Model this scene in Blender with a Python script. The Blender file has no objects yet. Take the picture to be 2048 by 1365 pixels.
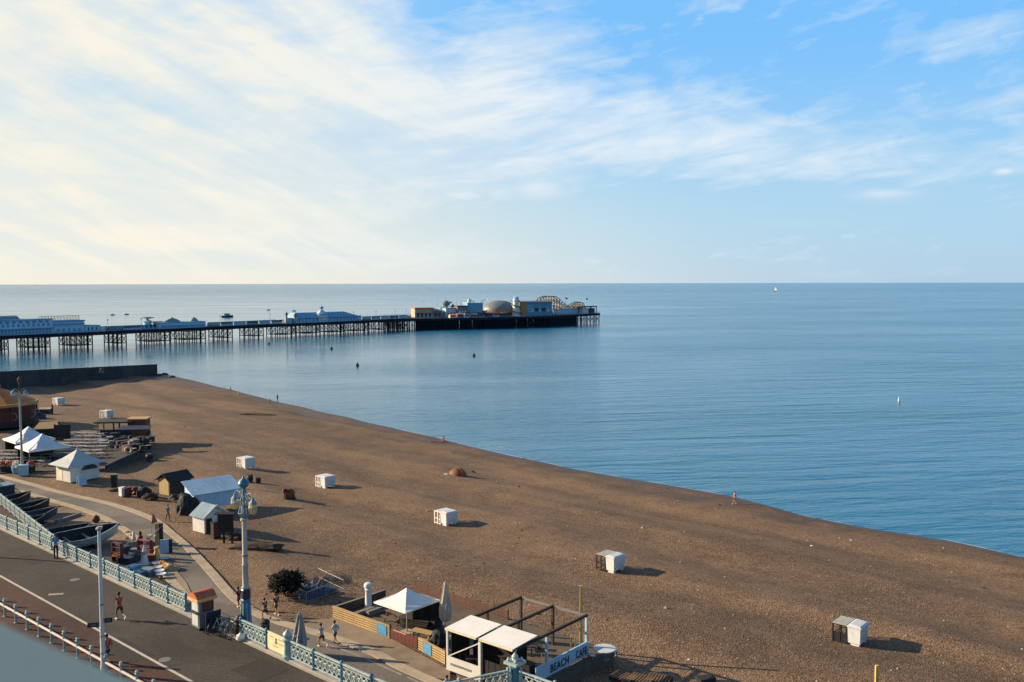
import bpy, bmesh, math, random
from mathutils import Vector, Matrix, noise as mnoise
random.seed(7)
R = math.radians
sc = bpy.context.scene
col = sc.collection

# ------------------------------------------------------------------ camera, sky, sun, exposure
F, CAM_Z, HOR = 1850.0, 31.0, 565.0
PITCH = math.atan((682.5 - HOR) / F)
ROLL = math.atan(4 / 2048)
cam = bpy.data.cameras.new('camera')
cam.sensor_width = 36.0
cam.lens = 36.0 * F / 2048
cam.clip_start, cam.clip_end = 0.1, 60000
cam.dof.use_dof = True
cam.dof.focus_distance = 75
cam.dof.aperture_fstop = 2.0
co = bpy.data.objects.new('camera', cam)
col.objects.link(co)
fw = Vector((0, math.cos(PITCH), -math.sin(PITCH)))
up0 = Vector((0, math.sin(PITCH), math.cos(PITCH)))
rt0 = Vector((1, 0, 0))
rt = rt0 * math.cos(ROLL) - up0 * math.sin(ROLL)
up = up0 * math.cos(ROLL) + rt0 * math.sin(ROLL)
m = Matrix((rt, up, -fw)).transposed().to_4x4()
m.translation = (0, 0, CAM_Z)
co.matrix_world = m
sc.camera = co

SUN_EL, SUN_AZ = 20.5, -78.5          # azimuth clockwise from +Y
sd = Vector((math.sin(R(SUN_AZ)) * math.cos(R(SUN_EL)), math.cos(R(SUN_AZ)) * math.cos(R(SUN_EL)), math.sin(R(SUN_EL))))
sl = bpy.data.lights.new('sun', 'SUN')
sl.energy = 5.0
sl.angle = R(0.5)
sl.color = (1.0, 0.79, 0.54)
so = bpy.data.objects.new('sun', sl)
so.rotation_euler = (-sd).to_track_quat('-Z', 'Y').to_euler()
so.location = (-60, 20, 80)
col.objects.link(so)

sc.view_settings.view_transform = 'Standard'
sc.view_settings.look = 'None'
sc.view_settings.gamma = 1
sc.view_settings.use_curve_mapping = False
sc.view_settings.exposure = 1.05

W = bpy.data.worlds.new('World')
sc.world = W
W.use_nodes = True
wt = W.node_tree
wt.nodes.clear()


class NT:
    """tiny helper to wire math nodes"""
    def __init__(s, t): s.t = t
    def new(s, k, **kw):
        n = s.t.nodes.new(k)
        for a, b in kw.items(): setattr(n, a, b)
        return n
    def put(s, sock, v):
        if isinstance(v, bpy.types.NodeSocket): s.t.links.new(v, sock)
        else: sock.default_value = v
    def m(s, op, a, b=0.0, c=0.0, clamp=False):
        n = s.new('ShaderNodeMath', operation=op, use_clamp=clamp)
        s.put(n.inputs[0], a); s.put(n.inputs[1], b); s.put(n.inputs[2], c)
        return n.outputs[0]
    def step(s, x, lo, hi):
        n = s.new('ShaderNodeMapRange', interpolation_type='SMOOTHSTEP')
        s.put(n.inputs[0], x); s.put(n.inputs[1], lo); s.put(n.inputs[2], hi)
        n.inputs[3].default_value = 0; n.inputs[4].default_value = 1
        return n.outputs[0]
    def rng(s, x, lo, hi, a, b):
        n = s.new('ShaderNodeMapRange')
        s.put(n.inputs[0], x); s.put(n.inputs[1], lo); s.put(n.inputs[2], hi); s.put(n.inputs[3], a); s.put(n.inputs[4], b)
        return n.outputs[0]
    def mix(s, f, a, b, blend='MIX'):
        n = s.new('ShaderNodeMix', data_type='RGBA', blend_type=blend)
        s.put(n.inputs[0], f)
        s.put(n.inputs[6], a if isinstance(a, bpy.types.NodeSocket) else (*a, 1))
        s.put(n.inputs[7], b if isinstance(b, bpy.types.NodeSocket) else (*b, 1))
        return n.outputs[2]
    def xyz(s, x, y, z=0.0):
        n = s.new('ShaderNodeCombineXYZ')
        s.put(n.inputs[0], x); s.put(n.inputs[1], y); s.put(n.inputs[2], z)
        return n.outputs[0]
    def noise(s, v, scale, detail=3, rough=.5, dist=0.0):
        n = s.new('ShaderNodeTexNoise')
        if v is not None: s.put(n.inputs['Vector'], v)
        n.inputs['Scale'].default_value = scale
        n.inputs['Detail'].default_value = detail
        n.inputs['Roughness'].default_value = rough
        n.inputs['Distortion'].default_value = dist
        return n.outputs[0]
    def gauss(s, az, el, a, e, sa, se, tilt=0.0):
        # elliptical patch of cloud centred on a compass bearing and height
        da = s.m('SUBTRACT', az, a); de = s.m('SUBTRACT', el, e)
        c, q = math.cos(tilt), math.sin(tilt)
        u = s.m('ADD', s.m('MULTIPLY', da, c), s.m('MULTIPLY', de, q))
        v = s.m('SUBTRACT', s.m('MULTIPLY', de, c), s.m('MULTIPLY', da, q))
        u = s.m('DIVIDE', u, sa); v = s.m('DIVIDE', v, se)
        r = s.m('ADD', s.m('MULTIPLY', u, u), s.m('MULTIPLY', v, v))
        return s.m('POWER', 2.718, s.m('MULTIPLY', r, -1.0))


def build_world():
    k = NT(wt)
    sky = k.new('ShaderNodeTexSky', sky_type='NISHITA')
    sky.sun_disc = False
    sky.sun_elevation = R(SUN_EL)
    sky.sun_rotation = R(SUN_AZ % 360)
    sky.altitude = 30
    sky.air_density = 1.0
    sky.dust_density = 0.4
    sky.ozone_density = 2.2
    tc = k.new('ShaderNodeTexCoord')
    sep = k.new('ShaderNodeSeparateXYZ')
    wt.links.new(tc.outputs['Generated'], sep.inputs[0])
    x, y, z = sep.outputs
    hl = k.m('SQRT', k.m('ADD', k.m('MULTIPLY', x, x), k.m('MULTIPLY', y, y)))
    s = k.m('DIVIDE', k.m('ADD', k.m('MULTIPLY', x, math.sin(R(SUN_AZ))), k.m('MULTIPLY', y, math.cos(R(SUN_AZ)))), k.m('MAXIMUM', hl, .001))
    az = k.m('ARCTAN2', x, y)
    el = k.m('ARCSINE', z)
    den = k.m('ADD', k.m('MAXIMUM', z, 0.0), 0.16)
    px, py = k.m('DIVIDE', x, den), k.m('DIVIDE', y, den)
    # sheets of cirrus: streaks combed along one wind direction
    w1 = k.noise(k.xyz(px, py), 0.8, 3, .5)
    w2 = k.noise(k.xyz(px, py, 7.0), 2.6, 4, .55)
    qx = k.m('ADD', px, k.m('ADD', k.m('MULTIPLY', k.m('SUBTRACT', w1, .5), 1.5), k.m('MULTIPLY', k.m('SUBTRACT', w2, .5), .55)))
    ca, sa = math.cos(R(38)), math.sin(R(38))
    u = k.m('ADD', k.m('MULTIPLY', qx, ca), k.m('MULTIPLY', py, -sa))
    v = k.m('ADD', k.m('MULTIPLY', qx, sa), k.m('MULTIPLY', py, ca))
    n1 = k.noise(k.xyz(k.m('MULTIPLY', u, 3.4), k.m('MULTIPLY', v, .75)), 1.0, 7, .60, .5)
    n2 = k.noise(k.xyz(k.m('MULTIPLY', u, 1.5), k.m('MULTIPLY', v, 1.2), 4.0), 0.9, 5, .55, .3)
    tl = k.m('MULTIPLY_ADD', az, -.16, el)           # streaks low in the sky lie nearly level, rising to the right
    n3 = k.noise(k.xyz(k.m('MULTIPLY', az, 4.0), k.m('MULTIPLY', tl, 27.0), 2.0), 1.3, 6, .60, .7)
    tl2 = k.m('MULTIPLY_ADD', az, .45, el)           # those toward the sun fall to the right
    n4 = k.noise(k.xyz(k.m('MULTIPLY', az, 3.0), k.m('MULTIPLY', tl2, 17.0), 5.0), 1.3, 5, .58, .6)
    n34 = k.m('ADD', n3, k.m('MULTIPLY', k.m('SUBTRACT', n4, n3), k.step(az, .02, -.25)))
    n5 = k.noise(k.xyz(k.m('MULTIPLY', az, 7.0), k.m('MULTIPLY', tl, 17.0), 9.0), 2.2, 6, .62, 1.0)   # puffs
    n = k.m('ADD', k.m('ADD', k.m('MULTIPLY', n1, .25), k.m('MULTIPLY', n2, .20)), k.m('ADD', k.m('MULTIPLY', n34, .28), k.m('MULTIPLY', n5, .30)))
    n = k.m('MULTIPLY_ADD', k.m('SUBTRACT', n, .5), 2.3, .5)
    L = k.step(s, 0.02, 0.52)
    low = k.step(el, 0.55, 0.30)                    # the sheet thins towards the zenith
    cover = k.m('MULTIPLY_ADD', L, 0.50, -0.22)
    for (a, e, p, q, t, wgt) in (
            (0.13, .150, .27, .050, -.05, .40),      # long pale band over the pier head
            (0.02, .245, .08, .045, .3, .34),        # puff above it
            (0.33, .118, .15, .022, .0, .24),
            (0.23, .285, .20, .020, .20, .42),       # mackerel strip high up
            (0.455, .228, .060, .018, .15, .40),     # small wisps
            (0.45, .238, .07, .008, .18, .20), (0.50, .172, .07, .009, .12, .30),
            (-0.12, .200, .16, .05, -.3, .26), (-.30, .05, .20, .05, 0, .10),
            (-.07, .31, .06, .05, .2, -.40), (-0.085, .245, .035, .05, .5, -.20), (-.30, .30, .10, .012, -.5, -.22), (-.24, .255, .10, .010, -.5, -.20), (0.13, .275, .10, .02, .2, -.2),
            (0.10, .075, .32, .034, .0, -.34), (0.37, .20, .13, .03, .2, -.2), (-.42, .185, .14, .018, -.15, -.24), (-.30, .165, .10, .010, -.1, -.2), (-.13, .155, .12, .010, .1, -.16)):
        cover = k.m('MULTIPLY_ADD', k.gauss(az, el, a, e, p, q, t), wgt, cover)
    mack = k.new('ShaderNodeTexVoronoi', feature='SMOOTH_F1')
    k.put(mack.inputs['Vector'], k.xyz(k.m('MULTIPLY', az, 60.0), k.m('MULTIPLY', k.m('MULTIPLY_ADD', az, -.2, el), 120.0))); mack.inputs['Scale'].default_value = 1.0
    gm = k.gauss(az, el, .21, .272, .11, .016, .18)
    cover = k.m('SUBTRACT', cover, k.m('MULTIPLY', k.m('MULTIPLY', gm, mack.outputs['Distance']), .5))
    a = k.rng(k.m('ADD', n, cover), 0.32, 0.98, 0, 1)
    a = k.m('MINIMUM', k.m('MAXIMUM', a, 0.0), 1.0)
    a = k.m('POWER', a, .85)
    a = k.m('MULTIPLY', k.m('MULTIPLY', a, .94), k.m('MULTIPLY', low, k.step(el, -.01, .03)))
    # flat little clouds low over the sea
    for (ca_, ce, cw, ch, cg) in ((-.053, .094, .020, .0045, 1.0), (.03, .1, .026, .010, .8), (.378, .086, .030, .0055, .85),
                                  (.39, .106, .026, .0045, .85), (.485, .1045, .009, .0035, .9), (.525, .105, .010, .0035, .9),
                                  (-.16, .07, .04, .004, .4), (.30, .06, .04, .004, .2)):
        g = k.gauss(az, k.m('ADD', el, k.m('MULTIPLY', k.m('SUBTRACT', n3, .5), .016)), ca_, ce, cw, ch)
        a = k.m('MAXIMUM', a, k.m('MULTIPLY', g, k.m('MULTIPLY', k.step(n5, .25, .55), cg)))
    warm = k.step(s, .08, .64)
    t1 = k.mix(warm, (0.394, 0.431, 0.458), (0.474, 0.443, 0.376))
    t2 = k.mix(warm, (0.296, 0.369, 0.437), (0.385, 0.409, 0.397))
    shade = k.step(k.m('ADD', k.m('MULTIPLY', n2, .35), k.m('MULTIPLY', n34, .65)), .40, .58)
    cc = k.mix(shade, t2, t1)
    hz = k.m('POWER', 2.718, k.m('MULTIPLY', k.m('MAXIMUM', el, .0), -14.0))
    hcol = k.mix(k.step(s, -.30, .55), (0.222, 0.292, 0.373), (0.453, 0.428, 0.360))
    ha = k.m('MULTIPLY', hz, k.m('MULTIPLY_ADD', warm, .12, .80))
    b1 = k.new('ShaderNodeBackground'); wt.links.new(sky.outputs[0], b1.inputs[0]); b1.inputs[1].default_value = SKY
    b2 = k.new('ShaderNodeBackground'); wt.links.new(cc, b2.inputs[0]); b2.inputs[1].default_value = 1.0
    b3 = k.new('ShaderNodeBackground'); wt.links.new(hcol, b3.inputs[0]); b3.inputs[1].default_value = 1.0
    # thin bright veil that pales the blue of the lower sky, thinning overhead
    vhi = k.mix(k.step(s, .15, .62), (0.094, 0.262, 0.484), (0.224, 0.339, 0.437))
    vlo = k.mix(k.step(s, -.05, .55), (0.203, 0.339, 0.431), (0.363, 0.397, 0.382))
    vcol = k.mix(k.step(el, .03, .26), vlo, vhi)
    va = k.m('MULTIPLY', k.step(el, .48, .27), .93)
    b4 = k.new('ShaderNodeBackground'); wt.links.new(vcol, b4.inputs[0]); b4.inputs[1].default_value = 1.0
    m0 = k.new('ShaderNodeMixShader'); wt.links.new(va, m0.inputs[0]); wt.links.new(b1.outputs[0], m0.inputs[1]); wt.links.new(b4.outputs[0], m0.inputs[2])
    m1 = k.new('ShaderNodeMixShader'); wt.links.new(ha, m1.inputs[0]); wt.links.new(m0.outputs[0], m1.inputs[1]); wt.links.new(b3.outputs[0], m1.inputs[2])
    m2 = k.new('ShaderNodeMixShader'); wt.links.new(a, m2.inputs[0]); wt.links.new(m1.outputs[0], m2.inputs[1]); wt.links.new(b2.outputs[0], m2.inputs[2])
    o = k.new('ShaderNodeOutputWorld'); wt.links.new(m2.outputs[0], o.inputs[0])


SKY = 0.081
build_world()

# ------------------------------------------------------------------ helpers
def at(px, py, z):
    """the point of the horizontal plane at height z seen at that place of the survey photograph"""
    u, v = (px - 1024) / F, (682.5 - py) / F
    d = fw + rt * u + up * v
    t = (z - CAM_Z) / d.z
    return Vector((d.x * t, d.y * t, z))


def at_depth(px, y):
    return Vector(((px - 1024) / F * y, y, 0))


def zof(py, y):
    return CAM_Z - (py - HOR) / F * y


def lerp(tab, x):
    if x <= tab[0][0]:
        (a, b), (c, d) = tab[0], tab[1]
    elif x >= tab[-1][0]:
        (a, b), (c, d) = tab[-2], tab[-1]
    else:
        for (a, b), (c, d) in zip(tab, tab[1:]):
            if a <= x <= c: break
    return b + (d - b) * (x - a) / (c - a)


DD = Vector((0.757, -0.653, 0)).normalized()      # along the promenade
NN = Vector((0.653, 0.757, 0)).normalized()       # towards the sea
RZ = math.atan2(DD.y, DD.x)


def tag(o, label=None, cat=None, group=None, kind=None):
    if label: o['label'] = label
    if cat: o['category'] = cat
    if group: o['group'] = group
    if kind: o['kind'] = kind
    return o


def thing(name, label, cat, loc=(0, 0, 0), rz=0.0, group=None):
    o = bpy.data.objects.new(name, None)
    o.empty_display_size = .3
    o.location = loc
    o.rotation_euler = (0, 0, rz)
    col.objects.link(o)
    return tag(o, label, cat, group)


def link(name, me, parent=None, loc=None, rz=None):
    o = bpy.data.objects.new(name, me)
    if loc is not None: o.location = loc
    if rz is not None: o.rotation_euler = (0, 0, rz)
    if parent is not None: o.parent = parent
    col.objects.link(o)
    return o


def dup(root, loc, rz, label=None, group=None, scale=None):
    r = root.copy(); col.objects.link(r)
    r.location = loc; r.rotation_euler = (0, 0, rz)
    if scale: r.scale = (scale,) * 3
    if label: r['label'] = label
    if group: r['group'] = group
    for ch in list(root.children):
        c = ch.copy(); col.objects.link(c); c.parent = r
        for g in list(ch.children):
            d = g.copy(); col.objects.link(d); d.parent = c
    return r


class MB:
    def __init__(s): s.v, s.f = [], []
    def add(s, vs, fs):
        o = len(s.v)
        s.v += [tuple(p) for p in vs]
        s.f += [tuple(i + o for i in f) for f in fs]
        return s
    def box(s, x0, y0, z0, x1, y1, z1):
        if x0 > x1: x0, x1 = x1, x0
        if y0 > y1: y0, y1 = y1, y0
        if z0 > z1: z0, z1 = z1, z0
        return s.add([(x0, y0, z0), (x1, y0, z0), (x1, y1, z0), (x0, y1, z0), (x0, y0, z1), (x1, y0, z1), (x1, y1, z1), (x0, y1, z1)],
                     [(3, 2, 1, 0), (4, 5, 6, 7), (0, 1, 5, 4), (1, 2, 6, 5), (2, 3, 7, 6), (3, 0, 4, 7)])
    def rbox(s, c, size, rz=0.0, rx=0.0, ry=0.0):
        M = Matrix.Translation(Vector(c)) @ Matrix.Rotation(rz, 4, 'Z') @ Matrix.Rotation(ry, 4, 'Y') @ Matrix.Rotation(rx, 4, 'X')
        a, b, d = size[0] / 2, size[1] / 2, size[2] / 2
        vs = [M @ Vector(p) for p in ((-a, -b, -d), (a, -b, -d), (a, b, -d), (-a, b, -d), (-a, -b, d), (a, -b, d), (a, b, d), (-a, b, d))]
        return s.add(vs, [(3, 2, 1, 0), (4, 5, 6, 7), (0, 1, 5, 4), (1, 2, 6, 5), (2, 3, 7, 6), (3, 0, 4, 7)])
    def bar(s, p0, p1, w, h):
        p0, p1 = Vector(p0), Vector(p1)
        d = (p1 - p0)
        if d.length < 1e-6: return s
        d.normalize()
        a = Vector((0, 0, 1)) if abs(d.z) < .95 else Vector((1, 0, 0))
        x = d.cross(a).normalized() * w / 2
        y = x.cross(d).normalized() * h / 2
        vs = [p + x * i + y * j for p in (p0, p1) for (i, j) in ((-1, -1), (1, -1), (1, 1), (-1, 1))]
        return s.add(vs, [(0, 1, 2, 3), (7, 6, 5, 4), (0, 4, 5, 1), (1, 5, 6, 2), (2, 6, 7, 3), (3, 7, 4, 0)])
    def tube(s, p0, p1, r0, r1=None, n=8):
        r1 = r0 if r1 is None else r1
        p0, p1 = Vector(p0), Vector(p1)
        d = (p1 - p0).normalized()
        a = Vector((0, 0, 1)) if abs(d.z) < .95 else Vector((1, 0, 0))
        x = d.cross(a).normalized(); y = d.cross(x)
        vs, fs = [], []
        for p, r in ((p0, r0), (p1, r1)):
            for i in range(n):
                t = 2 * math.pi * i / n
                vs.append(p + (x * math.cos(t) + y * math.sin(t)) * r)
        for i in range(n):
            j = (i + 1) % n
            fs.append((i, n + i, n + j, j))
        fs += [tuple(range(n)), tuple(range(2 * n - 1, n - 1, -1))]
        return s.add(vs, fs)
    def path(s, pts, r, n=6):
        for a, b in zip(pts, pts[1:]): s.tube(a, b, r, r, n)
        return s
    def lathe(s, prof, n=16, c=(0, 0, 0), ph=0.0, sx=1.0, sy=1.0):
        vs, fs = [], []
        for r, z in prof:
            for i in range(n):
                t = 2 * math.pi * i / n + ph
                vs.append((c[0] + r * math.cos(t) * sx, c[1] + r * math.sin(t) * sy, c[2] + z))
        for k in range(len(prof) - 1):
            for i in range(n):
                j = (i + 1) % n
                fs.append((k * n + i, k * n + j, (k + 1) * n + j, (k + 1) * n + i))
        fs.append(tuple(range(n - 1, -1, -1)))
        fs.append(tuple(range((len(prof) - 1) * n, len(prof) * n)))
        return s.add(vs, fs)
    def prism(s, poly, z0, z1):
        n = len(poly)
        vs = [(p[0], p[1], z0) for p in poly] + [(p[0], p[1], z1) for p in poly]
        fs = [tuple(range(n - 1, -1, -1)), tuple(range(n, 2 * n))]
        fs += [(i, (i + 1) % n, n + (i + 1) % n, n + i) for i in range(n)]
        return s.add(vs, fs)
    def slab(s, quad, t):
        """a thick sheet from any polygon of points, thickness t downwards"""
        n = len(quad)
        vs = [Vector(p) for p in quad] + [Vector(p) - Vector((0, 0, t)) for p in quad]
        fs = [tuple(range(n)), tuple(range(2 * n - 1, n - 1, -1))] + [(i, n + i, n + (i + 1) % n, (i + 1) % n) for i in range(n)]
        return s.add(vs, fs)
    def ring(s, c, r, tr, axis='y', n=20, k=5):
        vs, fs = [], []
        for i in range(n):
            t = 2 * math.pi * i / n
            for j in range(k):
                p = 2 * math.pi * j / k
                q = r + tr * math.cos(p)
                a, b, e = q * math.cos(t), q * math.sin(t), tr * math.sin(p)
                if axis == 'y': vs.append((c[0] + a, c[1] + e, c[2] + b))
                elif axis == 'z': vs.append((c[0] + a, c[1] + b, c[2] + e))
                else: vs.append((c[0] + e, c[1] + a, c[2] + b))
        for i in range(n):
            for j in range(k):
                fs.append((i * k + j, ((i + 1) % n) * k + j, ((i + 1) % n) * k + (j + 1) % k, i * k + (j + 1) % k))
        return s.add(vs, fs)
    def mesh(s, name, mat, smooth=False):
        me = bpy.data.meshes.new(name)
        me.from_pydata(s.v, [], s.f)
        bm = bmesh.new(); bm.from_mesh(me)
        bmesh.ops.recalc_face_normals(bm, faces=bm.faces)
        bm.to_mesh(me); bm.free()
        if mat: me.materials.append(mat)
        if smooth:
            me.polygons.foreach_set('use_smooth', [True] * len(me.polygons))
            try: me.set_sharp_from_angle(angle=R(38))
            except Exception: pass
        return me
    def build(s, name, mat, parent=None, loc=None, rz=None, smooth=False):
        return link(name, s.mesh(name, mat, smooth), parent, loc, rz)


# ------------------------------------------------------------------ materials
MATS = {}


def mat(name, c, rough=.65, var=.18, scale=2.5, bump=0.0, metal=0.0, stretch=(1, 1, 1), spec=.4, tint=None):
    if name in MATS: return MATS[name]
    mt = bpy.data.materials.new(name)
    mt.use_nodes = True
    t = mt.node_tree; k = NT(t)
    b = t.nodes['Principled BSDF']
    tc = k.new('ShaderNodeTexCoord')
    mp = k.new('ShaderNodeMapping'); mp.inputs['Scale'].default_value = stretch
    t.links.new(tc.outputs['Object'], mp.inputs[0])
    n = k.noise(mp.outputs[0], scale, 6, .6)
    n2 = k.noise(mp.outputs[0], scale * .22, 3, .5)
    f = k.m('ADD', k.m('MULTIPLY', n, .6), k.m('MULTIPLY', n2, .4))
    c = tuple(x * .86 for x in c)
    lo = tuple(x * (1 - var) for x in c)
    hi = tuple(min(1, x * (1 + var)) for x in c) if tint is None else tint
    t.links.new(k.mix(k.step(f, .3, .7), lo, hi), b.inputs['Base Color'])
    b.inputs['Roughness'].default_value = rough
    b.inputs['Metallic'].default_value = metal
    b.inputs['Specular IOR Level'].default_value = spec
    if bump:
        bp = k.new('ShaderNodeBump'); bp.inputs['Strength'].default_value = bump; bp.inputs['Distance'].default_value = .03
        t.links.new(n, bp.inputs['Height']); t.links.new(bp.outputs[0], b.inputs['Normal'])
    MATS[name] = mt
    return mt


M = dict(
    white=mat('white_paint', (.62, .62, .60), .55, .08, 1.5),
    cream=mat('cream_paint', (.72, .66, .52), .6, .1, 1.5),
    plastic=mat('white_plastic', (.62, .65, .66), .42, .10, 2.0),
    aqua=mat('aqua_paint', (.20, .34, .36), .5, .25, 3, tint=(.30, .43, .44)),
    aquad=mat('deep_aqua_paint', (.045, .17, .27), .45, .25, 3),
    aquar=mat('pale_aqua_paint', (.34, .43, .42), .5, .25, 2),
    pole=mat('pale_pole_paint', (.52, .56, .58), .5, .15, 1.2, stretch=(1, 1, .3)),
    polec=mat('cream_pole_paint', (.36, .37, .34), .5, .2, 1.2, stretch=(1, 1, .3)),
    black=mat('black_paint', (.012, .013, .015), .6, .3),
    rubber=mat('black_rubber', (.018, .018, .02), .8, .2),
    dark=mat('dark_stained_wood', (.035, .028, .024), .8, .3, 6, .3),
    brown=mat('brown_timber', (.14, .085, .05), .8, .3, 5, .3, stretch=(.4, 4, 4)),
    tan=mat('tan_timber', (.42, .29, .14), .75, .22, 4, .3, stretch=(.5, 4, 4)),
    greywood=mat('weathered_timber', (.20, .185, .165), .85, .35, 4, .3, stretch=(.4, 4, 4)),
    palewood=mat('silvered_timber', (.29, .285, .275), .8, .3, 4, .2),
    maroon=mat('maroon_timber', (.11, .024, .022), .7, .3, 4, .2),
    blueboard=mat('blue_board', (.06, .27, .50), .5, .2, 2),
    bluewall=mat('pale_blue_board', (.36, .55, .68), .55, .12, 2),
    blueroof=mat('pale_blue_roof', (.40, .57, .70), .5, .15, 1.5),
    canvas=mat('white_canvas', (.78, .78, .74), .8, .07, 1.0),
    tentc=mat('tent_canvas', (.60, .66, .70), .8, .08, 1.0),
    canvasg=mat('grey_canvas', (.36, .36, .34), .85, .15, 2.5),
    canvasb=mat('beige_canvas', (.52, .46, .36), .85, .15, 2.5),
    steel=mat('galvanised_steel', (.20, .22, .24), .6, .25, 3, metal=.15),
    concrete=mat('concrete', (.33, .31, .28), .9, .22, 1.0, .25),
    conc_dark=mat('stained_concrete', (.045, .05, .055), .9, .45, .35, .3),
    kerb=mat('pale_kerb_concrete', (.36, .295, .21), .9, .22, 1.2, .2),
    orange=mat('orange_paint', (.62, .20, .04), .55, .2, 2),
    orangec=mat('orange_canvas', (.56, .17, .04), .75, .25, 1),
    red=mat('red_paint', (.36, .04, .03), .5, .25, 2),
    navy=mat('navy_paint', (.018, .03, .06), .45, .35, 2),
    navyt=mat('blue_tarpaulin', (.016, .028, .055), .5, .4, 2, .3),
    yellowp=mat('yellow_timber', (.58, .40, .13), .7, .2, 3),
    rust=mat('rusty_brown', (.16, .06, .03), .8, .4, 3),
    teal=mat('slate_blue_roof', (.15, .24, .31), .7, .25, 1.0),
    pierwhite=mat('pier_white_blue_shade', (.36, .57, .72), .6, .12, .4),  # white walls, with the blue of their shade tinted into the colour
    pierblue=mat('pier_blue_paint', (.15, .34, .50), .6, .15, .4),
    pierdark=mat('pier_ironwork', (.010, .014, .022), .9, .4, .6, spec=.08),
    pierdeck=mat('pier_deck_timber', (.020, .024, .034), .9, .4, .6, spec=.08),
    glass=mat('dark_window_glass', (.02, .035, .05), .12, .2, 1, spec=.6),
    dome=mat('grey_dome_sheet', (.17, .19, .20), .5, .2, .25),
    coast=mat('rust_lattice', (.34, .25, .18), .8, .3, .8),
    skin=mat('skin', (.42, .24, .17), .6, .1),
    skind=mat('dark_tanned_skin', (.26, .13, .085), .6, .1),
    hair=mat('dark_hair', (.02, .014, .01), .7, .3),
    shirtb=mat('pale_blue_cloth', (.42, .62, .78), .85, .1, 6),
    shirtr=mat('red_orange_cloth', (.42, .075, .03), .85, .15, 6),
    shirtd=mat('dark_red_cloth', (.10, .02, .02), .85, .15, 6),
    navyc=mat('dark_navy_cloth', (.02, .024, .034), .85, .15, 6),
    jacket=mat('blue_jacket_cloth', (.05, .20, .36), .85, .15, 6),
    trainer=mat('white_trainer', (.6, .58, .54), .6, .1),
    lamp=mat('lantern_glass', (.62, .48, .26), .35, .1, 3),
    boatw=mat('boat_white_paint', (.34, .41, .45), .45, .2, 1.5),
    boatb=mat('boat_slate_paint', (.035, .065, .10), .5, .35, 1.5),
    boatk=mat('boat_black_paint', (.018, .02, .024), .55, .4, 1.5),
    boatn=mat('boat_brown_paint', (.045, .032, .028), .6, .4, 1.5),
    weed=mat('dry_weed', (.045, .028, .018), .95, .5, 3, .5),
    hotel=mat('hotel_render', (.92, .84, .60), .8, .1, 1.0, .1),
    bag=mat('white_bag', (.78, .76, .70), .5, .05),
    lineg=mat('worn_white_line', (.50, .45, .37), .75, .2, 3),
    linef=mat('faded_line', (.26, .24, .21), .8, .25, 3),
    floorb=mat('brown_decking', (.105, .080, .055), .85, .3, 3, .3),
    grey=mat('mid_grey_paint', (.16, .17, .18), .6, .2, 2),
    foam=mat('foam', (.46, .48, .48), .6, .15, 1),
)
# ------------------------------------------------------------------ the setting
ZU, ZL = 9.0, 5.0                                   # upper promenade, lower promenade

EPX = [(30, 958), (130, 985), (230, 1008), (310, 1036), (348, 1064), (388, 1098), (430, 1142), (470, 1187), (505, 1214), (540, 1233), (600, 1252), (680, 1275), (760, 1305), (870, 1358)]
E = [tuple(at(x, y, ZL).xy) for x, y in EPX]
E = [(-260, 300), (-150, 186), (-95, 143)] + E + [(12, 44), (60, 2), (160, -85)]
WPX = [(330, 749), (420, 770), (555, 804), (690, 835), (870, 876), (1000, 908), (1130, 935), (1270, 961), (1450, 991), (1600, 1030), (1760, 1062), (1900, 1086), (2048, 1117)]
WL = [tuple(at(x, y, 0).xy) for x, y in WPX]
WL = [(-300, 560), (-200, 420)] + WL + [(75, 84), (110, 48), (200, -40)]
yE = lambda x: lerp(E, x)
yW = lambda x: lerp(WL, x)
GR = [at(315, 749, 0.2), at(0, 787, 2.6)]           # foot of the concrete groyne


def groyne_x(y):
    (a, b) = GR
    return a.x + (b.x - a.x) * (y - a.y) / (b.y - a.y)


def beach_z(x, y):
    a, b = yE(x), yW(x)
    t = (y - a) / max(b - a, 1)
    if t < 0: return 4.9 - .02
    if t <= 1:
        z = 4.9 * (1 - t ** 1.25)
        e = min(1, t / .08) * min(1, (1 - t) / .10)
        z += e * (.22 * math.sin(t * 31 + mnoise.noise((x * .03, y * .03, 0)) * 3) + .28 * mnoise.noise((x * .06, y * .06, 3)) + .10 * mnoise.noise((x * .22, y * .22, 5)))
        dw = (b - y) * .75
        if dw < 6: z += .45 * (dw / 6) * (1 - dw / 6) * 2.2
        z += .14 * mnoise.noise((x * .07, y * .07, 9)) * max(0, 1 - dw / 8)
    else:
        z = -(y - b) * .09 + .14 * mnoise.noise((x * .07, y * .07, 9))
    if y > 225 and x < groyne_x(y) - .8: z = min(z, -2.5)
    return z


def on_beach(px, py):
    z = 4.0
    for i in range(30):
        p = at(px, py, z)
        z += (beach_z(p.x, p.y) - z) * .5
    p = at(px, py, z); p.z = beach_z(p.x, p.y)
    return p


def structure(name, mb, m, smooth=False):
    return tag(mb.build(name, m, smooth=smooth), kind='structure')


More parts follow.
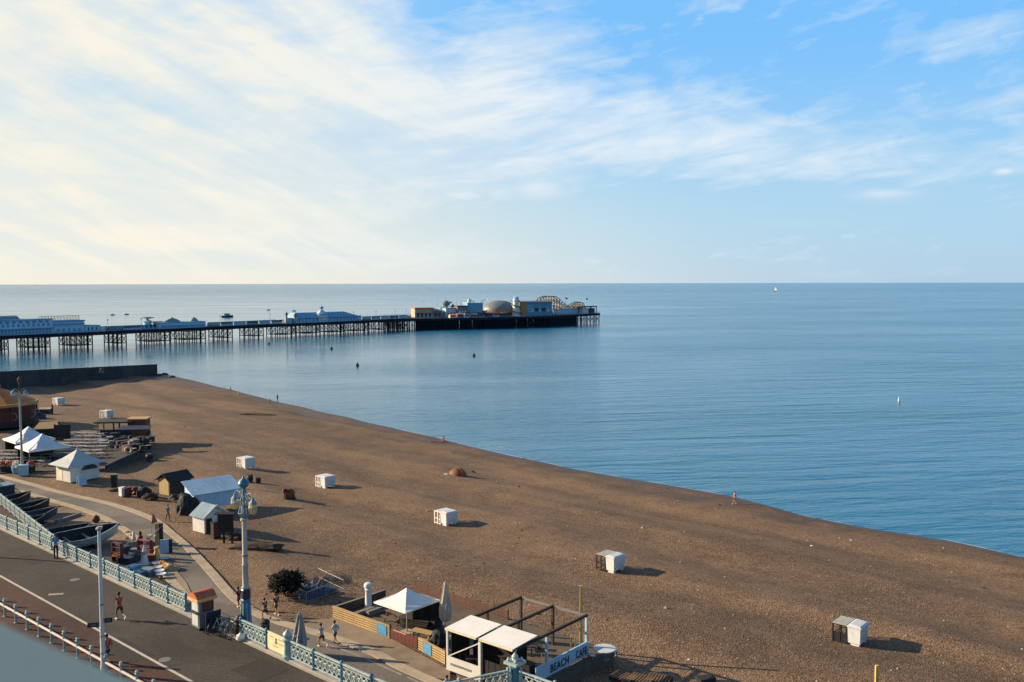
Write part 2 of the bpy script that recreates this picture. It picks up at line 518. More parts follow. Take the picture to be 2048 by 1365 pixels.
def beach():
    k = 0
    xs, ys = [], []
    x = -175.0
    while x < 150: xs.append(x); x += 1.0
    y = 8.0
    while y < 345: ys.append(y); y += .8 if y < 130 else 1.3
    mb = MB()
    idx = {}
    for j, y in enumerate(ys):
        for i, x in enumerate(xs):
            if y < yE(x) - 3 or y > yW(x) + 14: continue
            idx[i, j] = len(mb.v); mb.v.append((x, y, beach_z(x, y)))
    for (i, j) in idx:
        q = [(i, j), (i + 1, j), (i + 1, j + 1), (i, j + 1)]
        if all(c in idx for c in q): mb.f.append(tuple(idx[c] for c in q))
    mt = bpy.data.materials.new('shingle'); mt.use_nodes = True
    t = mt.node_tree; k = NT(t); b = t.nodes['Principled BSDF']
    tc = k.new('ShaderNodeTexCoord'); g = tc.outputs['Object']
    sep = k.new('ShaderNodeSeparateXYZ'); t.links.new(g, sep.inputs[0])
    x, y, z = sep.outputs
    u = k.m('ADD', k.m('MULTIPLY', x, .73), k.m('MULTIPLY', y, -.68)); v = k.m('ADD', k.m('MULTIPLY', x, .68), k.m('MULTIPLY', y, .73))
    big = k.noise(k.xyz(k.m('MULTIPLY', u, .016), k.m('MULTIPLY', v, .13)), 1.0, 5, .6, .4)
    mid = k.noise(g, .22, 5, .65, .3)
    vor = k.new('ShaderNodeTexVoronoi'); k.put(vor.inputs['Vector'], g); vor.inputs['Scale'].default_value = 7.0
    peb = vor.outputs['Color']
    ps = k.new('ShaderNodeSeparateColor'); t.links.new(peb, ps.inputs[0])
    fine = k.noise(g, 3.2, 6, .7)
    f1 = k.m('ADD', k.m('MULTIPLY', ps.outputs[0], .35), k.m('MULTIPLY', fine, .65))
    c0 = k.mix(k.step(f1, .30, .68), (.094, .058, .034), (.196, .131, .081))
    c1 = k.mix(k.step(k.m('ADD', k.m('MULTIPLY', big, .6), k.m('MULTIPLY', mid, .4)), .36, .64), (.69, .69, .71), (1.24, 1.22, 1.18))
    c = k.mix(1.0, c0, c1, 'MULTIPLY')
    c = k.mix(k.m('MULTIPLY', k.step(ps.outputs[1], .95, 1.0), .4), c, (.36, .31, .24))
    edge = k.m('ADD', z, k.m('MULTIPLY', k.m('SUBTRACT', mid, .5), .5))
    wet = k.step(edge, .62, .22)
    c = k.mix(k.m('MULTIPLY', wet, .72), c, (.040, .027, .018))
    t.links.new(c, b.inputs['Base Color'])
    t.links.new(k.rng(wet, 0, 1, .92, .45), b.inputs['Roughness'])
    b.inputs['Specular IOR Level'].default_value = .25
    bp = k.new('ShaderNodeBump'); bp.inputs['Strength'].default_value = .9; bp.inputs['Distance'].default_value = .10
    t.links.new(k.m('ADD', k.m('MULTIPLY', fine, .6), k.m('ADD', k.m('MULTIPLY', vor.outputs['Distance'], .6), k.m('MULTIPLY', mid, 1.2))), bp.inputs['Height'])
    t.links.new(bp.outputs[0], b.inputs['Normal'])
    structure('beach', mb, mt, True)


def sea():
    mb = MB()
    rs = [0, 200, 900, 4000, 26000]
    n = 72
    mb.v.append((0, 0, 0))
    for r in rs[1:]:
        for i in range(n): mb.v.append((r * math.cos(2 * math.pi * i / n), r * math.sin(2 * math.pi * i / n), 0))
    for i in range(n): mb.f.append((0, 1 + i, 1 + (i + 1) % n))
    for q in range(len(rs) - 2):
        for i in range(n):
            j = (i + 1) % n
            mb.f.append((1 + q * n + i, 1 + (q + 1) * n + i, 1 + (q + 1) * n + j, 1 + q * n + j))
    mt = bpy.data.materials.new('sea_water'); mt.use_nodes = True
    t = mt.node_tree; k = NT(t); b = t.nodes['Principled BSDF']
    tc = k.new('ShaderNodeTexCoord'); g = tc.outputs['Object']
    sep = k.new('ShaderNodeSeparateXYZ'); t.links.new(g, sep.inputs[0])
    x, y, z = sep.outputs
    ca, sa = math.cos(R(9)), math.sin(R(9))
    u = k.m('ADD', k.m('MULTIPLY', x, ca), k.m('MULTIPLY', y, sa)); v = k.m('SUBTRACT', k.m('MULTIPLY', y, ca), k.m('MULTIPLY', x, sa))
    sw = k.noise(k.xyz(k.m('MULTIPLY', u, .030), k.m('MULTIPLY', v, .15)), 1.0, 3, .5, .3)
    wv = k.noise(k.xyz(k.m('MULTIPLY', u, .16), k.m('MULTIPLY', v, .50)), 1.0, 4, .6, .2)
    rp = k.noise(k.xyz(k.m('MULTIPLY', u, .9), k.m('MULTIPLY', v, 2.2)), 1.0, 3, .6, .2)
    pat = k.noise(k.xyz(k.m('MULTIPLY', u, .0045), k.m('MULTIPLY', v, .014)), 1.0, 4, .55, .6)
    h = k.m('ADD', k.m('MULTIPLY', sw, 1.2), k.m('ADD', k.m('MULTIPLY', wv, .48), k.m('MULTIPLY', rp, .09)))
    bp = k.new('ShaderNodeBump'); bp.inputs['Strength'].default_value = 1.0
    lee = k.m('MAXIMUM', k.step(k.m('ADD', x, k.m('MULTIPLY', k.m('SUBTRACT', pat, .5), 300.0)), -150, 260), k.m('MULTIPLY', k.step(y, 520, 3500), 1.5))   # sheltered near the pier, ruffled beyond
    t.links.new(k.m('MULTIPLY', k.rng(pat, .3, .7, .6, 1.25), k.m('MULTIPLY_ADD', lee, 1.2, .13)), bp.inputs['Distance'])
    t.links.new(h, bp.inputs['Height']); t.links.new(bp.outputs[0], b.inputs['Normal'])
    b.inputs['Base Color'].default_value = (.012, .122, .222, 1)
    b.inputs['Roughness'].default_value = .16
    b.inputs['IOR'].default_value = 1.333
    t.links.new(k.m('ADD', k.rng(pat, .3, .7, .06, .11), k.m('MULTIPLY_ADD', lee, .015, .075)), b.inputs['Roughness'])
    structure('sea', mb, mt)


def foam_line():
    """the thin lace of white water along the shingle"""
    rnd = random.Random(3)
    mb = MB()
    x = -110.0
    while x < 66:
        ln = rnd.uniform(1.2, 5.5)
        if rnd.random() < (.45 if x < 0 else .72):
            pts = []
            w = rnd.uniform(.08, .30)
            n = 6
            top, bot = [], []
            for i in range(n + 1):
                xx = x + ln * i / n
                yb = yW(xx)
                for q in range(12):                  # find the real meeting of sea and shingle
                    zz = beach_z(xx, yb)
                    yb += zz * 4
                ww = w * math.sin(math.pi * (i + .3) / (n + .6)) * rnd.uniform(.6, 1.3)
                o = .15 + .25 * mnoise.noise((xx * .3, 1, 1))
                bot.append((xx, yb + o, .022)); top.append((xx + .1, yb + o + ww, .022))
            o = len(mb.v)
            mb.v += bot + top
            for i in range(n): mb.f.append((o + i, o + i + 1, o + n + 2 + i, o + n + 1 + i))
        x += ln * rnd.uniform(.6, 1.4)
    tag(mb.build('foam', M['foam']), kind='stuff')


# upper edge line of the promenade (foot of the railing), a straight line
UA, UB = at(0, 1052, ZU), at(689, 1367, ZU)
UD = (UB - UA).normalized()
UN = Vector((-UD.y, UD.x, 0))
if UN.y < 0: UN = -UN
URZ = math.atan2(UD.y, UD.x)


def U(s, o=0.0, z=ZU):
    """a place s metres along the promenade edge from where it enters the picture, o metres seaward"""
    p = UA + UD * s + UN * o
    return Vector((p.x, p.y, z))


def strip(name, pts, w, z, m, t=.1, side=1):
    """a flat strip following a line, laid to one side of it"""
    mb = MB()
    L, Rr = [], []
    for i, p in enumerate(pts):
        a = Vector(pts[max(i - 1, 0)][:2]); c = Vector(pts[min(i + 1, len(pts) - 1)][:2])
        d = (c - a).normalized(); n = Vector((-d.y, d.x)) * side
        L.append((p[0], p[1], z)); Rr.append((p[0] + n.x * w, p[1] + n.y * w, z))
    n = len(pts)
    mb.v = L + Rr + [(a, b, c - t) for a, b, c in L + Rr]
    for i in range(n - 1):
        mb.f += [(i, i + 1, n + i + 1, n + i), (2 * n + i, 2 * n + i + 1, i + 1, i), (n + i, n + i + 1, 3 * n + i + 1, 3 * n + i)]
    mb.f += [(0, n, 3 * n, 2 * n), (n - 1, 3 * n - 1, 4 * n - 1, 2 * n - 1)]
    return structure(name, mb, m)


def smooth_line(pts, n=5):
    P = [Vector(p).to_3d() if len(p) == 2 else Vector(p) for p in pts]
    out = []
    for i in range(len(P) - 1):
        p0, p1, p2, p3 = P[max(i - 1, 0)], P[i], P[i + 1], P[min(i + 2, len(P) - 1)]
        for q in range(n):
            t = q / n
            out.append(.5 * ((2 * p1) + (p2 - p0) * t + (2 * p0 - 5 * p1 + 4 * p2 - p3) * t * t + (3 * p1 - p0 - 3 * p2 + p3) * t ** 3))
    out.append(P[-1])
    return out


def ground_mat(name, lo, hi, scale, extra=None, patch=.35, rough=.9):
    mt = bpy.data.materials.new(name); mt.use_nodes = True
    t = mt.node_tree; k = NT(t); b = t.nodes['Principled BSDF']
    g = k.new('ShaderNodeTexCoord').outputs['Object']
    fine = k.noise(g, scale, 7, .72)
    big = k.noise(g, .16, 5, .6, .6)
    lo, hi = tuple(x * .86 for x in lo), tuple(x * .86 for x in hi)
    c = k.mix(k.step(fine, .32, .68), lo, hi)
    c = k.mix(1.0, c, k.mix(k.step(big, .34, .66), (1 - patch,) * 3, (1 + patch * .6,) * 3), 'MULTIPLY')
    if extra:                                        # pale trodden stains and dark spills
        st = k.noise(g, .55, 4, .7, 1.2)
        c = k.mix(k.m('MULTIPLY', k.step(st, .62, .72), .5), c, extra)
    t.links.new(c, b.inputs['Base Color'])
    b.inputs['Roughness'].default_value = rough
    b.inputs['Specular IOR Level'].default_value = .25
    bp = k.new('ShaderNodeBump'); bp.inputs['Strength'].default_value = .4; bp.inputs['Distance'].default_value = .04
    t.links.new(fine, bp.inputs['Height']); t.links.new(bp.outputs[0], b.inputs['Normal'])
    return mt


IPX = [(-60, 962), (10, 976), (60, 986), (110, 1001), (160, 1015), (205, 1031), (245, 1051), (278, 1075), (305, 1104), (335, 1140), (362, 1172), (392, 1206)]
G_UP = ground_mat('upper_asphalt', (.038, .033, .028), (.068, .060, .051), 5, (.09, .08, .068), .32)
G_LOW = ground_mat('lower_asphalt', (.130, .114, .097), (.198, .176, .150), 5, (.21, .18, .145), .28)
G_CYC = ground_mat('red_brown_tarmac', (.050, .024, .018), (.088, .045, .034), 5, (.13, .085, .065), .3)
G_YARD = ground_mat('trodden_shingle', (.15, .11, .072), (.28, .205, .135), 3, (.11, .085, .065), .3)


def grounds():
    # trodden yard between the wall and the path
    mb = MB()
    Es = smooth_line(E[2:-1], 5)
    poly = [(p.x, p.y) for p in Es]
    back = [tuple(U(s, .02).xy) for s in (110, -60)]
    structure('yard_ground', MB().add([(x, y, ZL - .012) for x, y in poly + back], [tuple(range(len(poly) + 2))]), G_YARD)
    I = [at(x, y, ZL) for x, y in IPX]
    Is = smooth_line(I, 5)
    # tarred path, widening into the lower promenade
    right = [p for p in poly]
    inn = [(p.x, p.y) for p in Is]
    a = U(32, .03).xy; b = U(110, .03).xy
    seq = [q for q in poly if q[0] > -90] + [(b.x, b.y), (a.x, a.y)] + inn[::-1]
    structure('lower_path', MB().add([(x, y, ZL) for x, y in seq], [tuple(range(len(seq)))]), G_LOW)
    strip('path_kerb', [(p.x, p.y) for p in Es], .80, ZL + .07, M['kerb'], .12, -1)
    strip('path_kerb', inn, .75, ZL + .07, M['kerb'], .12, -1)
    # pale paving between the road and the terrace fence, and the sandy slip at the end of the yard
    pv = [at(x, y, ZL) for x, y in ((566, 1243), (600, 1243), (640, 1240), (668, 1236), (785, 1280), (900, 1342), (900, 1362), (870, 1358), (760, 1308), (680, 1276), (600, 1256))]
    structure('pavement', MB().slab([(p.x, p.y, ZL + .06) for p in pv], .3), mat('sandy_paving', (.22, .168, .115), .9, .25, 1.0, .2))
    pv = [at(x, y, ZL) for x, y in ((333, 1124), (346, 1134), (372, 1165), (392, 1208), (362, 1196), (345, 1160))]
    structure('slipway', MB().slab([(p.x, p.y, ZL + .05) for p in pv], .3), mat('sandy_concrete', (.25, .195, .135), .9, .25, 1.2, .2))
    # faded dashes down the lower road
    for (p, q) in (((642, 1284), (722, 1314)), ((733, 1318), (803, 1350)), ((815, 1355), (880, 1385))):
        a, b = at(*p, ZL), at(*q, ZL)
        n = (b - a).normalized().cross(Vector((0, 0, 1))) * .09
        structure('road_marking', MB().add([(*(a + n).xy, ZL + .004), (*(b + n).xy, ZL + .004), (*(b - n).xy, ZL + .004), (*(a - n).xy, ZL + .004)], [(0, 1, 2, 3)]), M['linef'])
    # upper promenade
    quad = lambda s0, s1, o0, o1, z: MB().add([U(s0, o0, z), U(s1, o0, z), U(s1, o1, z), U(s0, o1, z)], [(0, 1, 2, 3)])
    structure('ground', quad(-400, 400, -420, 0.0, ZU - .02), G_UP)
    structure('promenade', quad(-160, 130, -13, -.30, ZU), G_UP)
    strip('promenade_kerb', [tuple(U(s, 0.02).xy) for s in (-160, 130)], .34, ZU + .10, M['concrete'], .4, -1)
    wl = (at(0, 1150, ZU), at(378, 1365, ZU))
    o0 = (wl[0] - UA).dot(UN); o1 = (wl[1] - UA).dot(UN)
    ow = (o0 + o1) / 2
    globals()['OWL'] = ow
    structure('cycle_lane', quad(-160, 130, ow - 4.2, ow - .06, ZU + .004), G_CYC)
    structure('road_marking', quad(-160, 130, ow - .08, ow + .10, ZU + .008), M['lineg'])
    # manhole-like pale scuff plates on the promenade
    structure('pavement_plate', MB().rbox((*at(112, 1189, ZU).xy, ZU + .004), (1.0, .35, .012), URZ + .9), M['kerb'])


def sea_wall():
    w = MB()
    a, b = U(-160, 0), U(130, 0)
    n = UN * .5
    w.add([(*(a - n).xy, ZL - .6), (*(b - n).xy, ZL - .6), (*b.xy, ZL - .6), (*a.xy, ZL - .6), (*(a - n).xy, ZU + .02), (*(b - n).xy, ZU + .02), (*b.xy, ZU + .02), (*a.xy, ZU + .02)],
          [(3, 2, 1, 0), (4, 5, 6, 7), (0, 1, 5, 4), (1, 2, 6, 5), (2, 3, 7, 6), (3, 0, 4, 7)])
    o = w.build('retaining_wall', M['concrete'])
    tag(o, 'long concrete retaining wall below the aqua railing, carrying the upper promenade', 'wall')


# ------------------------------------------------------------------ aqua railings
PANEL = {}


def panel_mesh(L, key):
    if key in PANEL: return PANEL[key]
    mb = MB()
    mb.bar((0, 0, 1.06), (L, 0, 1.06), .11, .08)
    mb.bar((0, 0, .14), (L, 0, .14), .06, .06)
    mb.bar((0, 0, .88), (L, 0, .88), .04, .04)
    n = max(2, round(L / .42)); w = L / n
    for i in range(n):
        x0, x1 = i * w, (i + 1) * w
        mb.bar((x0, 0, .16), (x1, 0, .86), .035, .05)
        mb.bar((x1, 0, .16), (x0, 0, .86), .035, .05)
        mb.ring(((x0 + x1) / 2, 0, .51), .15, .024, 'y', 10, 3)
        mb.bar(((x0 + x1) / 2, 0, .88), ((x0 + x1) / 2, 0, 1.04), .03, .03)
        mb.bar((x1, 0, .16), (x1, 0, .88), .03, .03)
    PANEL[key] = mb.mesh('panel', M['aquar'])
    return PANEL[key]


POST = {}


def post_mesh(m, h=1.2, r=.085):
    k = (m.name, h, r)
    if k not in POST:
        POST[k] = MB().lathe([(r * 1.6, 0), (r * 1.6, .12), (r, .18), (r, h - .22), (r * 1.5, h - .18), (r * 1.5, h - .12), (r * .8, h - .08), (r * 1.2, h - .02), (r * .5, h + .05)], 8).mesh('post', m, True)
    return POST[k]


def railing(name, label, pts, spacing, post_m, skip=()):
    t = thing(name, label, 'railing', pts[0])
    n = 0
    for a, b in zip(pts, pts[1:]):
        a, b = Vector(a), Vector(b)
        k = max(1, round((b - a).length / spacing)); L = (b - a).length / k
        d = (b - a).normalized(); rz = math.atan2(d.y, d.x)
        for i in range(k):
            p = a + d * L * i - Vector(pts[0])
            link('post', post_mesh(post_m), t, p, rz)
            if n not in skip:
                me = panel_mesh(L, round(L, 2))
                o = link('panel', me, t, p, None)
                o.rotation_euler = (0, -math.asin(d.z), rz)
            n += 1
    link('post', post_mesh(post_m), t, Vector(pts[-1]) - Vector(pts[0]), 0)
    return t


def railings():
    z = ZU + .10
    s_lamp = (at(493, 1268, ZU) - UA).dot(UD)
    s_k0 = (at(383, 1226, ZU) - UA).dot(UD)
    s_b0 = (at(533, 1300, ZU) - UA).dot(UD); s_b1 = (at(577, 1318, ZU) - UA).dot(UD)
    P = lambda s, o=-.17: tuple(U(s, o, z))
    railing('promenade_railing', 'long aqua railing along the promenade edge, ending at the ticket booth', [P(-38.4), P(s_k0 - .3)], 2.4, M['aquad'])
    railing('promenade_railing', 'short aqua railing with three posts between the blue lamp base and the cream banner', [P(s_lamp + .35), P(s_b0)], 2.3, M['aquad'])
    railing('promenade_railing', 'aqua railing running on from the cream banner past the stout post', [P(s_b1), P((at(1030, 1378, ZU) - UA).dot(UD) - 2.4)], 2.4, M['aquad'])
    # banner panel between two posts
    t = thing('railing_banner', 'cream printed banner stretched between two aqua railing posts', 'banner', P(s_b0 + .12), URZ)
    L = s_b1 - s_b0 - .24
    mb = MB(); mb.box(0, -.02, .05, L, .02, 1.12)
    mb.build('banner_sheet', mat('cream_banner', (.72, .60, .38), .7, .08, 1.0), t)
    e = MB(); e.rbox((L * .48, -.03, .66), (.10, .014, .30)); e.rbox((L * .48, -.03, .58), (.22, .014, .06)); e.ring((L * .48, -.03, .80), .06, .02, 'y', 10, 3)
    e.build('emblem', M['brown'], t)
    e = MB()
    rn = random.Random(5)
    for zz, a, b in ((.86, .12, .36), (.86, .60, .80), (.60, .62, .92), (.36, .30, .62)):
        x = a
        while x < b - .04:
            w = rn.uniform(.02, .06); e.rbox((L * (x + w / 2), -.03, zz), (L * w, .012, .045)); x += w + .02
    e.build('print', mat('faint_print', (.34, .24, .13), .7), t)
    # the stout newel post of the railing
    t = thing('newel_post', 'stout round-topped aqua newel post at the end of the cream banner', 'post', U(s_b1 + .02, -.17, z))
    MB().lathe([(.30, 0), (.30, .14), (.22, .2), (.20, .95), (.30, 1.02), (.30, 1.12), (.2, 1.18), (.2, 1.24)], 10).build('shaft', M['aqua'], t, smooth=True)
    MB().lathe([(.10, 1.2), (.23, 1.28), (.26, 1.40), (.2, 1.52), (.08, 1.60), (.03, 1.7)], 10).build('cap', M['aquar'], t, smooth=True)
    # ramp going down at the left with its own railing
    r0 = at(112, 1098, ZU); a1 = at(0, 1006, ZU - 1.0); d = (a1 - r0)
    a2 = r0 + d * 2.6
    a2.z = ZU - 2.6
    mb = MB()
    inner0, inner1 = U((r0 - UA).dot(UD), .03), U((a2 - UA).dot(UD), .03)
    mb.slab([(r0.x, r0.y, ZU - .03), (inner0.x, inner0.y, ZU - .03), (inner1.x, inner1.y, a2.z), (a2.x, a2.y, a2.z)], 3.2)
    structure('ramp', mb, G_CYC)
    railing('ramp_railing', 'pale aqua railing sloping down the ramp behind the promenade railing', [tuple(r0 + Vector((0, 0, .02)) + UN * -.12), tuple(a2 + UN * -.12)], 2.4, M['aqua'])
    # bastion with a lantern pier in the corner
    c = at(1030, 1378, ZU)
    sc0 = (c - UA).dot(UD)
    b0 = U(sc0 - 2.3, 0); e_far = c + UD * 17; b1 = U(sc0 + 17, 0)
    mb = MB(); mb.prism([(b0.x, b0.y), (b1.x, b1.y), (e_far.x + UN.x * .5, e_far.y + UN.y * .5), (c.x + UN.x * .5, c.y + UN.y * .5)], ZL - .5, ZU + .03)
    o = mb.build('bastion', M['concrete']); tag(o, 'concrete bastion of the promenade wall under the ornate corner pillar', 'wall')
    e0 = Vector(b0); e1 = Vector(e_far)
    e0.z = e1.z = c.z = ZU + .03
    dd = (e0 - c).normalized(); ee = (e1 - c).normalized()
    railing('bastion_railing', 'aqua scrollwork railing running to the ornate corner pillar from the cafe side', [tuple(c + dd * .42), tuple(e0)], 2.3, M['aqua'])
    railing('bastion_railing', 'aqua railing with pale coping leaving the ornate pillar towards the sign board', [tuple(c + ee * .42), tuple(e1)], 2.3, M['aqua'])
    t = thing('corner_pillar', 'ornate aqua corner pillar with projecting cap in front of the cafe roof', 'pillar', c, RZ)
    MB().lathe([(.42, 0), (.42, .18), (.32, .26), (.28, 1.30), (.36, 1.38)], 8, ph=R(22.5)).build('shaft', M['aquad'], t)
    s = MB()
    for q in range(4):
        a = q * math.pi / 2
        s.bar((.3 * math.cos(a), .3 * math.sin(a), .35), (.38 * math.cos(a), .38 * math.sin(a), 1.2), .09, .07)
        s.lathe([(.05, 0), (.10, .1), (.05, .2)], 6, (.36 * math.cos(a), .36 * math.sin(a), .7))
    s.build('bracket', M['aquar'], t)
    MB().box(-.44, -.44, 1.38, .44, .44, 1.52).build('cap', M['aquar'], t)
    cr = MB().lathe([(.20, 1.52), (.24, 1.6), (.16, 1.7), (.20, 1.78), (.10, 1.9), (.02, 1.98)], 8)
    for q in range(4):
        a = q * math.pi / 2 + .78
        cr.lathe([(.05, 1.52), (.11, 1.6), (.05, 1.72)], 6, (.36 * math.cos(a), .36 * math.sin(a), 0))
    cr.build('finial', M['aquar'], t, smooth=True)


def bollards():
    """pale green barrier posts with one rail along the cycle lane"""
    px = [(10, 1234), (33, 1248), (57, 1260), (82, 1276), (104, 1292), (129, 1308), (153, 1320), (184, 1338), (213, 1352), (243, 1368)]
    p0 = at(*px[0], ZU); p1 = at(*px[-1], ZU)
    d = (p1 - p0) / 9
    t = thing('road_barrier', 'pale green row of capped posts with one rail edging the red cycle lane', 'barrier', p0 - d * 3)
    pm = MB().lathe([(.13, 0), (.13, .05), (.085, .08), (.075, .98), (.12, 1.0), (.13, 1.08), (.05, 1.14)], 8).mesh('post', mat('sage_paint', (.23, .32, .31), .5, .2, 3), True)
    cm = MB().lathe([(.06, 1.14), (.10, 1.16), (.10, 1.21), (.03, 1.26)], 8).mesh('cap', M['aquar'], True)
    for i in range(18):
        p = link('post', pm, t, d * i)
        link('cap', cm, p)
    MB().tube((0, 0, .72), tuple(d * 17 + Vector((0, 0, .72))), .075, None, 8).build('rail', mat('pink_grey_rail', (.46, .40, .37), .5, .15, 2), t)


def groyne():
    a, b = GR
    d = (b - a).normalized(); n = Vector((d.y, -d.x, 0))
    if n.x > 0: n = -n
    ya = a.y
    zt0 = zof(730, a.y); zt1 = zof(745, b.y)
    b2 = b + d * 60
    mb = MB()
    top = [(a.x, a.y, zt0), (b.x, b.y, zt1), (b2.x, b2.y, zt1 + .6)]
    w = n * 2.4
    for (p, q) in zip(top, top[1:]):
        P, Q = Vector(p), Vector(q)
        vs = [P, Q, Q + w, P + w]
        lo = [Vector((v.x, v.y, -3)) for v in vs]
        mb.add(lo + vs, [(3, 2, 1, 0), (4, 5, 6, 7), (0, 1, 5, 4), (1, 2, 6, 5), (2, 3, 7, 6), (3, 0, 4, 7)])
    t = thing('groyne', 'dark stained concrete groyne ending in the sea at the far end of the beach', 'groyne', (0, 0, 0))
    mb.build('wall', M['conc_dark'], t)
    c = MB()
    for (p, q) in zip(top, top[1:]):
        P, Q = Vector(p) - w * .04, Vector(q) - w * .04
        c.add([P + Vector((0, 0, .03)), Q + Vector((0, 0, .03)), Q + w * .2 + Vector((0, 0, .03)), P + w * .2 + Vector((0, 0, .03)), P + Vector((0, 0, .4)), Q + Vector((0, 0, .4)), Q + w * .2 + Vector((0, 0, .4)), P + w * .2 + Vector((0, 0, .4))],
              [(3, 2, 1, 0), (4, 5, 6, 7), (0, 1, 5, 4), (1, 2, 6, 5), (2, 3, 7, 6), (3, 0, 4, 7)])
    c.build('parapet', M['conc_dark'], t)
    for (px, py, lb) in ((318, 752, 'dark wet boulder touching the end of the groyne'), (330, 750, 'dark wet boulder between its two neighbours off the groyne end'), (344, 755, 'dark wet boulder out along the shore, last of those by the groyne')):
        p = on_beach(px, py)
        bm = bmesh.new(); bmesh.ops.create_icosphere(bm, subdivisions=2, radius=1.0)
        for v in bm.verts:
            v.co *= 1 + .35 * mnoise.noise(v.co * 1.7 + Vector((px, 0, 0)))
            v.co.x *= 1.2; v.co.z *= .7
        me = bpy.data.meshes.new('rock'); bm.to_mesh(me); bm.free(); me.materials.append(M['conc_dark'])
        o = link('rock', me, None, p)
        tag(o, lb, 'rock', 'boulders at the groyne end')


def stray_stones():
    """loose cobbles, weed scraps and driftwood bits over the shingle"""
    rn = random.Random(21)
    mb, wd = MB(), MB()
    for i in range(900):
        x, f = rn.uniform(-90, 58), rn.uniform(.03, .97)
        y = yE(x) + (yW(x) - yE(x)) * f
        if y > 225 and x < groyne_x(y) + 2: continue
        z = beach_z(x, y); s = rn.uniform(.06, .17) * (1 + (i % 23 == 0))
        q = wd if rn.random() < .4 or abs(f - .9) < .02 else mb
        a = rn.uniform(0, 3)
        pts = [(x + s * math.cos(a + k * 1.26) * rn.uniform(.7, 1.2), y + s * math.sin(a + k * 1.26) * rn.uniform(.7, 1.2), z - .03) for k in range(5)] + [(x, y, z + s * .7)]
        q.add(pts, [(k, (k + 1) % 5, 5) for k in range(5)])
    tag(mb.build('pebbles', mat('pale_cobble', (.32, .27, .20), .9, .3, 2)), kind='stuff')
    tag(wd.build('weed_scraps', M['weed']), kind='stuff')


def road_details():
    """iron covers, a tarmac repair and a drain along the promenade"""
    for i, (px, py) in enumerate(((330, 1320), (150, 1160))):
        p = at(px, py, ZU)
        t = structure('manhole_cover', MB().lathe([(.36, 0), (.36, .012)], 16).lathe([(.28, .012), (.28, .018)], 16), M['grey'])
        t.location = p
    for (px, py, w, l, a) in ((250, 1300, 1.6, 4.2, .02), (60, 1120, 1.2, 3.0, .0), (520, 1340, 2.2, 2.6, .03)):
        p = at(px, py, ZU + .004)
        t = structure('tarmac_patch', MB().rbox((0, 0, 0), (l, w, .006), 0), ground_mat('patch_tarmac', (.028, .025, .022), (.052, .047, .042), 6, None, .25))
        t.location = p; t.rotation_euler = (0, 0, URZ + a)


def hotel():
    """the building the view is taken from: wall behind the camera and its parapet coping"""
    e0, e1 = at(0, 1247, CAM_Z - .62), at(262, 1364, CAM_Z - .62)
    d = (e1 - e0).normalized(); n = Vector((-d.y, d.x, 0))
    if n.y < 0: n = -n
    rz = math.atan2(d.y, d.x)
    t = thing('hotel', 'pale grey rendered seafront hotel with a smooth balcony parapet seen from above', 'building', (e0.x, e0.y, ZU), rz)
    H = CAM_Z - ZU
    MB().box(-9, -.55, H - 1.5, 9, 0.0, H - .62).build('parapet', M['hotel'], t)
    MB().box(-9, -3.6, H - 1.9, 9, -.02, H - 1.5).build('balcony_floor', M['hotel'], t)
    MB().box(-9, -14, 0, 9, -3.6, H + 3.5).build('wall', M['hotel'], t)
    w = MB(); w.box(-9.2, -14.2, H + 3.5, 9.2, -3.4, H + 4.0); w.build('roof', M['hotel'], t)
    for i in range(3):
        MB().box(-7 + i * 5, -3.64, H - 1.4, -5 + i * 5, -3.54, H + 1.2).build('window', M['glass'], t)
# ------------------------------------------------------------------ people
def skin_mesh(verts, edges, radii, root, m, sub=1):
    me = bpy.data.meshes.new('body')
    me.from_pydata(verts, edges, [])
    o = bpy.data.objects.new('tmp', me)
    col.objects.link(o)
    o.modifiers.new('s', 'SKIN')
    lay = me.skin_vertices[0].data
    for i, r in enumerate(radii):
        lay[i].radius = (r, r) if not isinstance(r, tuple) else r
        lay[i].use_root = (i == root)
    sm = o.modifiers.new('u', 'SUBSURF'); sm.levels = sub; sm.render_levels = sub
    dg = bpy.context.evaluated_depsgraph_get()
    dg.update()
    out = bpy.data.meshes.new_from_object(o.evaluated_get(dg))
    bpy.data.objects.remove(o)
    out.materials.clear(); out.materials.append(m)
    out.polygons.foreach_set('use_smooth', [True] * len(out.polygons))
    return out


def limb(p, a1, l1, a2, l2, x=0):
    """two segments hanging from p, swung forward by angles a (radians) in the fore-aft plane"""
    q = p + Vector((x * .4, math.sin(a1) * l1, -math.cos(a1) * l1))
    r = q + Vector((x * .3, math.sin(a2) * l2, -math.cos(a2) * l2))
    return q, r


POSES = dict(
    run=dict(lean=.16, legs=((.75, -.25), (-.35, -1.35)), arms=((-.75, .85), (.55, 2.05))),
    run2=dict(lean=.12, legs=((-.30, -1.1), (.62, -.05)), arms=((.5, 2.0), (-.8, .7))),
    walk=dict(lean=.04, legs=((.35, .2), (-.30, -.5)), arms=((-.3, -.1), (.3, .6))),
    stand=dict(lean=.02, legs=((.06, .0), (-.06, -.1)), arms=((.1, .3), (.05, .2))),
    lean=dict(lean=.35, legs=((-.12, -.16), (-.2, -.24)), arms=((.7, 1.2), (.6, 1.1))),
    sit=dict(lean=.15, legs=((1.45, .1), (1.4, .0)), arms=((.6, 1.1), (.6, 1.2))),
)


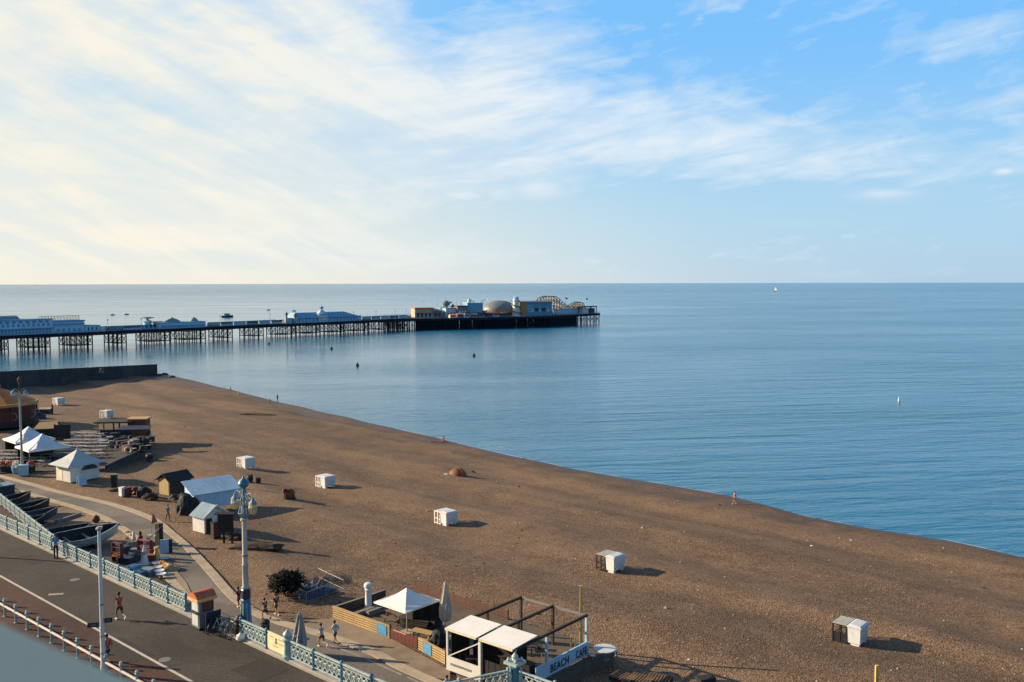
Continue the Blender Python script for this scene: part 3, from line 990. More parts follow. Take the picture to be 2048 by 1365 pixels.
def person(label, loc, heading, pose, shirt, shorts, skin='skin', hair='hair', sleeves=False, trousers=False, bare=False, h=1.75, shoe='trainer', group=None):
    k = h / 1.75
    P = POSES[pose]
    hipz = .92
    le = P['lean']
    pel = Vector((0, 0, hipz))
    up_ = lambda d: pel + Vector((0, math.sin(le) * d, math.cos(le) * d))
    waist, chest, neck = up_(.18), up_(.40), up_(.56)
    head0 = neck + Vector((0, .02, .09)); head1 = head0 + Vector((0, .025, .14))
    V, Ed, Ra = [], [], []
    def vtx(p, r): V.append(Vector(p)); Ra.append(r); return len(V) - 1
    def ed(*ids):
        for a, b in zip(ids, ids[1:]): Ed.append((a, b))
    ip = vtx(pel, (.145, .11)); iw = vtx(waist, (.125, .095)); ic = vtx(chest, (.15, .11)); inn = vtx(neck, .062)
    ih = vtx(head0, .082); it = vtx(head1, .088)
    ed(ip, iw, ic, inn, ih, it)
    J = {}
    for sd_, i in ((-1, 0), (1, 1)):
        sh = chest + Vector((sd_ * .17, 0, .10)); a1, a2 = P['arms'][i]
        el, ha = limb(sh, a1 - le * .3, .29, a2, .25, sd_ * .06)
        i1, i2, i3 = vtx(sh, .062), vtx(el, .044), vtx(ha, .032)
        ed(ic, i1, i2, i3)
        hd = (ha - el).normalized()
        ih_ = vtx(ha + hd * .07, (.040, .022)); ed(i3, ih_)
        hp = pel + Vector((sd_ * .095, 0, -.05)); l1, l2 = P['legs'][i]
        kn, an = limb(hp, l1, .43, l2, .41, 0)
        i4, i5, i6 = vtx(hp, .092), vtx(kn, .058), vtx(an, .038)
        ft = Vector((0, math.cos(l2 * .7), math.sin(l2 * .7)))
        i7 = vtx(an + ft * .13 + Vector((0, 0, -.035)), .036)
        ed(ip, i4, i5, i6, i7)
        J[i] = (sh, el, ha, hd, hp, kn, an, ft)
    low = min(v.z - .035 for v in V)
    if pose == 'sit': low = pel.z - .14
    S = lambda p: (p - Vector((0, 0, low))) * k
    t = thing('person', label, 'person', loc, heading, group)
    body = skin_mesh([S(v) for v in V], Ed, [tuple(q * k for q in r) if isinstance(r, tuple) else r * k for r in Ra], ip, M[skin])
    # fingers and a nose joined to the same body mesh
    mb = MB()
    for i in (0, 1):
        sh, el, ha, hd = J[i][:4]
        side = Vector((1, 0, 0)); root = ha + hd * .085
        fwd = Vector((0, -hd.z, hd.y)).normalized()
        for q, ln in enumerate((.06, .072, .067, .05)):
            b0 = root + fwd * (-.026 + .0175 * q)
            b1 = b0 + hd * ln * .6; b2 = b1 + (hd * .7 + side * (.5 if i == 0 else -.5)) * ln * .5
            mb.tube(S(b0), S(b1), .0095, .009, 5); mb.tube(S(b1), S(b2), .009, .006, 5)
        b0 = ha + hd * .03 + fwd * .03
        mb.tube(S(b0), S(b0 + fwd * .035 + hd * .03), .011, .008, 5)
    hc = (head0 + head1) / 2
    mb.lathe([(.004, -.03), (.016, -.02), (.008, .02)], 6, S(hc + Vector((0, .095, .0))))
    for q in (-1, 1): mb.lathe([(.01, -.03), (.016, 0), (.01, .03)], 6, S(hc + Vector((q * .088, 0, .0))))
    bm = bmesh.new(); bm.from_mesh(body)
    e = mb.mesh('x', None); bm.from_mesh(e); bm.to_mesh(body); bm.free()
    link('body', body, t)
    # clothes
    if not bare:
        v2 = [S(pel + Vector((0, 0, .02))), S(waist), S(chest), S(chest + (neck - chest) * .55)]
        e2 = [(0, 1), (1, 2), (2, 3)]; r2 = [.155, .142, .168, .085]
        r2 = [(.158 * k, .125 * k), (.142 * k, .112 * k), (.168 * k, .128 * k), .085 * k]
        for i in (0, 1):
            sh, el, ha = J[i][:3]
            a = len(v2); v2.append(S(sh)); r2.append(.080 * k); e2.append((2, a))
            v2.append(S(sh + (el - sh) * (.6 if not sleeves else 1.0))); r2.append((.066 if not sleeves else .060) * k); e2.append((a, a + 1))
            if sleeves: v2.append(S(ha)); r2.append(.045 * k); e2.append((a + 1, a + 2))
        link('shirt', skin_mesh(v2, e2, r2, 0, M[shirt]), t)
    v3 = [S(pel + Vector((0, 0, .07))), S(pel)]
    e3 = [(0, 1)]; r3 = [(.150 * k, .115 * k), (.162 * k, .128 * k)]
    for i in (0, 1):
        hp, kn, an = J[i][4:7]
        a = len(v3); v3.append(S(hp)); r3.append(.112 * k); e3.append((1, a))
        v3.append(S(hp + (kn - hp) * (.62 if not trousers else 1.0))); r3.append((.10 if not trousers else .072) * k); e3.append((a, a + 1))
        if trousers: v3.append(S(an)); r3.append(.055 * k); e3.append((a + 1, a + 2))
    link('trousers' if trousers else 'shorts', skin_mesh(v3, e3, r3, 1, M[shorts]), t)
    for i in (0, 1):
        an, ft = J[i][6:8]
        rx = math.atan2(ft.z, ft.y)
        s = MB().rbox(S(an + ft * .06 + Vector((0, 0, -.03))), (.09 * k, .27 * k, .075 * k), 0, rx)
        s.build('shoe', M[shoe], t)
    bm = bmesh.new(); bmesh.ops.create_icosphere(bm, subdivisions=2, radius=.112)
    for v in bm.verts:
        if v.co.y > .05 and v.co.z < .04: v.co.y = .05
        if v.co.z < -.05: v.co.z = -.05
    me = bpy.data.meshes.new('hair')
    bmesh.ops.scale(bm, vec=(k, k, k), verts=bm.verts)
    bm.to_mesh(me); bm.free(); me.materials.append(M[hair])
    link('hair', me, t, S(hc + Vector((0, -.012, .045))))
    return t


def face(d):
    return math.atan2(-d.x, d.y)


def people():
    back = face(-DD)
    person('runner in red orange top and dark shorts on the open promenade before the ticket booth', at(240, 1240, ZU), back, 'run', 'shirtr', 'shirtd', 'skind', h=1.88)
    person('jogger in dark red top and black shorts half behind the white lamp post', at(216, 1328, ZU), back, 'run2', 'shirtr', 'navyc', 'skind', shoe='rubber')
    person('person in blue jacket leaning on the aqua railing above the beached rowing boats', at(112, 1116, ZU), face(NN * .4 - DD), 'lean', 'jacket', 'navyc', sleeves=True, trousers=True, shoe='rubber', h=1.9)
    person('runner in dark red vest beside the tall blue lamp base on the lower promenade', at(478, 1217, ZL), back, 'run2', 'shirtd', 'shirtd', 'skind')
    person('jogger in black running by the pale kerb, nearer the grey parasol', at(531, 1240, ZL), back, 'run', 'navyc', 'navyc', 'skin', shoe='rubber')
    person('jogger in black with pale hair, close to the bush and tarpaulin pen', at(553, 1231, ZL), back, 'run2', 'navyc', 'navyc', 'skin', 'weed')
    person('runner in pale blue shirt beside the grey closed parasol on the lower road', at(644, 1294, ZL), back, 'run', 'shirtb', 'navyc')
    person('runner in pale blue shirt close to the slatted timber fence', at(671, 1289, ZL), back, 'run2', 'shirtb', 'navyc', shoe='rubber')
    person('walker in grey on the curving path opposite the white gabled hut', at(336, 1042, ZL), face(DD), 'walk', 'grey', 'brown', trousers=True, sleeves=True, shoe='rubber')
    person('dark haired person in black behind the aqua railing, right after the stout post', at(627, 1351, ZL), back, 'walk', 'navyc', 'navyc', trousers=True, sleeves=True, shoe='rubber')
    person('person in black with bare arms behind the aqua railing near the road dashes', at(677, 1392, ZL), back, 'walk', 'navyc', 'navyc', shoe='rubber')
    person('person in pale blue top on the road under the white cafe panel', at(893, 1407, ZL), face(DD), 'walk', 'shirtb', 'navyc', shoe='rubber')
    person('person in red shirt standing alone on the shingle at the water edge', on_beach(1469, 1009), face(Vector((1, .2, 0))), 'walk', 'shirtr', 'shirtd')
    person('dark figure standing at the far water edge beside a pale sitting one', on_beach(555, 803), 0, 'stand', 'navyc', 'navyc', trousers=True, sleeves=True)
    person('person in pale top sitting on the shingle by the far water edge', on_beach(540, 805), .4, 'sit', 'skin', 'rust')
    person('small pale sitting figure farther up the shore, near the groyne', on_beach(478, 791), .2, 'sit', 'cream', 'rust')
    person('tiny figure sitting farthest along the shore by the water', on_beach(461, 781), .2, 'sit', 'cream', 'rust')
    b = at_depth(199, 268)
    zt = zof(739, 268)
    person('dark figure in grey sitting on top of the concrete groyne', (b.x, 268, zof(741, 268) + .02), 1.2, 'sit', 'grey', 'navyc', trousers=True, sleeves=True)
    person('second dark figure close against the first on top of the groyne', (at_depth(204, 268).x, 268, zof(740.6, 268) + .02), 1.0, 'sit', 'navyc', 'navyc', trousers=True, sleeves=True)
    # a person lying on a dark cloth
    q = on_beach(878, 884)
    t = thing('beach_blanket', 'dark rumpled beach blanket spread on the shingle near the waterline', 'blanket', q, -.3)
    mb = MB()
    for i in range(8):
        for j in range(4):
            mb.box(-1.6 + i * .4, -.6 + j * .3, .02, -1.2 + i * .4, -.3 + j * .3, .06 + .06 * random.random())
    mb.build('cloth', M['rust'], t)
    person('person sitting on a dark blanket near the waterline', q + Vector((.9, .1, .08)), .3, 'sit', 'skin', 'rust')


# ------------------------------------------------------------------ promenade furniture
def tall_lamp():
    b = at(493, 1264, ZU)
    t = thing('street_lamp', 'tall pale lamp post with ornate blue base and two hanging lanterns', 'lamp post', b, RZ)
    d = b.y
    H = 9.75
    MB().lathe([(.46, 0), (.46, .25), (.38, .32), (.36, .55), (.30, .62), (.26, 1.9), (.31, 1.98), (.31, 2.1), (.25, 2.16)], 8, ph=R(22.5)).build('base', M['aquad'], t)
    q = MB()
    for i in range(8):
        a = R(22.5) + i * math.pi / 4
        q.bar((.32 * math.cos(a), .32 * math.sin(a), .6), (.28 * math.cos(a), .28 * math.sin(a), 1.9), .05, .04)
    q.lathe([(.38, .5), (.41, .56), (.38, .6)], 8, ph=R(22.5))
    q.build('moulding', M['aqua'], t)
    MB().lathe([(.25, 2.14), (.30, 2.2), (.30, 2.72), (.24, 2.8)], 8, ph=R(22.5)).build('collar', M['navy'], t)
    MB().lathe([(.22, 2.78), (.25, 2.9), (.20, 3.0), (.185, 4.2), (.205, 4.24), (.205, 4.34), (.17, 4.4), (.145, 7.1), (.24, 7.14), (.24, 7.26), (.12, 7.3)], 12).build('shaft', M['polec'], t, smooth=True)
    MB().lathe([(.20, 4.88), (.22, 4.93), (.20, 4.98)], 12).build('band', M['grey'], t)
    # openwork crown
    cr = MB()
    for i in range(6):
        a = i * math.pi / 3
        pts = [(.10, 7.25), (.34, 7.6), (.20, 8.1), (.42, 8.5), (.16, 8.9), (.06, 9.2)]
        cr.path([(r * math.cos(a), r * math.sin(a), z) for r, z in pts], .035, 5)
    for z, r in ((7.62, .34), (8.48, .40)): cr.ring((0, 0, z), r, .03, 'z', 12, 4)
    cr.lathe([(.10, 7.2), (.07, 9.0), (.05, 9.3)], 8)
    cr.build('crown', M['teal'], t, smooth=True)
    MB().lathe([(.05, 9.15), (.30, 9.3), (.36, 9.5), (.28, 9.68), (.10, 9.8), (.04, 9.95)], 10).build('finial', M['aquad'], t, smooth=True)
    for s in (-1, 1):
        arm = MB().path([(0, 0, 8.55), (s * .35, 0, 8.85), (s * .75, 0, 8.95), (s * .98, 0, 8.75)], .035, 6)
        arm.path([(0, 0, 7.7), (s * .4, 0, 7.95), (s * .62, 0, 8.35), (s * .98, 0, 8.78)], .025, 6)
        arm.build('arm', M['teal'], t)
        ln = MB().lathe([(.02, 8.72), (.08, 8.70), (.11, 8.55), (.24, 8.42), (.27, 8.34), (.24, 8.32)], 8, (s * .98, 0, 0)).build('lantern', M['teal'], t, smooth=True)
        MB().lathe([(.23, 8.33), (.27, 8.1), (.24, 7.85), (.17, 7.72), (.05, 7.66)], 8, (s * .98, 0, 0)).build('glass', M['lamp'], ln, smooth=True)
        f = MB()
        for i in range(8):
            a = i * math.pi / 4
            f.path([(s * .98 + .28 * math.cos(a), .28 * math.sin(a), 8.1), (s * .98 + .25 * math.cos(a), .25 * math.sin(a), 7.85)], .012, 4)
        f.ring((s * .98, 0, 8.1), .275, .018, 'z', 10, 4)
        f.build('frame', M['teal'], ln)


def plain_pole():
    b = at(207, 1349, ZU)
    t = thing('street_lamp', 'plain white lamp post with short flat head and small dark sign plates', 'lamp post', b, .25)
    H = 8.35
    MB().lathe([(.16, 0), (.16, .5), (.13, .55), (.125, 2.6), (.145, 2.62), (.145, 2.7), (.115, 2.72), (.10, 6.0), (.088, H)], 12).build('pole', M['pole'], t, smooth=True)
    hd = MB(); hd.lathe([(.10, H - .12), (.17, H - .06), (.17, H + .02), (.08, H + .1)], 10)
    hd.rbox((0, .16, H - .02), (.22, .62, .07))
    hd.build('head', M['canvasg'], t, smooth=True)
    for z in (1.2, 2.2, 4.0): MB().lathe([(.142, z), (.15, z + .03), (.142, z + .06)], 12).build('band', M['grey'], t)
    # the two sign plates sit crosswise on the post
    for x, z, w in ((-.44, 2.92, .60), (.36, 3.12, .42)):
        a = MB().rbox((x, -.1, z), (w, .05, .27), 0).build('sign_plate', M['navyt'], t)
        MB().rbox((x, -.13, z), (w * .5, .006, .06)).build('print', M['grey'], a)


def offstage_pole():
    src = [o for o in bpy.data.objects if o.get('label', '').startswith('plain white lamp post with short')][0]
    dup(src, (-52.6, 75.4, ZU), .25, 'plain white lamp post just outside the picture whose shadow lies across the promenade')


def far_pole():
    b = at(45, 950, ZL)
    t = thing('street_lamp', 'weathered cream lamp post with pale lantern head before the orange carousel', 'lamp post', b, .2)
    H = zof(795, b.y) - ZL
    MB().lathe([(.30, 0), (.30, .9), (.2, 1.1), (.16, 3.0), (.13, H)], 10).build('pole', M['polec'], t, smooth=True)
    MB().lathe([(.3, H), (.34, H + .15), (.14, H + .3), (.08, H + .9)], 8).build('collar', M['canvasg'], t, smooth=True)
    for s in (-1, 1):
        MB().path([(0, 0, H + .9), (s * .5, 0, H + 1.2), (s * .8, 0, H + 1.0)], .05, 5).build('arm', M['teal'], t)
        l = MB().lathe([(.05, H + 1.05), (.32, H + .75), (.32, H + .65)], 8, (s * .8, 0, 0)).build('lantern', M['teal'], t)
        MB().lathe([(.30, H + .66), (.26, H + .35), (.06, H + .25)], 8, (s * .8, 0, 0)).build('glass', M['bluewall'], l)
    MB().lathe([(.09, H + .9), (.05, H + 1.8), (.22, H + 2.1), (.26, H + 2.5), (.05, H + 2.9)], 8).build('finial', M['rust'], t, smooth=True)
    c = at(46, 946, ZL)
    t = thing('feeder_cabinet', 'pale blue electric cabinet at the foot of the weathered lamp post', 'cabinet', at(47, 951, ZL), .2)
    MB().box(-.55, -.35, 0, .55, .35, 1.35).build('body', M['bluewall'], t)
    MB().box(-.62, -.42, 1.35, .62, .42, 1.45).build('lid', M['pierwhite'], t)
    MB().box(-.4, -.375, .15, .4, -.355, 1.2).build('door', M['bluewall'], t)


def booth():
    f = at(399, 1262, ZU)
    t = thing('ticket_booth', 'grey ticket booth with arched orange red canopy and dark red sign board', 'booth', f, URZ + math.pi / 2)
    # local x runs seaward, y runs back up the promenade
    w, l, h = 1.02, .95, 1.98
    MB().box(0, 0, .12, w, l, h).build('wall', M['grey'], t)
    MB().box(-.04, -.04, 0, w + .04, l + .04, .12).build('plinth', M['black'], t)
    c = MB()
    n = 8
    prof = [(-.14 + (l + .28) * i / n, h + .42 * math.sin(math.pi * (i / n)) ** .7) for i in range(n + 1)]
    for x0, x1 in ((-.16, w + .16),):
        vs, k = [], n + 1
        for x in (x0, x1):
            vs += [(x, y, z) for y, z in prof] + [(x, prof[-1][0], h - .12), (x, prof[0][0], h - .12)]
        N = k + 2
        c.add(vs, [tuple(range(N)), tuple(range(2 * N - 1, N - 1, -1))] + [(i, N + i, N + (i + 1) % N, (i + 1) % N) for i in range(N)])
    c.build('canopy', mat('orange_red_canopy', (.40, .11, .05), .6, .3, 2), t)
    v = MB(); v.box(-.19, -.17, h - .14, w + .18, -.145, h + .06); v.box(-.20, -.14, h - .14, -.165, l + .14, h + .06)
    v.build('canopy_trim', mat('cream_orange', (.62, .38, .14), .6, .2), t)
    s = MB(); s.box(w * .22, -.05, 1.15, w * .98, -.005, 1.72); s.build('sign_board', M['maroon'], t)
    s = MB()
    for i, z in enumerate((1.52, 1.32)):
        x = w * .30
        for q in range(5): s.box(x, -.062, z, x + .06 + .03 * (q % 2), -.052, z + .09); x += .125
    s.build('print', M['rust'], t)
    s = MB(); s.box(-.03, .10, 1.2, -.004, l * .85, 1.8); s.build('window', M['pole'], t)
    s = MB(); s.box(-.03, .12, .25, -.004, l * .85, 1.05); s.build('panel', M['pole'], t)
    MB().box(-.20, .05, 1.08, .0, l * .9, 1.15).build('counter', M['black'], t)
    # low dark skirt boards on the near side
    t2 = thing('advert_board', 'slanted dark blue board standing against the near side of the ticket booth', 'board', at(405, 1264, ZU), URZ + math.pi / 2)
    MB().rbox((.62, -.22, .62), (1.05, .05, 1.22), 0, .12).build('sheet', M['navyt'], t2)


def bicycle(label, loc, rz, frame_m, group, first=[None]):
    if first[0] is None:
        t = thing('bicycle', label, 'bicycle', loc, rz, group)
        for x in (-.52, .52):
            w = MB().ring((x, 0, .34), .32, .022, 'y', 18, 4).build('wheel', M['rubber'], t)
            s = MB()
            for i in range(6):
                a = i * math.pi / 6
                s.tube((x - .31 * math.cos(a), 0, .34 - .31 * math.sin(a)), (x + .31 * math.cos(a), 0, .34 + .31 * math.sin(a)), .004, None, 3)
            s.lathe([(.03, -.03), (.03, .03)], 6, (x, 0, .34)); s.build('spokes', M['steel'], w)
        f = MB()
        bb, st, hd = (-.06, 0, .30), (-.20, 0, .80), (.34, 0, .80)
        for a, b in ((bb, st), (st, hd), (bb, (.36, 0, .68)), (bb, (-.52, 0, .34)), (st, (-.52, 0, .34)), (hd, (.52, 0, .34)), (hd, (.31, 0, .98)), (st, (-.23, 0, .94))): f.tube(a, b, .02, None, 6)
        f.build('frame', frame_m, t)
        MB().path([(.36, -.28, 1.02), (.32, -.12, 1.0), (.32, .12, 1.0), (.36, .28, 1.02)], .016, 5).build('handlebar', M['black'], t)
        MB().prism([(-.36, -.07), (-.1, -.02), (-.1, .02), (-.36, .07)], .94, .99).build('saddle', M['black'], t)
        first[0] = t
        return t
    r = dup(first[0], loc, rz, label, group)
    for c in r.children:
        if c.name.startswith('frame'):
            c.data = c.data.copy(); c.data.materials.clear(); c.data.materials.append(frame_m)
    return r


def booth_side():
    L = [('bicycle', 'black bicycle parked against the ticket booth', 'navy', 428, 1262, 0.2), ('b', 'pale framed bicycle next to the black one by the booth', 'pole', 440, 1262, .1),
         ('b', 'dark blue bicycle in the middle of the parked row', 'aquad', 452, 1267, .25), ('b', 'grey bicycle leaning over its neighbour in the parked row', 'grey', 463, 1270, .0),
         ('b', 'bicycle with red brown frame, last of the row before the blue lamp base', 'rust', 473, 1274, .15)]
    for _, l, mm, px, py, da in L:
        bicycle(l, at(px, py, ZU), URZ + math.pi / 2 + da, M[mm], 'bicycles parked beside the ticket booth')
    t = thing('cycle_rack', 'grey hooped cycle rack holding the bicycles beside the booth', 'rack', at(448, 1262, ZU), URZ)
    for i in range(5):
        x = -1.5 + i * .75
        MB().path([(x, 0, 0), (x, 0, .75), (x + .1, 0, .85), (x + .45, 0, .85), (x + .55, 0, .75), (x + .55, 0, 0)], .03, 6).build('hoop', M['steel'], t)
    t = thing('litter_bin', 'slim black litter bin beside the bicycles at the blue lamp base', 'bin', at(479, 1272, ZU), URZ)
    MB().lathe([(.28, 0), (.30, .05), (.30, 1.0), (.33, 1.02), (.33, 1.1), (.12, 1.3)], 12).build('body', M['black'], t, smooth=True)
    MB().box(-.15, -.32, .82, .15, -.28, .96).build('slot', M['grey'], t)
    bm = bmesh.new(); bmesh.ops.create_icosphere(bm, subdivisions=3, radius=.27)
    for v in bm.verts:
        v.co += v.co.normalized() * .06 * mnoise.noise(v.co * 9)
        if v.co.z < -.2: v.co.z = -.2
        if v.co.z > .15: v.co.x *= .6; v.co.y *= .6
    me = bpy.data.meshes.new('rubbish_bag'); bm.to_mesh(me); bm.free(); me.materials.append(M['bag'])
    me.polygons.foreach_set('use_smooth', [True] * len(me.polygons))
    tag(link('rubbish_bag', me, None, at(481, 1281, ZU) + Vector((0, 0, .2))), 'round white bag lying on the promenade in front of the bicycles', 'bag')


def closed_parasol(name, label, loc, H, r, z0, m, group=None, base=True):
    t = thing(name, label, 'parasol', loc)
    MB().tube((0, 0, 0), (0, 0, H), .035, None, 8).build('pole', M['polec'], t)
    c = MB(); n = 16
    prof = [(z0, r * .72), (z0 + .25, r * .95), (z0 + (H - z0) * .3, r), (z0 + (H - z0) * .65, r * .66), (H - .12, r * .32), (H + .05, .05)]
    vs, fs = [], []
    for z, q in prof:
        for i in range(n):
            a = 2 * math.pi * i / n; qq = q * (1 + (.16 if i % 2 else -.16))
            vs.append((qq * math.cos(a + z * .25), qq * math.sin(a + z * .25), z))
    for j in range(len(prof) - 1):
        for i in range(n): fs.append((j * n + i, j * n + (i + 1) % n, (j + 1) * n + (i + 1) % n, (j + 1) * n + i))
    fs += [tuple(range(n - 1, -1, -1)), tuple(range((len(prof) - 1) * n, len(prof) * n))]
    c.add(vs, fs).build('canopy', m, t)
    MB().ring((0, 0, z0 + (H - z0) * .42), r * .93, .03, 'z', 14, 4).build('strap', M['canvasg'], t)
    if base: MB().box(-.45, -.45, 0, .45, .45, .1).build('base', M['concrete'], t)
    return t


def cafe():
    D, N = DD, NN
    # ---- slatted terrace fence: runs of tan boards, a blue board on each, dark gate between
    zt = ZL + .92
    def run(name, label, pa, pb, blue):
        a, b = at(*pa, zt), at(*pb, zt)
        a.z = b.z = ZL
        t = thing(name, label, 'fence', a, math.atan2((b - a).y, (b - a).x))
        L = (b - a).length
        sl_ = MB().box(0, -.02, 0, L, .02, .115).mesh('slat', M['tan'])
        for i in range(5): link('slat', sl_, t, (0, -.03, .05 + i * .175))
        MB().box(-.02, -.06, .90, L + .02, .06, .94).build('cap', M['tan'], t)
        n = max(2, int(L / 1.2) + 1)
        pm = MB().box(-.045, .0, 0, .045, .09, .94).mesh('post', M['brown'])
        for i in range(n): link('post', pm, t, (.05 + (L - .1) * i / (n - 1), 0, 0))
        if blue:
            x = blue * L
            MB().box(x, -.09, .10, x + 1.05, -.055, .86).build('notice_panel', M['blueboard'], t)
            q = MB()
            for zz, ww in ((.70, .6), (.56, .75), (.30, .4)): q.box(x + .15, -.097, zz, x + .15 + ww, -.091, zz + .05)
            q.build('print', mat('pale_print', (.15, .36, .55), .6), t)
        return a, b, L
    run('terrace_fence', 'tan slatted timber fence with blue panel, beside the two pale blue runners', (666, 1212), (779, 1252), .80)
    run('terrace_fence', 'tan slatted timber fence with blue panel, between dark gate and white cafe panel', (836, 1274), (891, 1304), .22)
    a, b = at(781, 1255, zt), at(834, 1274, zt); a.z = b.z = ZL
    t = thing('terrace_gate', 'dark maroon board gate between the two tan slatted fences', 'gate', a, math.atan2((b - a).y, (b - a).x))
    L = (b - a).length
    bd = MB().box(0, -.02, .04, L / 7 - .02, .02, .88).mesh('board', M['maroon'])
    for i in range(7): link('board', bd, t, (i * L / 7 + .01, 0, 0))
    MB().box(.3, -.045, .78, L * .6, -.022, .86).build('rail', M['tan'], t)
    pm = MB().box(-.06, -.06, 0, .06, .06, 1.12).mesh('post', M['dark'])
    link('post', pm, t, (-.05, .02, 0)); link('post', pm, t, (L + .03, .02, 0))
    # ---- terrace floor
    fa = at(666, 1212, zt); fb = at(1078, 1365, ZL)
    fa.z = ZL
    q0 = fa; q1 = fa + D * 20.5
    mb = MB(); mb.slab([(q0.x, q0.y, ZL + .05), (q1.x, q1.y, ZL + .05), (*(q1 + N * 8.6).xy, ZL + .05), (*(q0 + N * 8.6).xy, ZL + .05)], .8)
    structure('terrace_floor', mb, M['floorb'])
    # ---- low dark planked wall and rusty screen at the back of the terrace
    t = thing('low_wall', 'low dark plank wall closing the far end of the terrace beside the wrapped heater', 'wall', fa, math.atan2(N.y, N.x))
    pk = MB().box(0, -.03, 0, 5.4, .03, .16).mesh('plank', M['dark'])
    for i in range(4): link('plank', pk, t, (0, 0, .06 + i * .18))
    MB().box(0, -.10, .78, 5.4, .10, .83).build('cap', M['greywood'], t)
    for i in range(2): MB().box(1 + i * .8, -1.6 - i * .5, .05, 5.0, -1.25 - i * .5, .42).build('step', M['greywood'], t)
    bk = fa + N * 8.3 + D * .4
    t = thing('terrace_fence', 'rusty maroon slatted screen along the beach side of the terrace', 'fence', bk, RZ)
    sl_ = MB().box(0, -.02, 0, 10.4, .02, .11).mesh('slat', mat('faded_maroon', (.105, .045, .034), .8, .3, 3))
    for i in range(5): link('slat', sl_, t, (0, 0, .06 + i * .15))
    pm = MB().box(-.05, -.05, 0, .05, .05, 0.9).mesh('post', M['rust'])
    for i in range(8): link('post', pm, t, (i * 1.48, .06, 0))
    # ---- square parasol
    c = (at(750, 1203, ZL + 2.45) + at(877, 1203, ZL + 2.45)) / 2; c.z = ZL + .05
    f = at(812, 1226, ZL + 2.45); l = at(750, 1203, ZL + 2.45)
    t = thing('parasol', 'large open square white parasol over the dark cafe terrace', 'parasol', c, RZ)
    h = 1.72
    MB().tube((0, 0, 0), (0, 0, 3.35), .05, None, 8).build('pole', M['palewood'], t)
    cm = MB(); ap = (0, 0, 3.42); cs = [(-h, -h, 2.4), (h, -h, 2.4), (h, h, 2.4), (-h, h, 2.4)]
    n = 6; vs, fs = [], []
    for s in range(4):
        p, q = Vector(cs[s]), Vector(cs[(s + 1) % 4])
        base = len(vs)
        for i in range(n + 1):
            for j in range(n + 1):
                e = p.lerp(q, j / n); e.z += .0 - .10 * math.sin(math.pi * j / n) * -1 * .6
                v = Vector(ap).lerp(e, i / n); v.z -= .12 * math.sin(math.pi * i / n)
                vs.append(v)
        for i in range(n):
            for j in range(n): fs.append((base + i * (n + 1) + j, base + i * (n + 1) + j + 1, base + (i + 1) * (n + 1) + j + 1, base + (i + 1) * (n + 1) + j))
    cm.add(vs, fs)
    o = cm.build('canopy', M['canvas'], t)
    sm = o.modifiers.new('thick', 'SOLIDIFY'); sm.thickness = .02
    vl = MB()
    for s in range(4):
        p, q = Vector(cs[s]), Vector(cs[(s + 1) % 4])
        vl.bar(p + Vector((0, 0, -.02)), q + Vector((0, 0, -.02)), .02, .10)
    vl.build('valance', M['canvas'], t)
    rb = MB().bar((0, 0, 3.34), (-h * .96, -h * .96, 2.38), .03, .03).mesh('rib', M['palewood'])
    for s in range(4):
        o = link('rib', rb, t); o.rotation_euler = (0, 0, s * math.pi / 2)
    MB().box(-.5, -.5, 0, .5, .5, .12).build('base', M['concrete'], t)
    closed_parasol('parasol', 'closed beige parasol beside the cafe roof', at(891, 1272, ZL), 4.0, .42, 1.15, M['canvasb'])
    closed_parasol('parasol', 'closed grey parasol standing on the lower road behind the aqua railing', at(600, 1310, ZL), 3.0, .46, .35, M['canvasg'])
    # wrapped patio heater
    t = thing('patio_heater', 'white wrapped patio heater with round top at the end of the terrace', 'heater', at(737, 1221, ZL), 0)
    MB().lathe([(.30, .05), (.34, .3), (.27, .5), (.25, 1.5), (.30, 1.72), (.17, 1.78)], 12).build('cover', M['plastic'], t, smooth=True)
    MB().lathe([(.17, 1.78), (.33, 1.86), (.36, 2.05), (.28, 2.2), (.08, 2.28)], 12).build('hood', M['plastic'], t, smooth=True)
    MB().lathe([(.36, 0), (.36, .07)], 12).build('base', M['grey'], t)
    # ---- cafe pavilion: dark frame, two white roof panels
    zt2 = ZL + 2.8
    P5, P4 = at(895, 1259, zt2), at(1030, 1303, zt2)
    P1, P3 = at(1066, 1204, zt2), at(1197, 1244, zt2)
    ax = (P4 - P5).normalized(); wid = (P4 - P5).length
    ay = Vector((-ax.y, ax.x, 0)); dep = max((P3 - P4).dot(ay), (P1 - P5).dot(ay))
    o0 = Vector((P5.x, P5.y, ZL + .05))
    t = thing('beach_cafe', 'open timber beach cafe with dark pergola frame, white roof panels and painted name board', 'cafe', o0, math.atan2(ax.y, ax.x))
    H = 2.75; md = wid * .50
    for (x, y, mm, w) in ((0, 0, 'white', .13), (md, 0, 'white', .20), (wid, 0, 'white', .13), (0, dep, 'dark', .16), (md, dep, 'dark', .16), (wid, dep, 'bluewall', .15), (wid, dep * .42, 'bluewall', .16), (0, dep * .52, 'dark', .14), (md, dep * .5, 'dark', .14)):
        MB().box(x - w / 2, y - w / 2, 0, x + w / 2, y + w / 2, H - .002).build('post', M[mm], t)
    for x in (0, md, wid): MB().box(x - .075, .08, H, x + .075, dep + .08, H + .17).build('beam', M['dark'], t)
    MB().box(-.1, dep - .07, H + .002, wid + .1, dep + .07, H + .14).build('beam', M['greywood'], t)
    MB().box(-.1, -.07, H - .02, wid + .1, .07, H + .14).build('beam', M['palewood'], t)
    rd = (at(956, 1236, zt2 + .3) - Vector((P5.x, P5.y, zt2 + .3))).dot(ay)
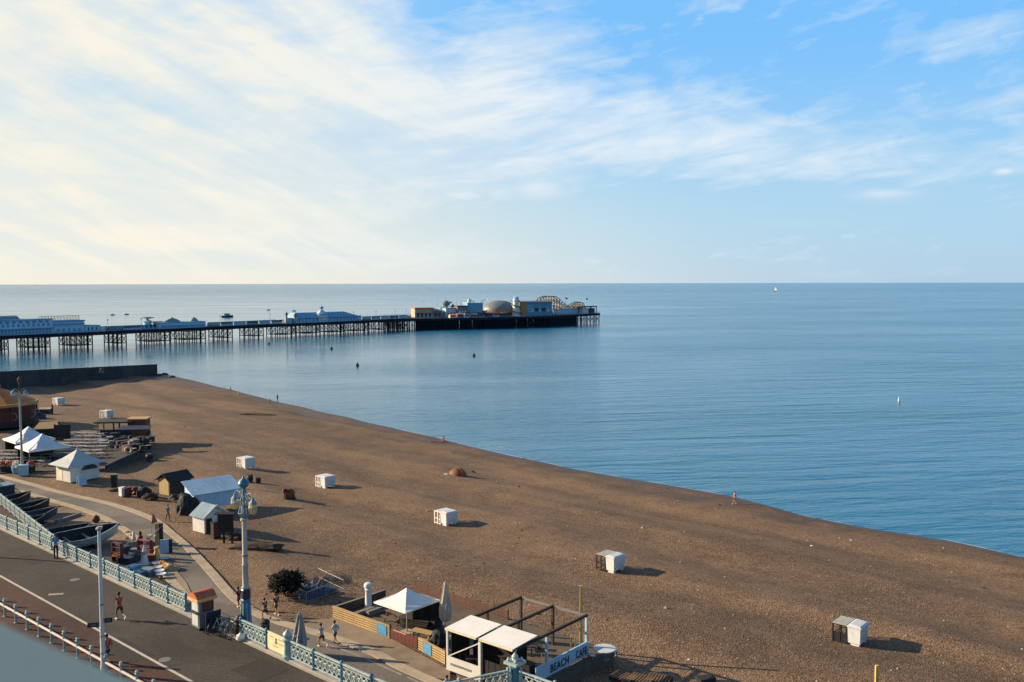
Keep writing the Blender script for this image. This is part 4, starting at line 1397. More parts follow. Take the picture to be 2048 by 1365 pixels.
    for x0, x1 in ((.04, md - .12), (md + .12, wid + .02)):
        r = MB(); r.slab([(x0, -.25, H + .20), (x1, -.25, H + .20), (x1, rd, H + .34), (x0, rd, H + .34)], .05)
        r.build('roof', M['canvas'], t)
        r = MB(); r.box(x0, -.30, H + .06, x1, -.25, H + .20); r.build('fascia', mat('cream_fascia', (.70, .62, .45), .6, .1), t)
    MB().bar((.1, -.02, .95), (md - .1, -.02, H - .25), .09, .07).build('brace', M['white'], t)
    r = MB(); r.box(.04, -.1, .02, md - .1, -.04, .98); r.build('front_panel', M['white'], t)
    q = MB(); rn = random.Random(9); x = .35
    while x < md - .7:
        w = rn.uniform(.05, .12); q.box(x, -.107, .42 + rn.uniform(-.01, .01), x + w, -.101, .58); x += w + .03
    q.build('print', M['grey'], t)
    # long name board down the beach-facing side
    sa, sb = at(1066, 1350, ZL + .6), at(1199, 1304, ZL + .6)
    y0 = (sa - o0).dot(ay); y1 = dep + .1
    y0 = max(.2, y0)
    bo = MB().box(wid + .09, y0, .05, wid + .15, y1, 1.0).build('name_board', M['bluewall'], t)
    MB().box(wid + .06, y0, 1.0, wid + .18, y1, 1.05).build('board_cap', M['pierwhite'], t)
    span = y1 - y0
    for word, f0, f1 in (('BEACH', .26, .60), ('CAFE', .74, .96)):
        cu = bpy.data.curves.new('letters', 'FONT'); cu.body = word; cu.extrude = .012; cu.size = .74; cu.space_character = 1.12; cu.offset = .012
        ob = bpy.data.objects.new('tmp', cu); col.objects.link(ob)
        dg = bpy.context.evaluated_depsgraph_get(); dg.update()
        me = bpy.data.meshes.new_from_object(ob.evaluated_get(dg))
        bpy.data.objects.remove(ob); me.materials.clear(); me.materials.append(M['navy'])
        xs = [v.co.x for v in me.vertices]
        sc_ = (f1 - f0) * span / (max(xs) - min(xs))
        for v in me.vertices: v.co.x = (v.co.x - min(xs)) * sc_
        l = link('lettering', me, t, (wid + .165, y0 + f0 * span, .24)); l.rotation_euler = (math.pi / 2, 0, math.pi / 2)
    # furniture in the shade
    tb = None
    for i, (x, y) in enumerate(((1.1, 1.2), (1.0, 3.2), (4.2, 1.4), (2.9, 5.4), (1.2, 5.6))):
        p = o0 + ax * x + ay * y
        if tb is None:
            tb = thing('cafe_table', '', 'table', p, 0, 'dark tables inside the cafe')
            MB().box(-.4, -.4, .70, .4, .4, .75).build('top', M['dark'], tb)
            MB().lathe([(.28, 0), (.28, .03), (.04, .06), (.04, .70)], 10).build('stand', M['black'], tb)
            o = tb
        else: o = dup(tb, p, RZ + .2 * i, group='dark tables inside the cafe')
        o['label'] = 'dark square cafe table ' + ('behind the white diagonal brace', 'under the first white roof panel near the bar counter', 'behind the dark panelled screen', 'in the open part under the middle dark beam', 'in the open part beside the maroon screen')[i]
    ch = None
    for i, (x, y, a) in enumerate(((.5, .9, 0), (1.8, 1.3, 2), (.5, 2.7, .3), (1.7, 3.6, 2.6), (3.7, .9, .4), (4.9, 1.7, 2.4), (2.3, 5.2, 0), (3.5, 5.8, 3), (.7, 5.0, .8), (1.8, 6.1, 2.2))):
        p = o0 + ax * x + ay * y
        if ch is None:
            ch = thing('cafe_chair', '', 'chair', p, a, 'dark chairs round the cafe tables')
            MB().box(-.21, -.21, .43, .21, .21, .47).build('seat', M['black'], ch)
            MB().box(-.21, .19, .5, .21, .22, .9).build('backrest', M['black'], ch)
            for sx in (-1, 1):
                for sy in (-1, 1): MB().box(sx * .19 - .02, sy * .19 - .02, 0, sx * .19 + .02, sy * .19 + .02, .43 if sy < 0 else .88).build('leg', M['steel'], ch)
            o = ch
        else: o = dup(ch, p, RZ + a, group='dark chairs round the cafe tables')
        o['label'] = 'dark cafe chair with metal legs in the shade of the pergola'
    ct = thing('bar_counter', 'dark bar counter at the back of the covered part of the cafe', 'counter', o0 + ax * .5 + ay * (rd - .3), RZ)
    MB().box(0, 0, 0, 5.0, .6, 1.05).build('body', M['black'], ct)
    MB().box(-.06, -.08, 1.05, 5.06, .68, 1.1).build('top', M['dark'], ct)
    for (xa, ya, xb, yb, nm_) in ((-.02, .35, .02, rd - .1, 'added_side_shade'), (.3, rd + .02, wid - .9, rd + .06, 'added_rear_shade')):  # black sheets added to keep sun out and darken the cafe interior
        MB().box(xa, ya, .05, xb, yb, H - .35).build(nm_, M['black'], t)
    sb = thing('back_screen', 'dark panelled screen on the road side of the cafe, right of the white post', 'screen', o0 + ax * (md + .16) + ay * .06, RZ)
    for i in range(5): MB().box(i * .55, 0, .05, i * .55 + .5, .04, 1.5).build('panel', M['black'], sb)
    # black windbreak sheet behind the parasol, its black also standing for the shadow there
    wa, wb = at(826, 1262, ZL + .05), at(884, 1254, ZL + .05)
    t = thing('windbreak', 'tall black sheet windbreak stretched between posts behind the white parasol', 'windbreak', wa, math.atan2((wb - wa).y, (wb - wa).x))
    L = (wb - wa).length
    g = MB(); n = 16
    vs = [(L * i / n, .10 * math.sin(i * 1.1) + .05, z) for z in (.05, 1.0, 1.9) for i in range(n + 1)] + [(L * i / n, .10 * math.sin(i * 1.1) + .09, z) for z in (.05, 1.0, 1.9) for i in range(n + 1)]
    q = n + 1
    fs = [(r * q + i, r * q + i + 1, (r + 1) * q + i + 1, (r + 1) * q + i) for r in (0, 1) for i in range(n)] + [(3 * q + r * q + i, 3 * q + (r + 1) * q + i, 3 * q + (r + 1) * q + i + 1, 3 * q + r * q + i + 1) for r in (0, 1) for i in range(n)]
    fs += [(2 * q + i, 2 * q + i + 1, 5 * q + i + 1, 5 * q + i) for i in range(n)] + [(i, 3 * q + i, 3 * q + i + 1, i + 1) for i in range(n)]
    g.add(vs, fs).build('sheet', M['rubber'], t)
    for i in range(4): MB().tube((L * i / 3, 0, 0), (L * i / 3, 0, 2.0), .04, None, 6).build('pole', M['dark'], t)
    # clutter heaps under the parasol
    for i, (px, py, nm, lb, s) in enumerate(((838, 1256, 'stacked_tables', 'stack of folded dark tables under the white parasol', 1.0), (868, 1262, 'covered_grill', 'barbecue under a black cover beside the closed beige parasol', .9), (877, 1288, 'covered_heap', 'heap of chairs under a crumpled black sheet inside the terrace fence', 1.1))):
        p = at(px, py, ZL + .05)
        if i == 0:
            t = thing(nm, lb, 'tables', p, RZ + .2)
            for q in range(6): MB().rbox((0, 0, .12 + q * .14), (2.4, 1.5, .06), .05 * (q % 3)).build('tabletop', M['dark'], t)
            MB().box(-1.1, -.7, 0, 1.1, .7, .09).build('base', M['black'], t)
        else:
            bm = bmesh.new(); bmesh.ops.create_icosphere(bm, subdivisions=4, radius=1)
            for v in bm.verts:
                f = v.co.copy()
                sq = max(abs(f.x), abs(f.y), 1e-3)
                v.co = Vector((f.x * .75 * s, f.y * .65 * s, max(f.z, -.0) * 1.05))
                v.co += f * .14 * mnoise.noise(f * 2.6 + Vector((i, 0, 0))) + f * .05 * mnoise.noise(f * 8)
                if v.co.z < 0: v.co.z = 0
            me = bpy.data.meshes.new('cover'); bm.to_mesh(me); bm.free(); me.materials.append(M['rubber'])
            me.polygons.foreach_set('use_smooth', [True] * len(me.polygons))
            t = thing(nm, lb, 'cover', p, RZ); link('cover', me, t)
    tbl = None
    for i, (px, py, lb) in enumerate(((792, 1243, 'low timber bench table on the terrace left of the parasol pole'), (846, 1283, 'tan timber table just inside the terrace fence'))):
        p = at(px, py, ZL + .05)
        picnic(lb, p, RZ + .2 * i, 'timber tables on the cafe terrace', M['brown'] if i == 0 else M['tan'])
    t = thing('round_table', 'round white table outside the corner of the name board', 'table', at(1209, 1319, ZL - .1), 0)
    MB().lathe([(.80, .72), (.82, .74), (.82, .78), (.78, .8)], 20).build('top', M['pole'], t)
    MB().lathe([(.35, 0), (.35, .04), (.05, .08), (.05, .72)], 10).build('stand', M['grey'], t)
    for a in (.4, 2.0, 3.6):
        s = thing('stool', 'grey stool drawn up to the round white table', 'stool', at(1209, 1319, ZL - .1) + Vector((math.cos(a) * .95, math.sin(a) * .95, 0)), a, 'stools round the white table')
        MB().lathe([(.2, .44), (.2, .48)], 10).build('seat', M['plastic'], s)
        MB().lathe([(.16, 0), (.05, .2), (.05, .44)], 8).build('stand', M['grey'], s)
    p = at(1162, 1288, ZL)
    t = thing('timber_post', 'tall yellow timber post rising behind the cafe pergola', 'post', p)
    MB().box(-.09, -.09, 0, .09, .09, zof(1184, p.y) - ZL).build('shaft', M['yellowp'], t)
    MB().box(-.11, -.11, zof(1184, p.y) - ZL, .11, .11, zof(1184, p.y) - ZL + .05).build('cap', M['tan'], t)
    p = on_beach(1753, 1372)
    t = thing('timber_post', 'short yellow timber post at the lower border of the beach below the last litter bay', 'post', p)
    MB().box(-.1, -.1, 0, .1, .1, zof(1350, p.y) - p.z).build('shaft', M['yellowp'], t)
    for i, (px, py, s) in enumerate(((1142, 1306, .7), (1150, 1308, .8))):
        t = thing('timber_post', ('short tan stake by the name board, the thinner', 'short tan stake by the name board, the taller')[i], 'post', at(px, py, ZL)); MB().box(-.05, -.05, 0, .05, .05, .9 + s * .4).build('shaft', M['tan'], t)
    # pallets and steps at the foot of the sign board
    for i, (px, py) in enumerate(((1246, 1362), (1282, 1366), (1318, 1366))):
        p = at(px, py, ZL - .2)
        t = thing('pallet', ('dark timber pallet closest to the round white table', 'dark timber pallet in the middle of the three', 'dark timber pallet farthest from the cafe')[i], 'pallet', p, RZ + .15 * i, 'dark pallets lying beside the cafe')
        sl_ = MB().box(0, -.6, 0, .12, .6, .03).mesh('slat', M['brown'])
        for q in range(8): link('slat', sl_, t, (-.75 + q * .2, 0, .32))
        for q in range(3): MB().box(-.75, -.55 + q * .5, 0, .8, -.45 + q * .5, .32).build('bearer', M['dark'], t)
    t = thing('box', 'black plastic box on the shingle at the lower border of the picture', 'box', on_beach(1412, 1368), .3)
    MB().box(-.55, -.35, 0, .55, .35, .42).build('body', M['black'], t); MB().box(-.58, -.38, .42, .58, .38, .47).build('lid', M['rubber'], t)
    # dark rubbish bin and man-height bin on the lower road by the lamp
    t = thing('litter_bin', 'black litter bin on the lower road behind the lamp railing', 'bin', at(531, 1272, ZL), .3)
    MB().lathe([(.30, 0), (.32, 1.0), (.35, 1.02), (.35, 1.1), (.15, 1.25)], 12).build('body', M['black'], t, smooth=True)
    MB().box(-.15, -.36, .82, .15, -.3, .96).build('slot', M['grey'], t)


PIC = {}


def picnic(label, loc, rz, group, m, name='picnic_table'):
    k = m.name
    if k not in PIC:
        t = thing(name, label, 'table', loc, rz, group)
        MB().box(-.9, -.36, .72, .9, .36, .76).build('tabletop', m, t)
        b = MB().box(-.9, -.13, .43, .9, .13, .47).mesh('bench', m)
        link('bench', b, t, (0, -.66, 0)); link('bench', b, t, (0, .66, 0))
        for x in (-.7, .7):
            f = MB(); f.bar((x, -.75, .38), (x, .75, .38), .05, .09); f.bar((x, -.62, 0), (x, -.2, .72), .05, .09); f.bar((x, .62, 0), (x, .2, .72), .05, .09)
            f.build('frame', m, t)
        PIC[k] = t
        return t
    return dup(PIC[k], loc, rz, label, group)
# ------------------------------------------------------------------ the beach
def litter_bays():
    LST = [(118, 810, 'white litter bay farthest up the beach, to the seaward side of the orange carousel', 0, 1.0, .1),
           (214, 836, 'white litter bay nearest the dark open bar hut', 0, 1.0, .25),
           (493, 936, 'white litter bay beyond the blue lamp finial, next to black barrels', 0, 1.0, .0),
           (652, 974, 'white litter bay between the lamp lanterns and the little orange tent', 0, 1.0, -.05),
           (893, 1048, 'white litter bay straight below the little orange tent', 0, 1.0, -.1),
           (1222, 1140, 'white litter bay with dark open cage alone above the cafe pergola', 1, 1.0, -.05),
           (1702, 1284, 'largest white litter bay with black half-boarded cage, apart at the lower beach', 2, 1.0, .0)]
    for i, (px, py, lb, kind, s, da) in enumerate(LST):
        p = on_beach(px, py)
        t = thing('litter_bay', lb, 'bin', p, RZ + da, 'white litter bays standing along the beach')
        # cage part towards -x, white wheeled bin at +x ; y is depth
        fm = M['bag'] if kind == 0 else M['black']
        W_, D_, H_ = 1.10, 1.70, 1.50
        for x in (-W_, -W_ / 2, -.06):
            for y in (-D_ / 2, D_ / 2): MB().box(x - .055, y - .055, 0, x + .055, y + .055, H_).build('post', fm, t)
        rl = MB().box(-W_, -.03, 0, 0, .03, .07).mesh('rail', fm)
        for y in (-D_ / 2, D_ / 2):
            for z in (.10, .62, H_ - .07): link('rail', rl, t, (0, y, z))
        er = MB().box(-.03, -D_ / 2, 0, .03, D_ / 2, .07).mesh('end_rail', fm)
        for z in (.10, .62, H_ - .07): link('end_rail', er, t, (-W_, 0, z))
        if kind == 2: MB().box(-W_, -D_ / 2 - .02, .05, -.02, -D_ / 2 + .02, .86).build('board', M['black'], t)
        if kind == 1: MB().box(-W_ + .1, D_ / 2 - .2, .1, -.1, D_ / 2 - .05, .75).build('board', M['tan'], t)
        lid = MB().box(-W_ - .04, -D_ / 2 - .05, 0, -W_ / 2 - .02, D_ / 2 + .05, .05).mesh('lid', M['canvasg'] if kind else M['plastic'])
        link('lid', lid, t, (0, 0, H_)); link('lid', lid, t, (W_ / 2 - .02, 0, H_ + .004))
        b = MB()
        x0, x1, y0, y1 = .04, 1.02, -.90, .90
        b.add([(x0 + .04, y0 + .06, .24), (x1 - .04, y0 + .06, .24), (x1 - .04, y1 - .06, .24), (x0 + .04, y1 - .06, .24), (x0, y0, 1.46), (x1, y0, 1.46), (x1, y1, 1.46), (x0, y1, 1.46)],
              [(3, 2, 1, 0), (4, 5, 6, 7), (0, 1, 5, 4), (1, 2, 6, 5), (2, 3, 7, 6), (3, 0, 4, 7)])
        for y in (-.5, -.17, .17, .5): b.box(x1 - .03, y - .05, .3, x1 + .035, y + .05, 1.44)
        b.build('bin_body', M['plastic'], t)
        r = MB(); r.box(x0 - .06, y0 - .05, 1.46, x1 + .06, y1 + .05, 1.53); r.build('bin_rim', M['plastic'], t)
        r = MB(); r.add([(x0 - .04, y0 - .03, 1.53), (x1 + .04, y0 - .03, 1.53), (x1 + .04, y1 + .03, 1.53), (x0 - .04, y1 + .03, 1.53), (x0 + .15, y0 + .2, 1.66), (x1 - .1, y0 + .2, 1.60), (x1 - .1, y1 - .2, 1.60), (x0 + .15, y1 - .2, 1.66)],
                        [(3, 2, 1, 0), (4, 5, 6, 7), (0, 1, 5, 4), (1, 2, 6, 5), (2, 3, 7, 6), (3, 0, 4, 7)]); r.build('bin_lid', M['plastic'], t)
        fo = MB().box(-.36, -.16, 0, .36, .16, .26).mesh('foot', M['plastic'])
        for y in (-.6, .6): link('foot', fo, t, (.53, y, 0))


def tent_and_litter():
    p = on_beach(915, 951)
    t = thing('tent', 'little rust orange dome tent pitched on the open shingle', 'tent', p, -.5)
    mb = MB(); n, r = 14, 1.15
    mb.lathe([(1.15, 0), (1.1, .25), (.95, .6), (.66, .92), (.3, 1.1), (.03, 1.15)], n, sx=1.25)
    mb.build('flysheet', mat('rust_orange_nylon', (.15, .055, .02), .7, .35, 2), t, smooth=True)
    b = MB()
    for a in (.4, -.4):
        pts = [(1.46 * math.cos(q) * math.cos(a), 1.18 * math.cos(q) * math.sin(a) * 1.2, 1.18 * math.sin(q)) for q in [math.pi * i / 12 for i in range(13)]]
        b.path(pts, .02, 5)
    b.build('pole', M['orange'], t)
    d = MB(); d.add([(-1.46, -.25, .02), (-1.46, .3, .02), (-1.05, .2, .75), (-1.05, -.15, .75)], [(0, 1, 2, 3)])
    d.slab([(-1.47, -.28, .03), (-1.47, .3, .03), (-1.03, .18, .78), (-1.03, -.16, .78)], .03); d.build('door', M['cream'], t)
    for (px, py, nm, lb, s, mm) in ((893, 950, 'rucksack', 'pale rucksack lying to the sunny side of the orange tent', .30, 'bag'), (945, 945, 'rucksack', 'dark red rucksack lying in the lee of the orange tent', .36, 'maroon')):
        lump(nm, lb, 'bag', on_beach(px, py), s, M[mm])
    for (px, py, lb, s) in ((1624, 1093, 'white scrap of paper on the bare shingle below the lone red figure', .16), (1702, 1081, 'small pale scrap on the shingle toward the waterline', .1), (890, 1180, 'white scrap of paper beside the closed beige parasol top', .1), (1378, 1320, 'dark scrap lying on the shingle past the cafe corner', .09)):
        lump('litter_scrap', lb, 'litter', on_beach(px, py), s, M['bag'])
    lump('debris_heap', 'low dark heap of weed stretched on the far shingle near the waterline', 'heap', on_beach(515, 830), 1.2, M['weed'], (4.2, .9, .30))
    lump('debris_heap', 'dark heap of beach weed and netting behind the tall lamp shaft', 'heap', on_beach(512, 1096), 1.0, M['weed'], (2.6, 1.2, .55))
    lump('debris_heap', 'smaller dark clump of weed against the legs of the black notice board', 'heap', on_beach(470, 1078), 1.0, M['weed'], (1.0, .8, .6))
    for (px, py, lb, r, h) in ((500, 965, 'black barrel by the lamp finial, the larger of two', .42, 1.0), (517, 966, 'small black barrel farther from the blue roofed store', .33, .7), (299, 922, 'dark barrel standing on the shingle beyond the white kiosk', .55, 1.05)):
        p = on_beach(px, py)
        t = thing('barrel', lb, 'barrel', p)
        MB().lathe([(r * .86, 0), (r, h * .3), (r * 1.02, h * .55), (r * .9, h), (r * .8, h + .02)], 12).build('body', M['rubber'], t, smooth=True)
        for z in (.22, .78): MB().lathe([(r * .97, h * z), (r * 1.03, h * z + .02), (r * .97, h * z + .06)], 12).build('hoop', M['grey'], t)
    p = on_beach(579, 998)
    t = thing('winch', 'dark rusty beach winch alone on the shingle beyond the lamp lanterns', 'winch', p, .4)
    MB().box(-.75, -.5, 0, .75, .5, .18).build('bed', M['dark'], t)
    for y in (-.42, .42): MB().prism([(-.6, y - .06), (.5, y - .06), (.5, y + .06), (-.6, y + .06)], .18, 1.0).build('frame', M['rust'], t)
    d = MB().tube((0, -.4, .75), (0, .4, .75), .42, None, 14); d.build('drum', M['rust'], t)
    MB().ring((.05, -.55, .75), .55, .05, 'y', 16, 4).build('wheel', M['dark'], t)
    MB().box(-.8, -.35, .9, -.3, .35, 1.35).build('engine_cover', M['maroon'], t)


def lump(name, label, cat, p, s, m, sc_=(1.2, .9, .7)):
    bm = bmesh.new(); bmesh.ops.create_icosphere(bm, subdivisions=3, radius=1)
    for v in bm.verts:
        f = v.co.copy()
        v.co *= 1 + .30 * mnoise.noise(f * 2.2 + Vector(p) * .1) + .16 * mnoise.noise(f * 6)
        v.co.z = max(v.co.z, -.15)
        v.co = Vector((v.co.x * s * sc_[0], v.co.y * s * sc_[1], v.co.z * s * sc_[2]))
    me = bpy.data.meshes.new(name); bm.to_mesh(me); bm.free(); me.materials.append(m)
    o = link(name, me, None, p, random.uniform(-.3, .3))
    return tag(o, label, cat)


def bush_and_pen():
    p = at(574, 1194, ZL - .1)
    t = thing('bush', 'round dark evergreen bush at the corner of the tarpaulin pen', 'bush', p)
    lm = bpy.data.materials.new('dark_leaf'); lm.use_nodes = True
    tt = lm.node_tree; k = NT(tt); b = tt.nodes['Principled BSDF']
    n = k.noise(k.new('ShaderNodeTexCoord').outputs['Object'], 1.5, 3)
    tt.links.new(k.mix(k.step(n, .35, .65), (.004, .008, .006), (.014, .021, .013)), b.inputs['Base Color']); b.inputs['Roughness'].default_value = .8; b.inputs['Specular IOR Level'].default_value = .1
    mb = MB(); rn = random.Random(2)
    for i in range(5200):
        a, c = rn.uniform(0, 2 * math.pi), rn.uniform(-.35, 1)
        q = math.sqrt(max(0, 1 - c * c)); dirv = Vector((q * math.cos(a), q * math.sin(a), c))
        rr = 1 + .42 * mnoise.noise(dirv * 1.9) + .24 * mnoise.noise(dirv * 5)
        rr *= rn.uniform(.66, 1.02) + (.16 if rn.random() < .04 else 0)
        c0 = Vector((dirv.x * 1.42 * rr, dirv.y * 1.42 * rr, 1.05 + dirv.z * 1.22 * rr))
        if c0.z < .05: continue
        u = Vector((rn.uniform(-1, 1), rn.uniform(-1, 1), rn.uniform(-1, 1))).normalized(); v = u.cross(dirv).normalized(); s = rn.uniform(.05, .12)
        mb.add([c0 - u * s, c0 + v * s * .6, c0 + u * s, c0 - v * s * .6], [(0, 1, 2, 3)])
    mb.build('foliage', lm, t)
    st = MB()
    for i in range(5):
        a = i * 1.3; st.tube((.1 * math.cos(a), .1 * math.sin(a), 0), (.7 * math.cos(a), .7 * math.sin(a), 1.3), .06, .02, 6)
    st.build('stem', M['weed'], t)
    # pen of metal barriers with blue tarpaulin
    f, l, r = at(613, 1208, ZL - .1), at(562, 1181, ZL - .1), at(688, 1183, ZL - .1)
    bk = l + (r - f)
    pts = [l, f, r, bk]
    t = thing('barrier_pen', 'pen of grey metal barriers around a blue tarpaulin on the beach edge', 'pen', l)
    for a, b in zip(pts, pts[1:] + pts[:1]):
        a, b = Vector(a), Vector(b); nseg = 2
        d = (b - a) / nseg; L = d.length
        g = MB()
        g.tube((0.03, 0, .1), (.03, 0, .95), .025, None, 6).tube((L - .03, 0, .1), (L - .03, 0, .95), .025, None, 6).tube((.03, 0, .95), (L - .03, 0, .95), .03, None, 6).tube((.03, 0, .2), (L - .03, 0, .2), .022, None, 6)
        for q in range(1, int(L / .22)): g.tube((q * .22, 0, .2), (q * .22, 0, .95), .010, None, 4)
        for x in (.25, L - .25): g.bar((x, -.28, .05), (x, .28, .05), .04, .04); g.bar((x, 0, .05), (x, 0, .2), .04, .04)
        me = g.mesh('barrier', M['steel'])
        for q in range(nseg): link('barrier', me, t, a + d * q - Vector(l), math.atan2(d.y, d.x))
    u, v = (r - f), (l - f)
    c = f + u * .5 + v * .5
    gr = MB(); n = 14; vs, fs = [], []
    for i in range(n + 1):
        for j in range(n + 1):
            q = f + u * (.08 + .84 * i / n) + v * (.10 + .75 * j / n)
            e = min(i, j, n - i, n - j) / n
            vs.append((q.x - c.x, q.y - c.y, .06 + min(.5, e * 2.2) * (.8 + .5 * mnoise.noise((i * .5, j * .5, 1))) + .05 * mnoise.noise((i * 1.3, j * 1.3, 4))))
    for i in range(n):
        for j in range(n): fs.append((i * (n + 1) + j, (i + 1) * (n + 1) + j, (i + 1) * (n + 1) + j + 1, i * (n + 1) + j + 1))
    gr.add(vs, fs)
    o = gr.build('tarpaulin', M['navyt'], None, c); tag(o, 'dark blue tarpaulin over a low heap inside the metal barriers', 'tarpaulin')
    for i, (px, py, lb) in enumerate(((628, 1170, 'tuft of pale dry grass at the back of the barrier pen'), (655, 1168, 'larger tuft of pale dry grass behind the tarpaulin'), (686, 1166, 'tuft of thin dry stems at the corner of the barrier pen'))):
        g = MB(); rn = random.Random(i)
        for q in range(170):
            a, rr = rn.uniform(0, 6.28), rn.uniform(0, .6)
            b0 = Vector((rr * math.cos(a) * 1.5, rr * math.sin(a), 0)); tp = b0 + Vector((rn.uniform(-.3, .3), rn.uniform(-.3, .3), rn.uniform(.4, .95)))
            w = Vector((.02, 0, 0)); g.add([b0 - w, b0 + w, tp], [(0, 1, 2)])
        o = g.build('grass_tuft', mat('dry_grass', (.30, .25, .17), .9, .3, 3), None, on_beach(px, py)); tag(o, lb, 'plant', 'dry grass tufts by the pen')
    t = thing('mooring_hoop', 'leaning hoop of pale metal tube beside the dry grass tufts', 'hoop', at(668, 1180, ZL - .1), .4)
    MB().path([(1.5 * math.cos(q), .3 * math.sin(q), 1.5 * math.sin(q)) for q in [math.pi * i / 14 for i in range(15)]], .03, 5).build('tube', M['steel'], t)


# ------------------------------------------------------------------ huts along the path
def gable_hut(t, w, l, h, rise, wall_m, roof_m, over=.2, ridge='x'):
    """walls from 0..w by 0..l, ridge along x or y"""
    MB().box(0, 0, 0, w, l, h).build('wall', wall_m, t)
    g = MB()
    if ridge == 'x':
        for x in (0, w): g.add([(x - .01, 0, h), (x - .01, l, h), (x - .01, l / 2, h + rise), (x + .01, 0, h), (x + .01, l, h), (x + .01, l / 2, h + rise)], [(0, 2, 1), (3, 4, 5), (0, 1, 4, 3), (1, 2, 5, 4), (2, 0, 3, 5)])
        sl = rise / (l / 2)
        for s in (0, 1):
            y0 = -over if s == 0 else l + over; z0 = h - over * sl
            MB().slab([(-over, y0, z0 + .08), (w + over, y0, z0 + .08), (w + over, l / 2, h + rise + .08), (-over, l / 2, h + rise + .08)], .08).build('roof', roof_m, t)
    else:
        for y in (0, l): g.add([(0, y - .01, h), (w, y - .01, h), (w / 2, y - .01, h + rise), (0, y + .01, h), (w, y + .01, h), (w / 2, y + .01, h + rise)], [(0, 1, 2), (3, 5, 4), (0, 3, 4, 1), (1, 4, 5, 2), (2, 5, 3, 0)])
        sl = rise / (w / 2)
        for s in (0, 1):
            x0 = -over if s == 0 else w + over; z0 = h - over * sl
            MB().slab([(x0, -over, z0 + .08), (x0, l + over, z0 + .08), (w / 2, l + over, h + rise + .08), (w / 2, -over, h + rise + .08)], .08).build('roof', roof_m, t)
    g.build('gable', wall_m, t)


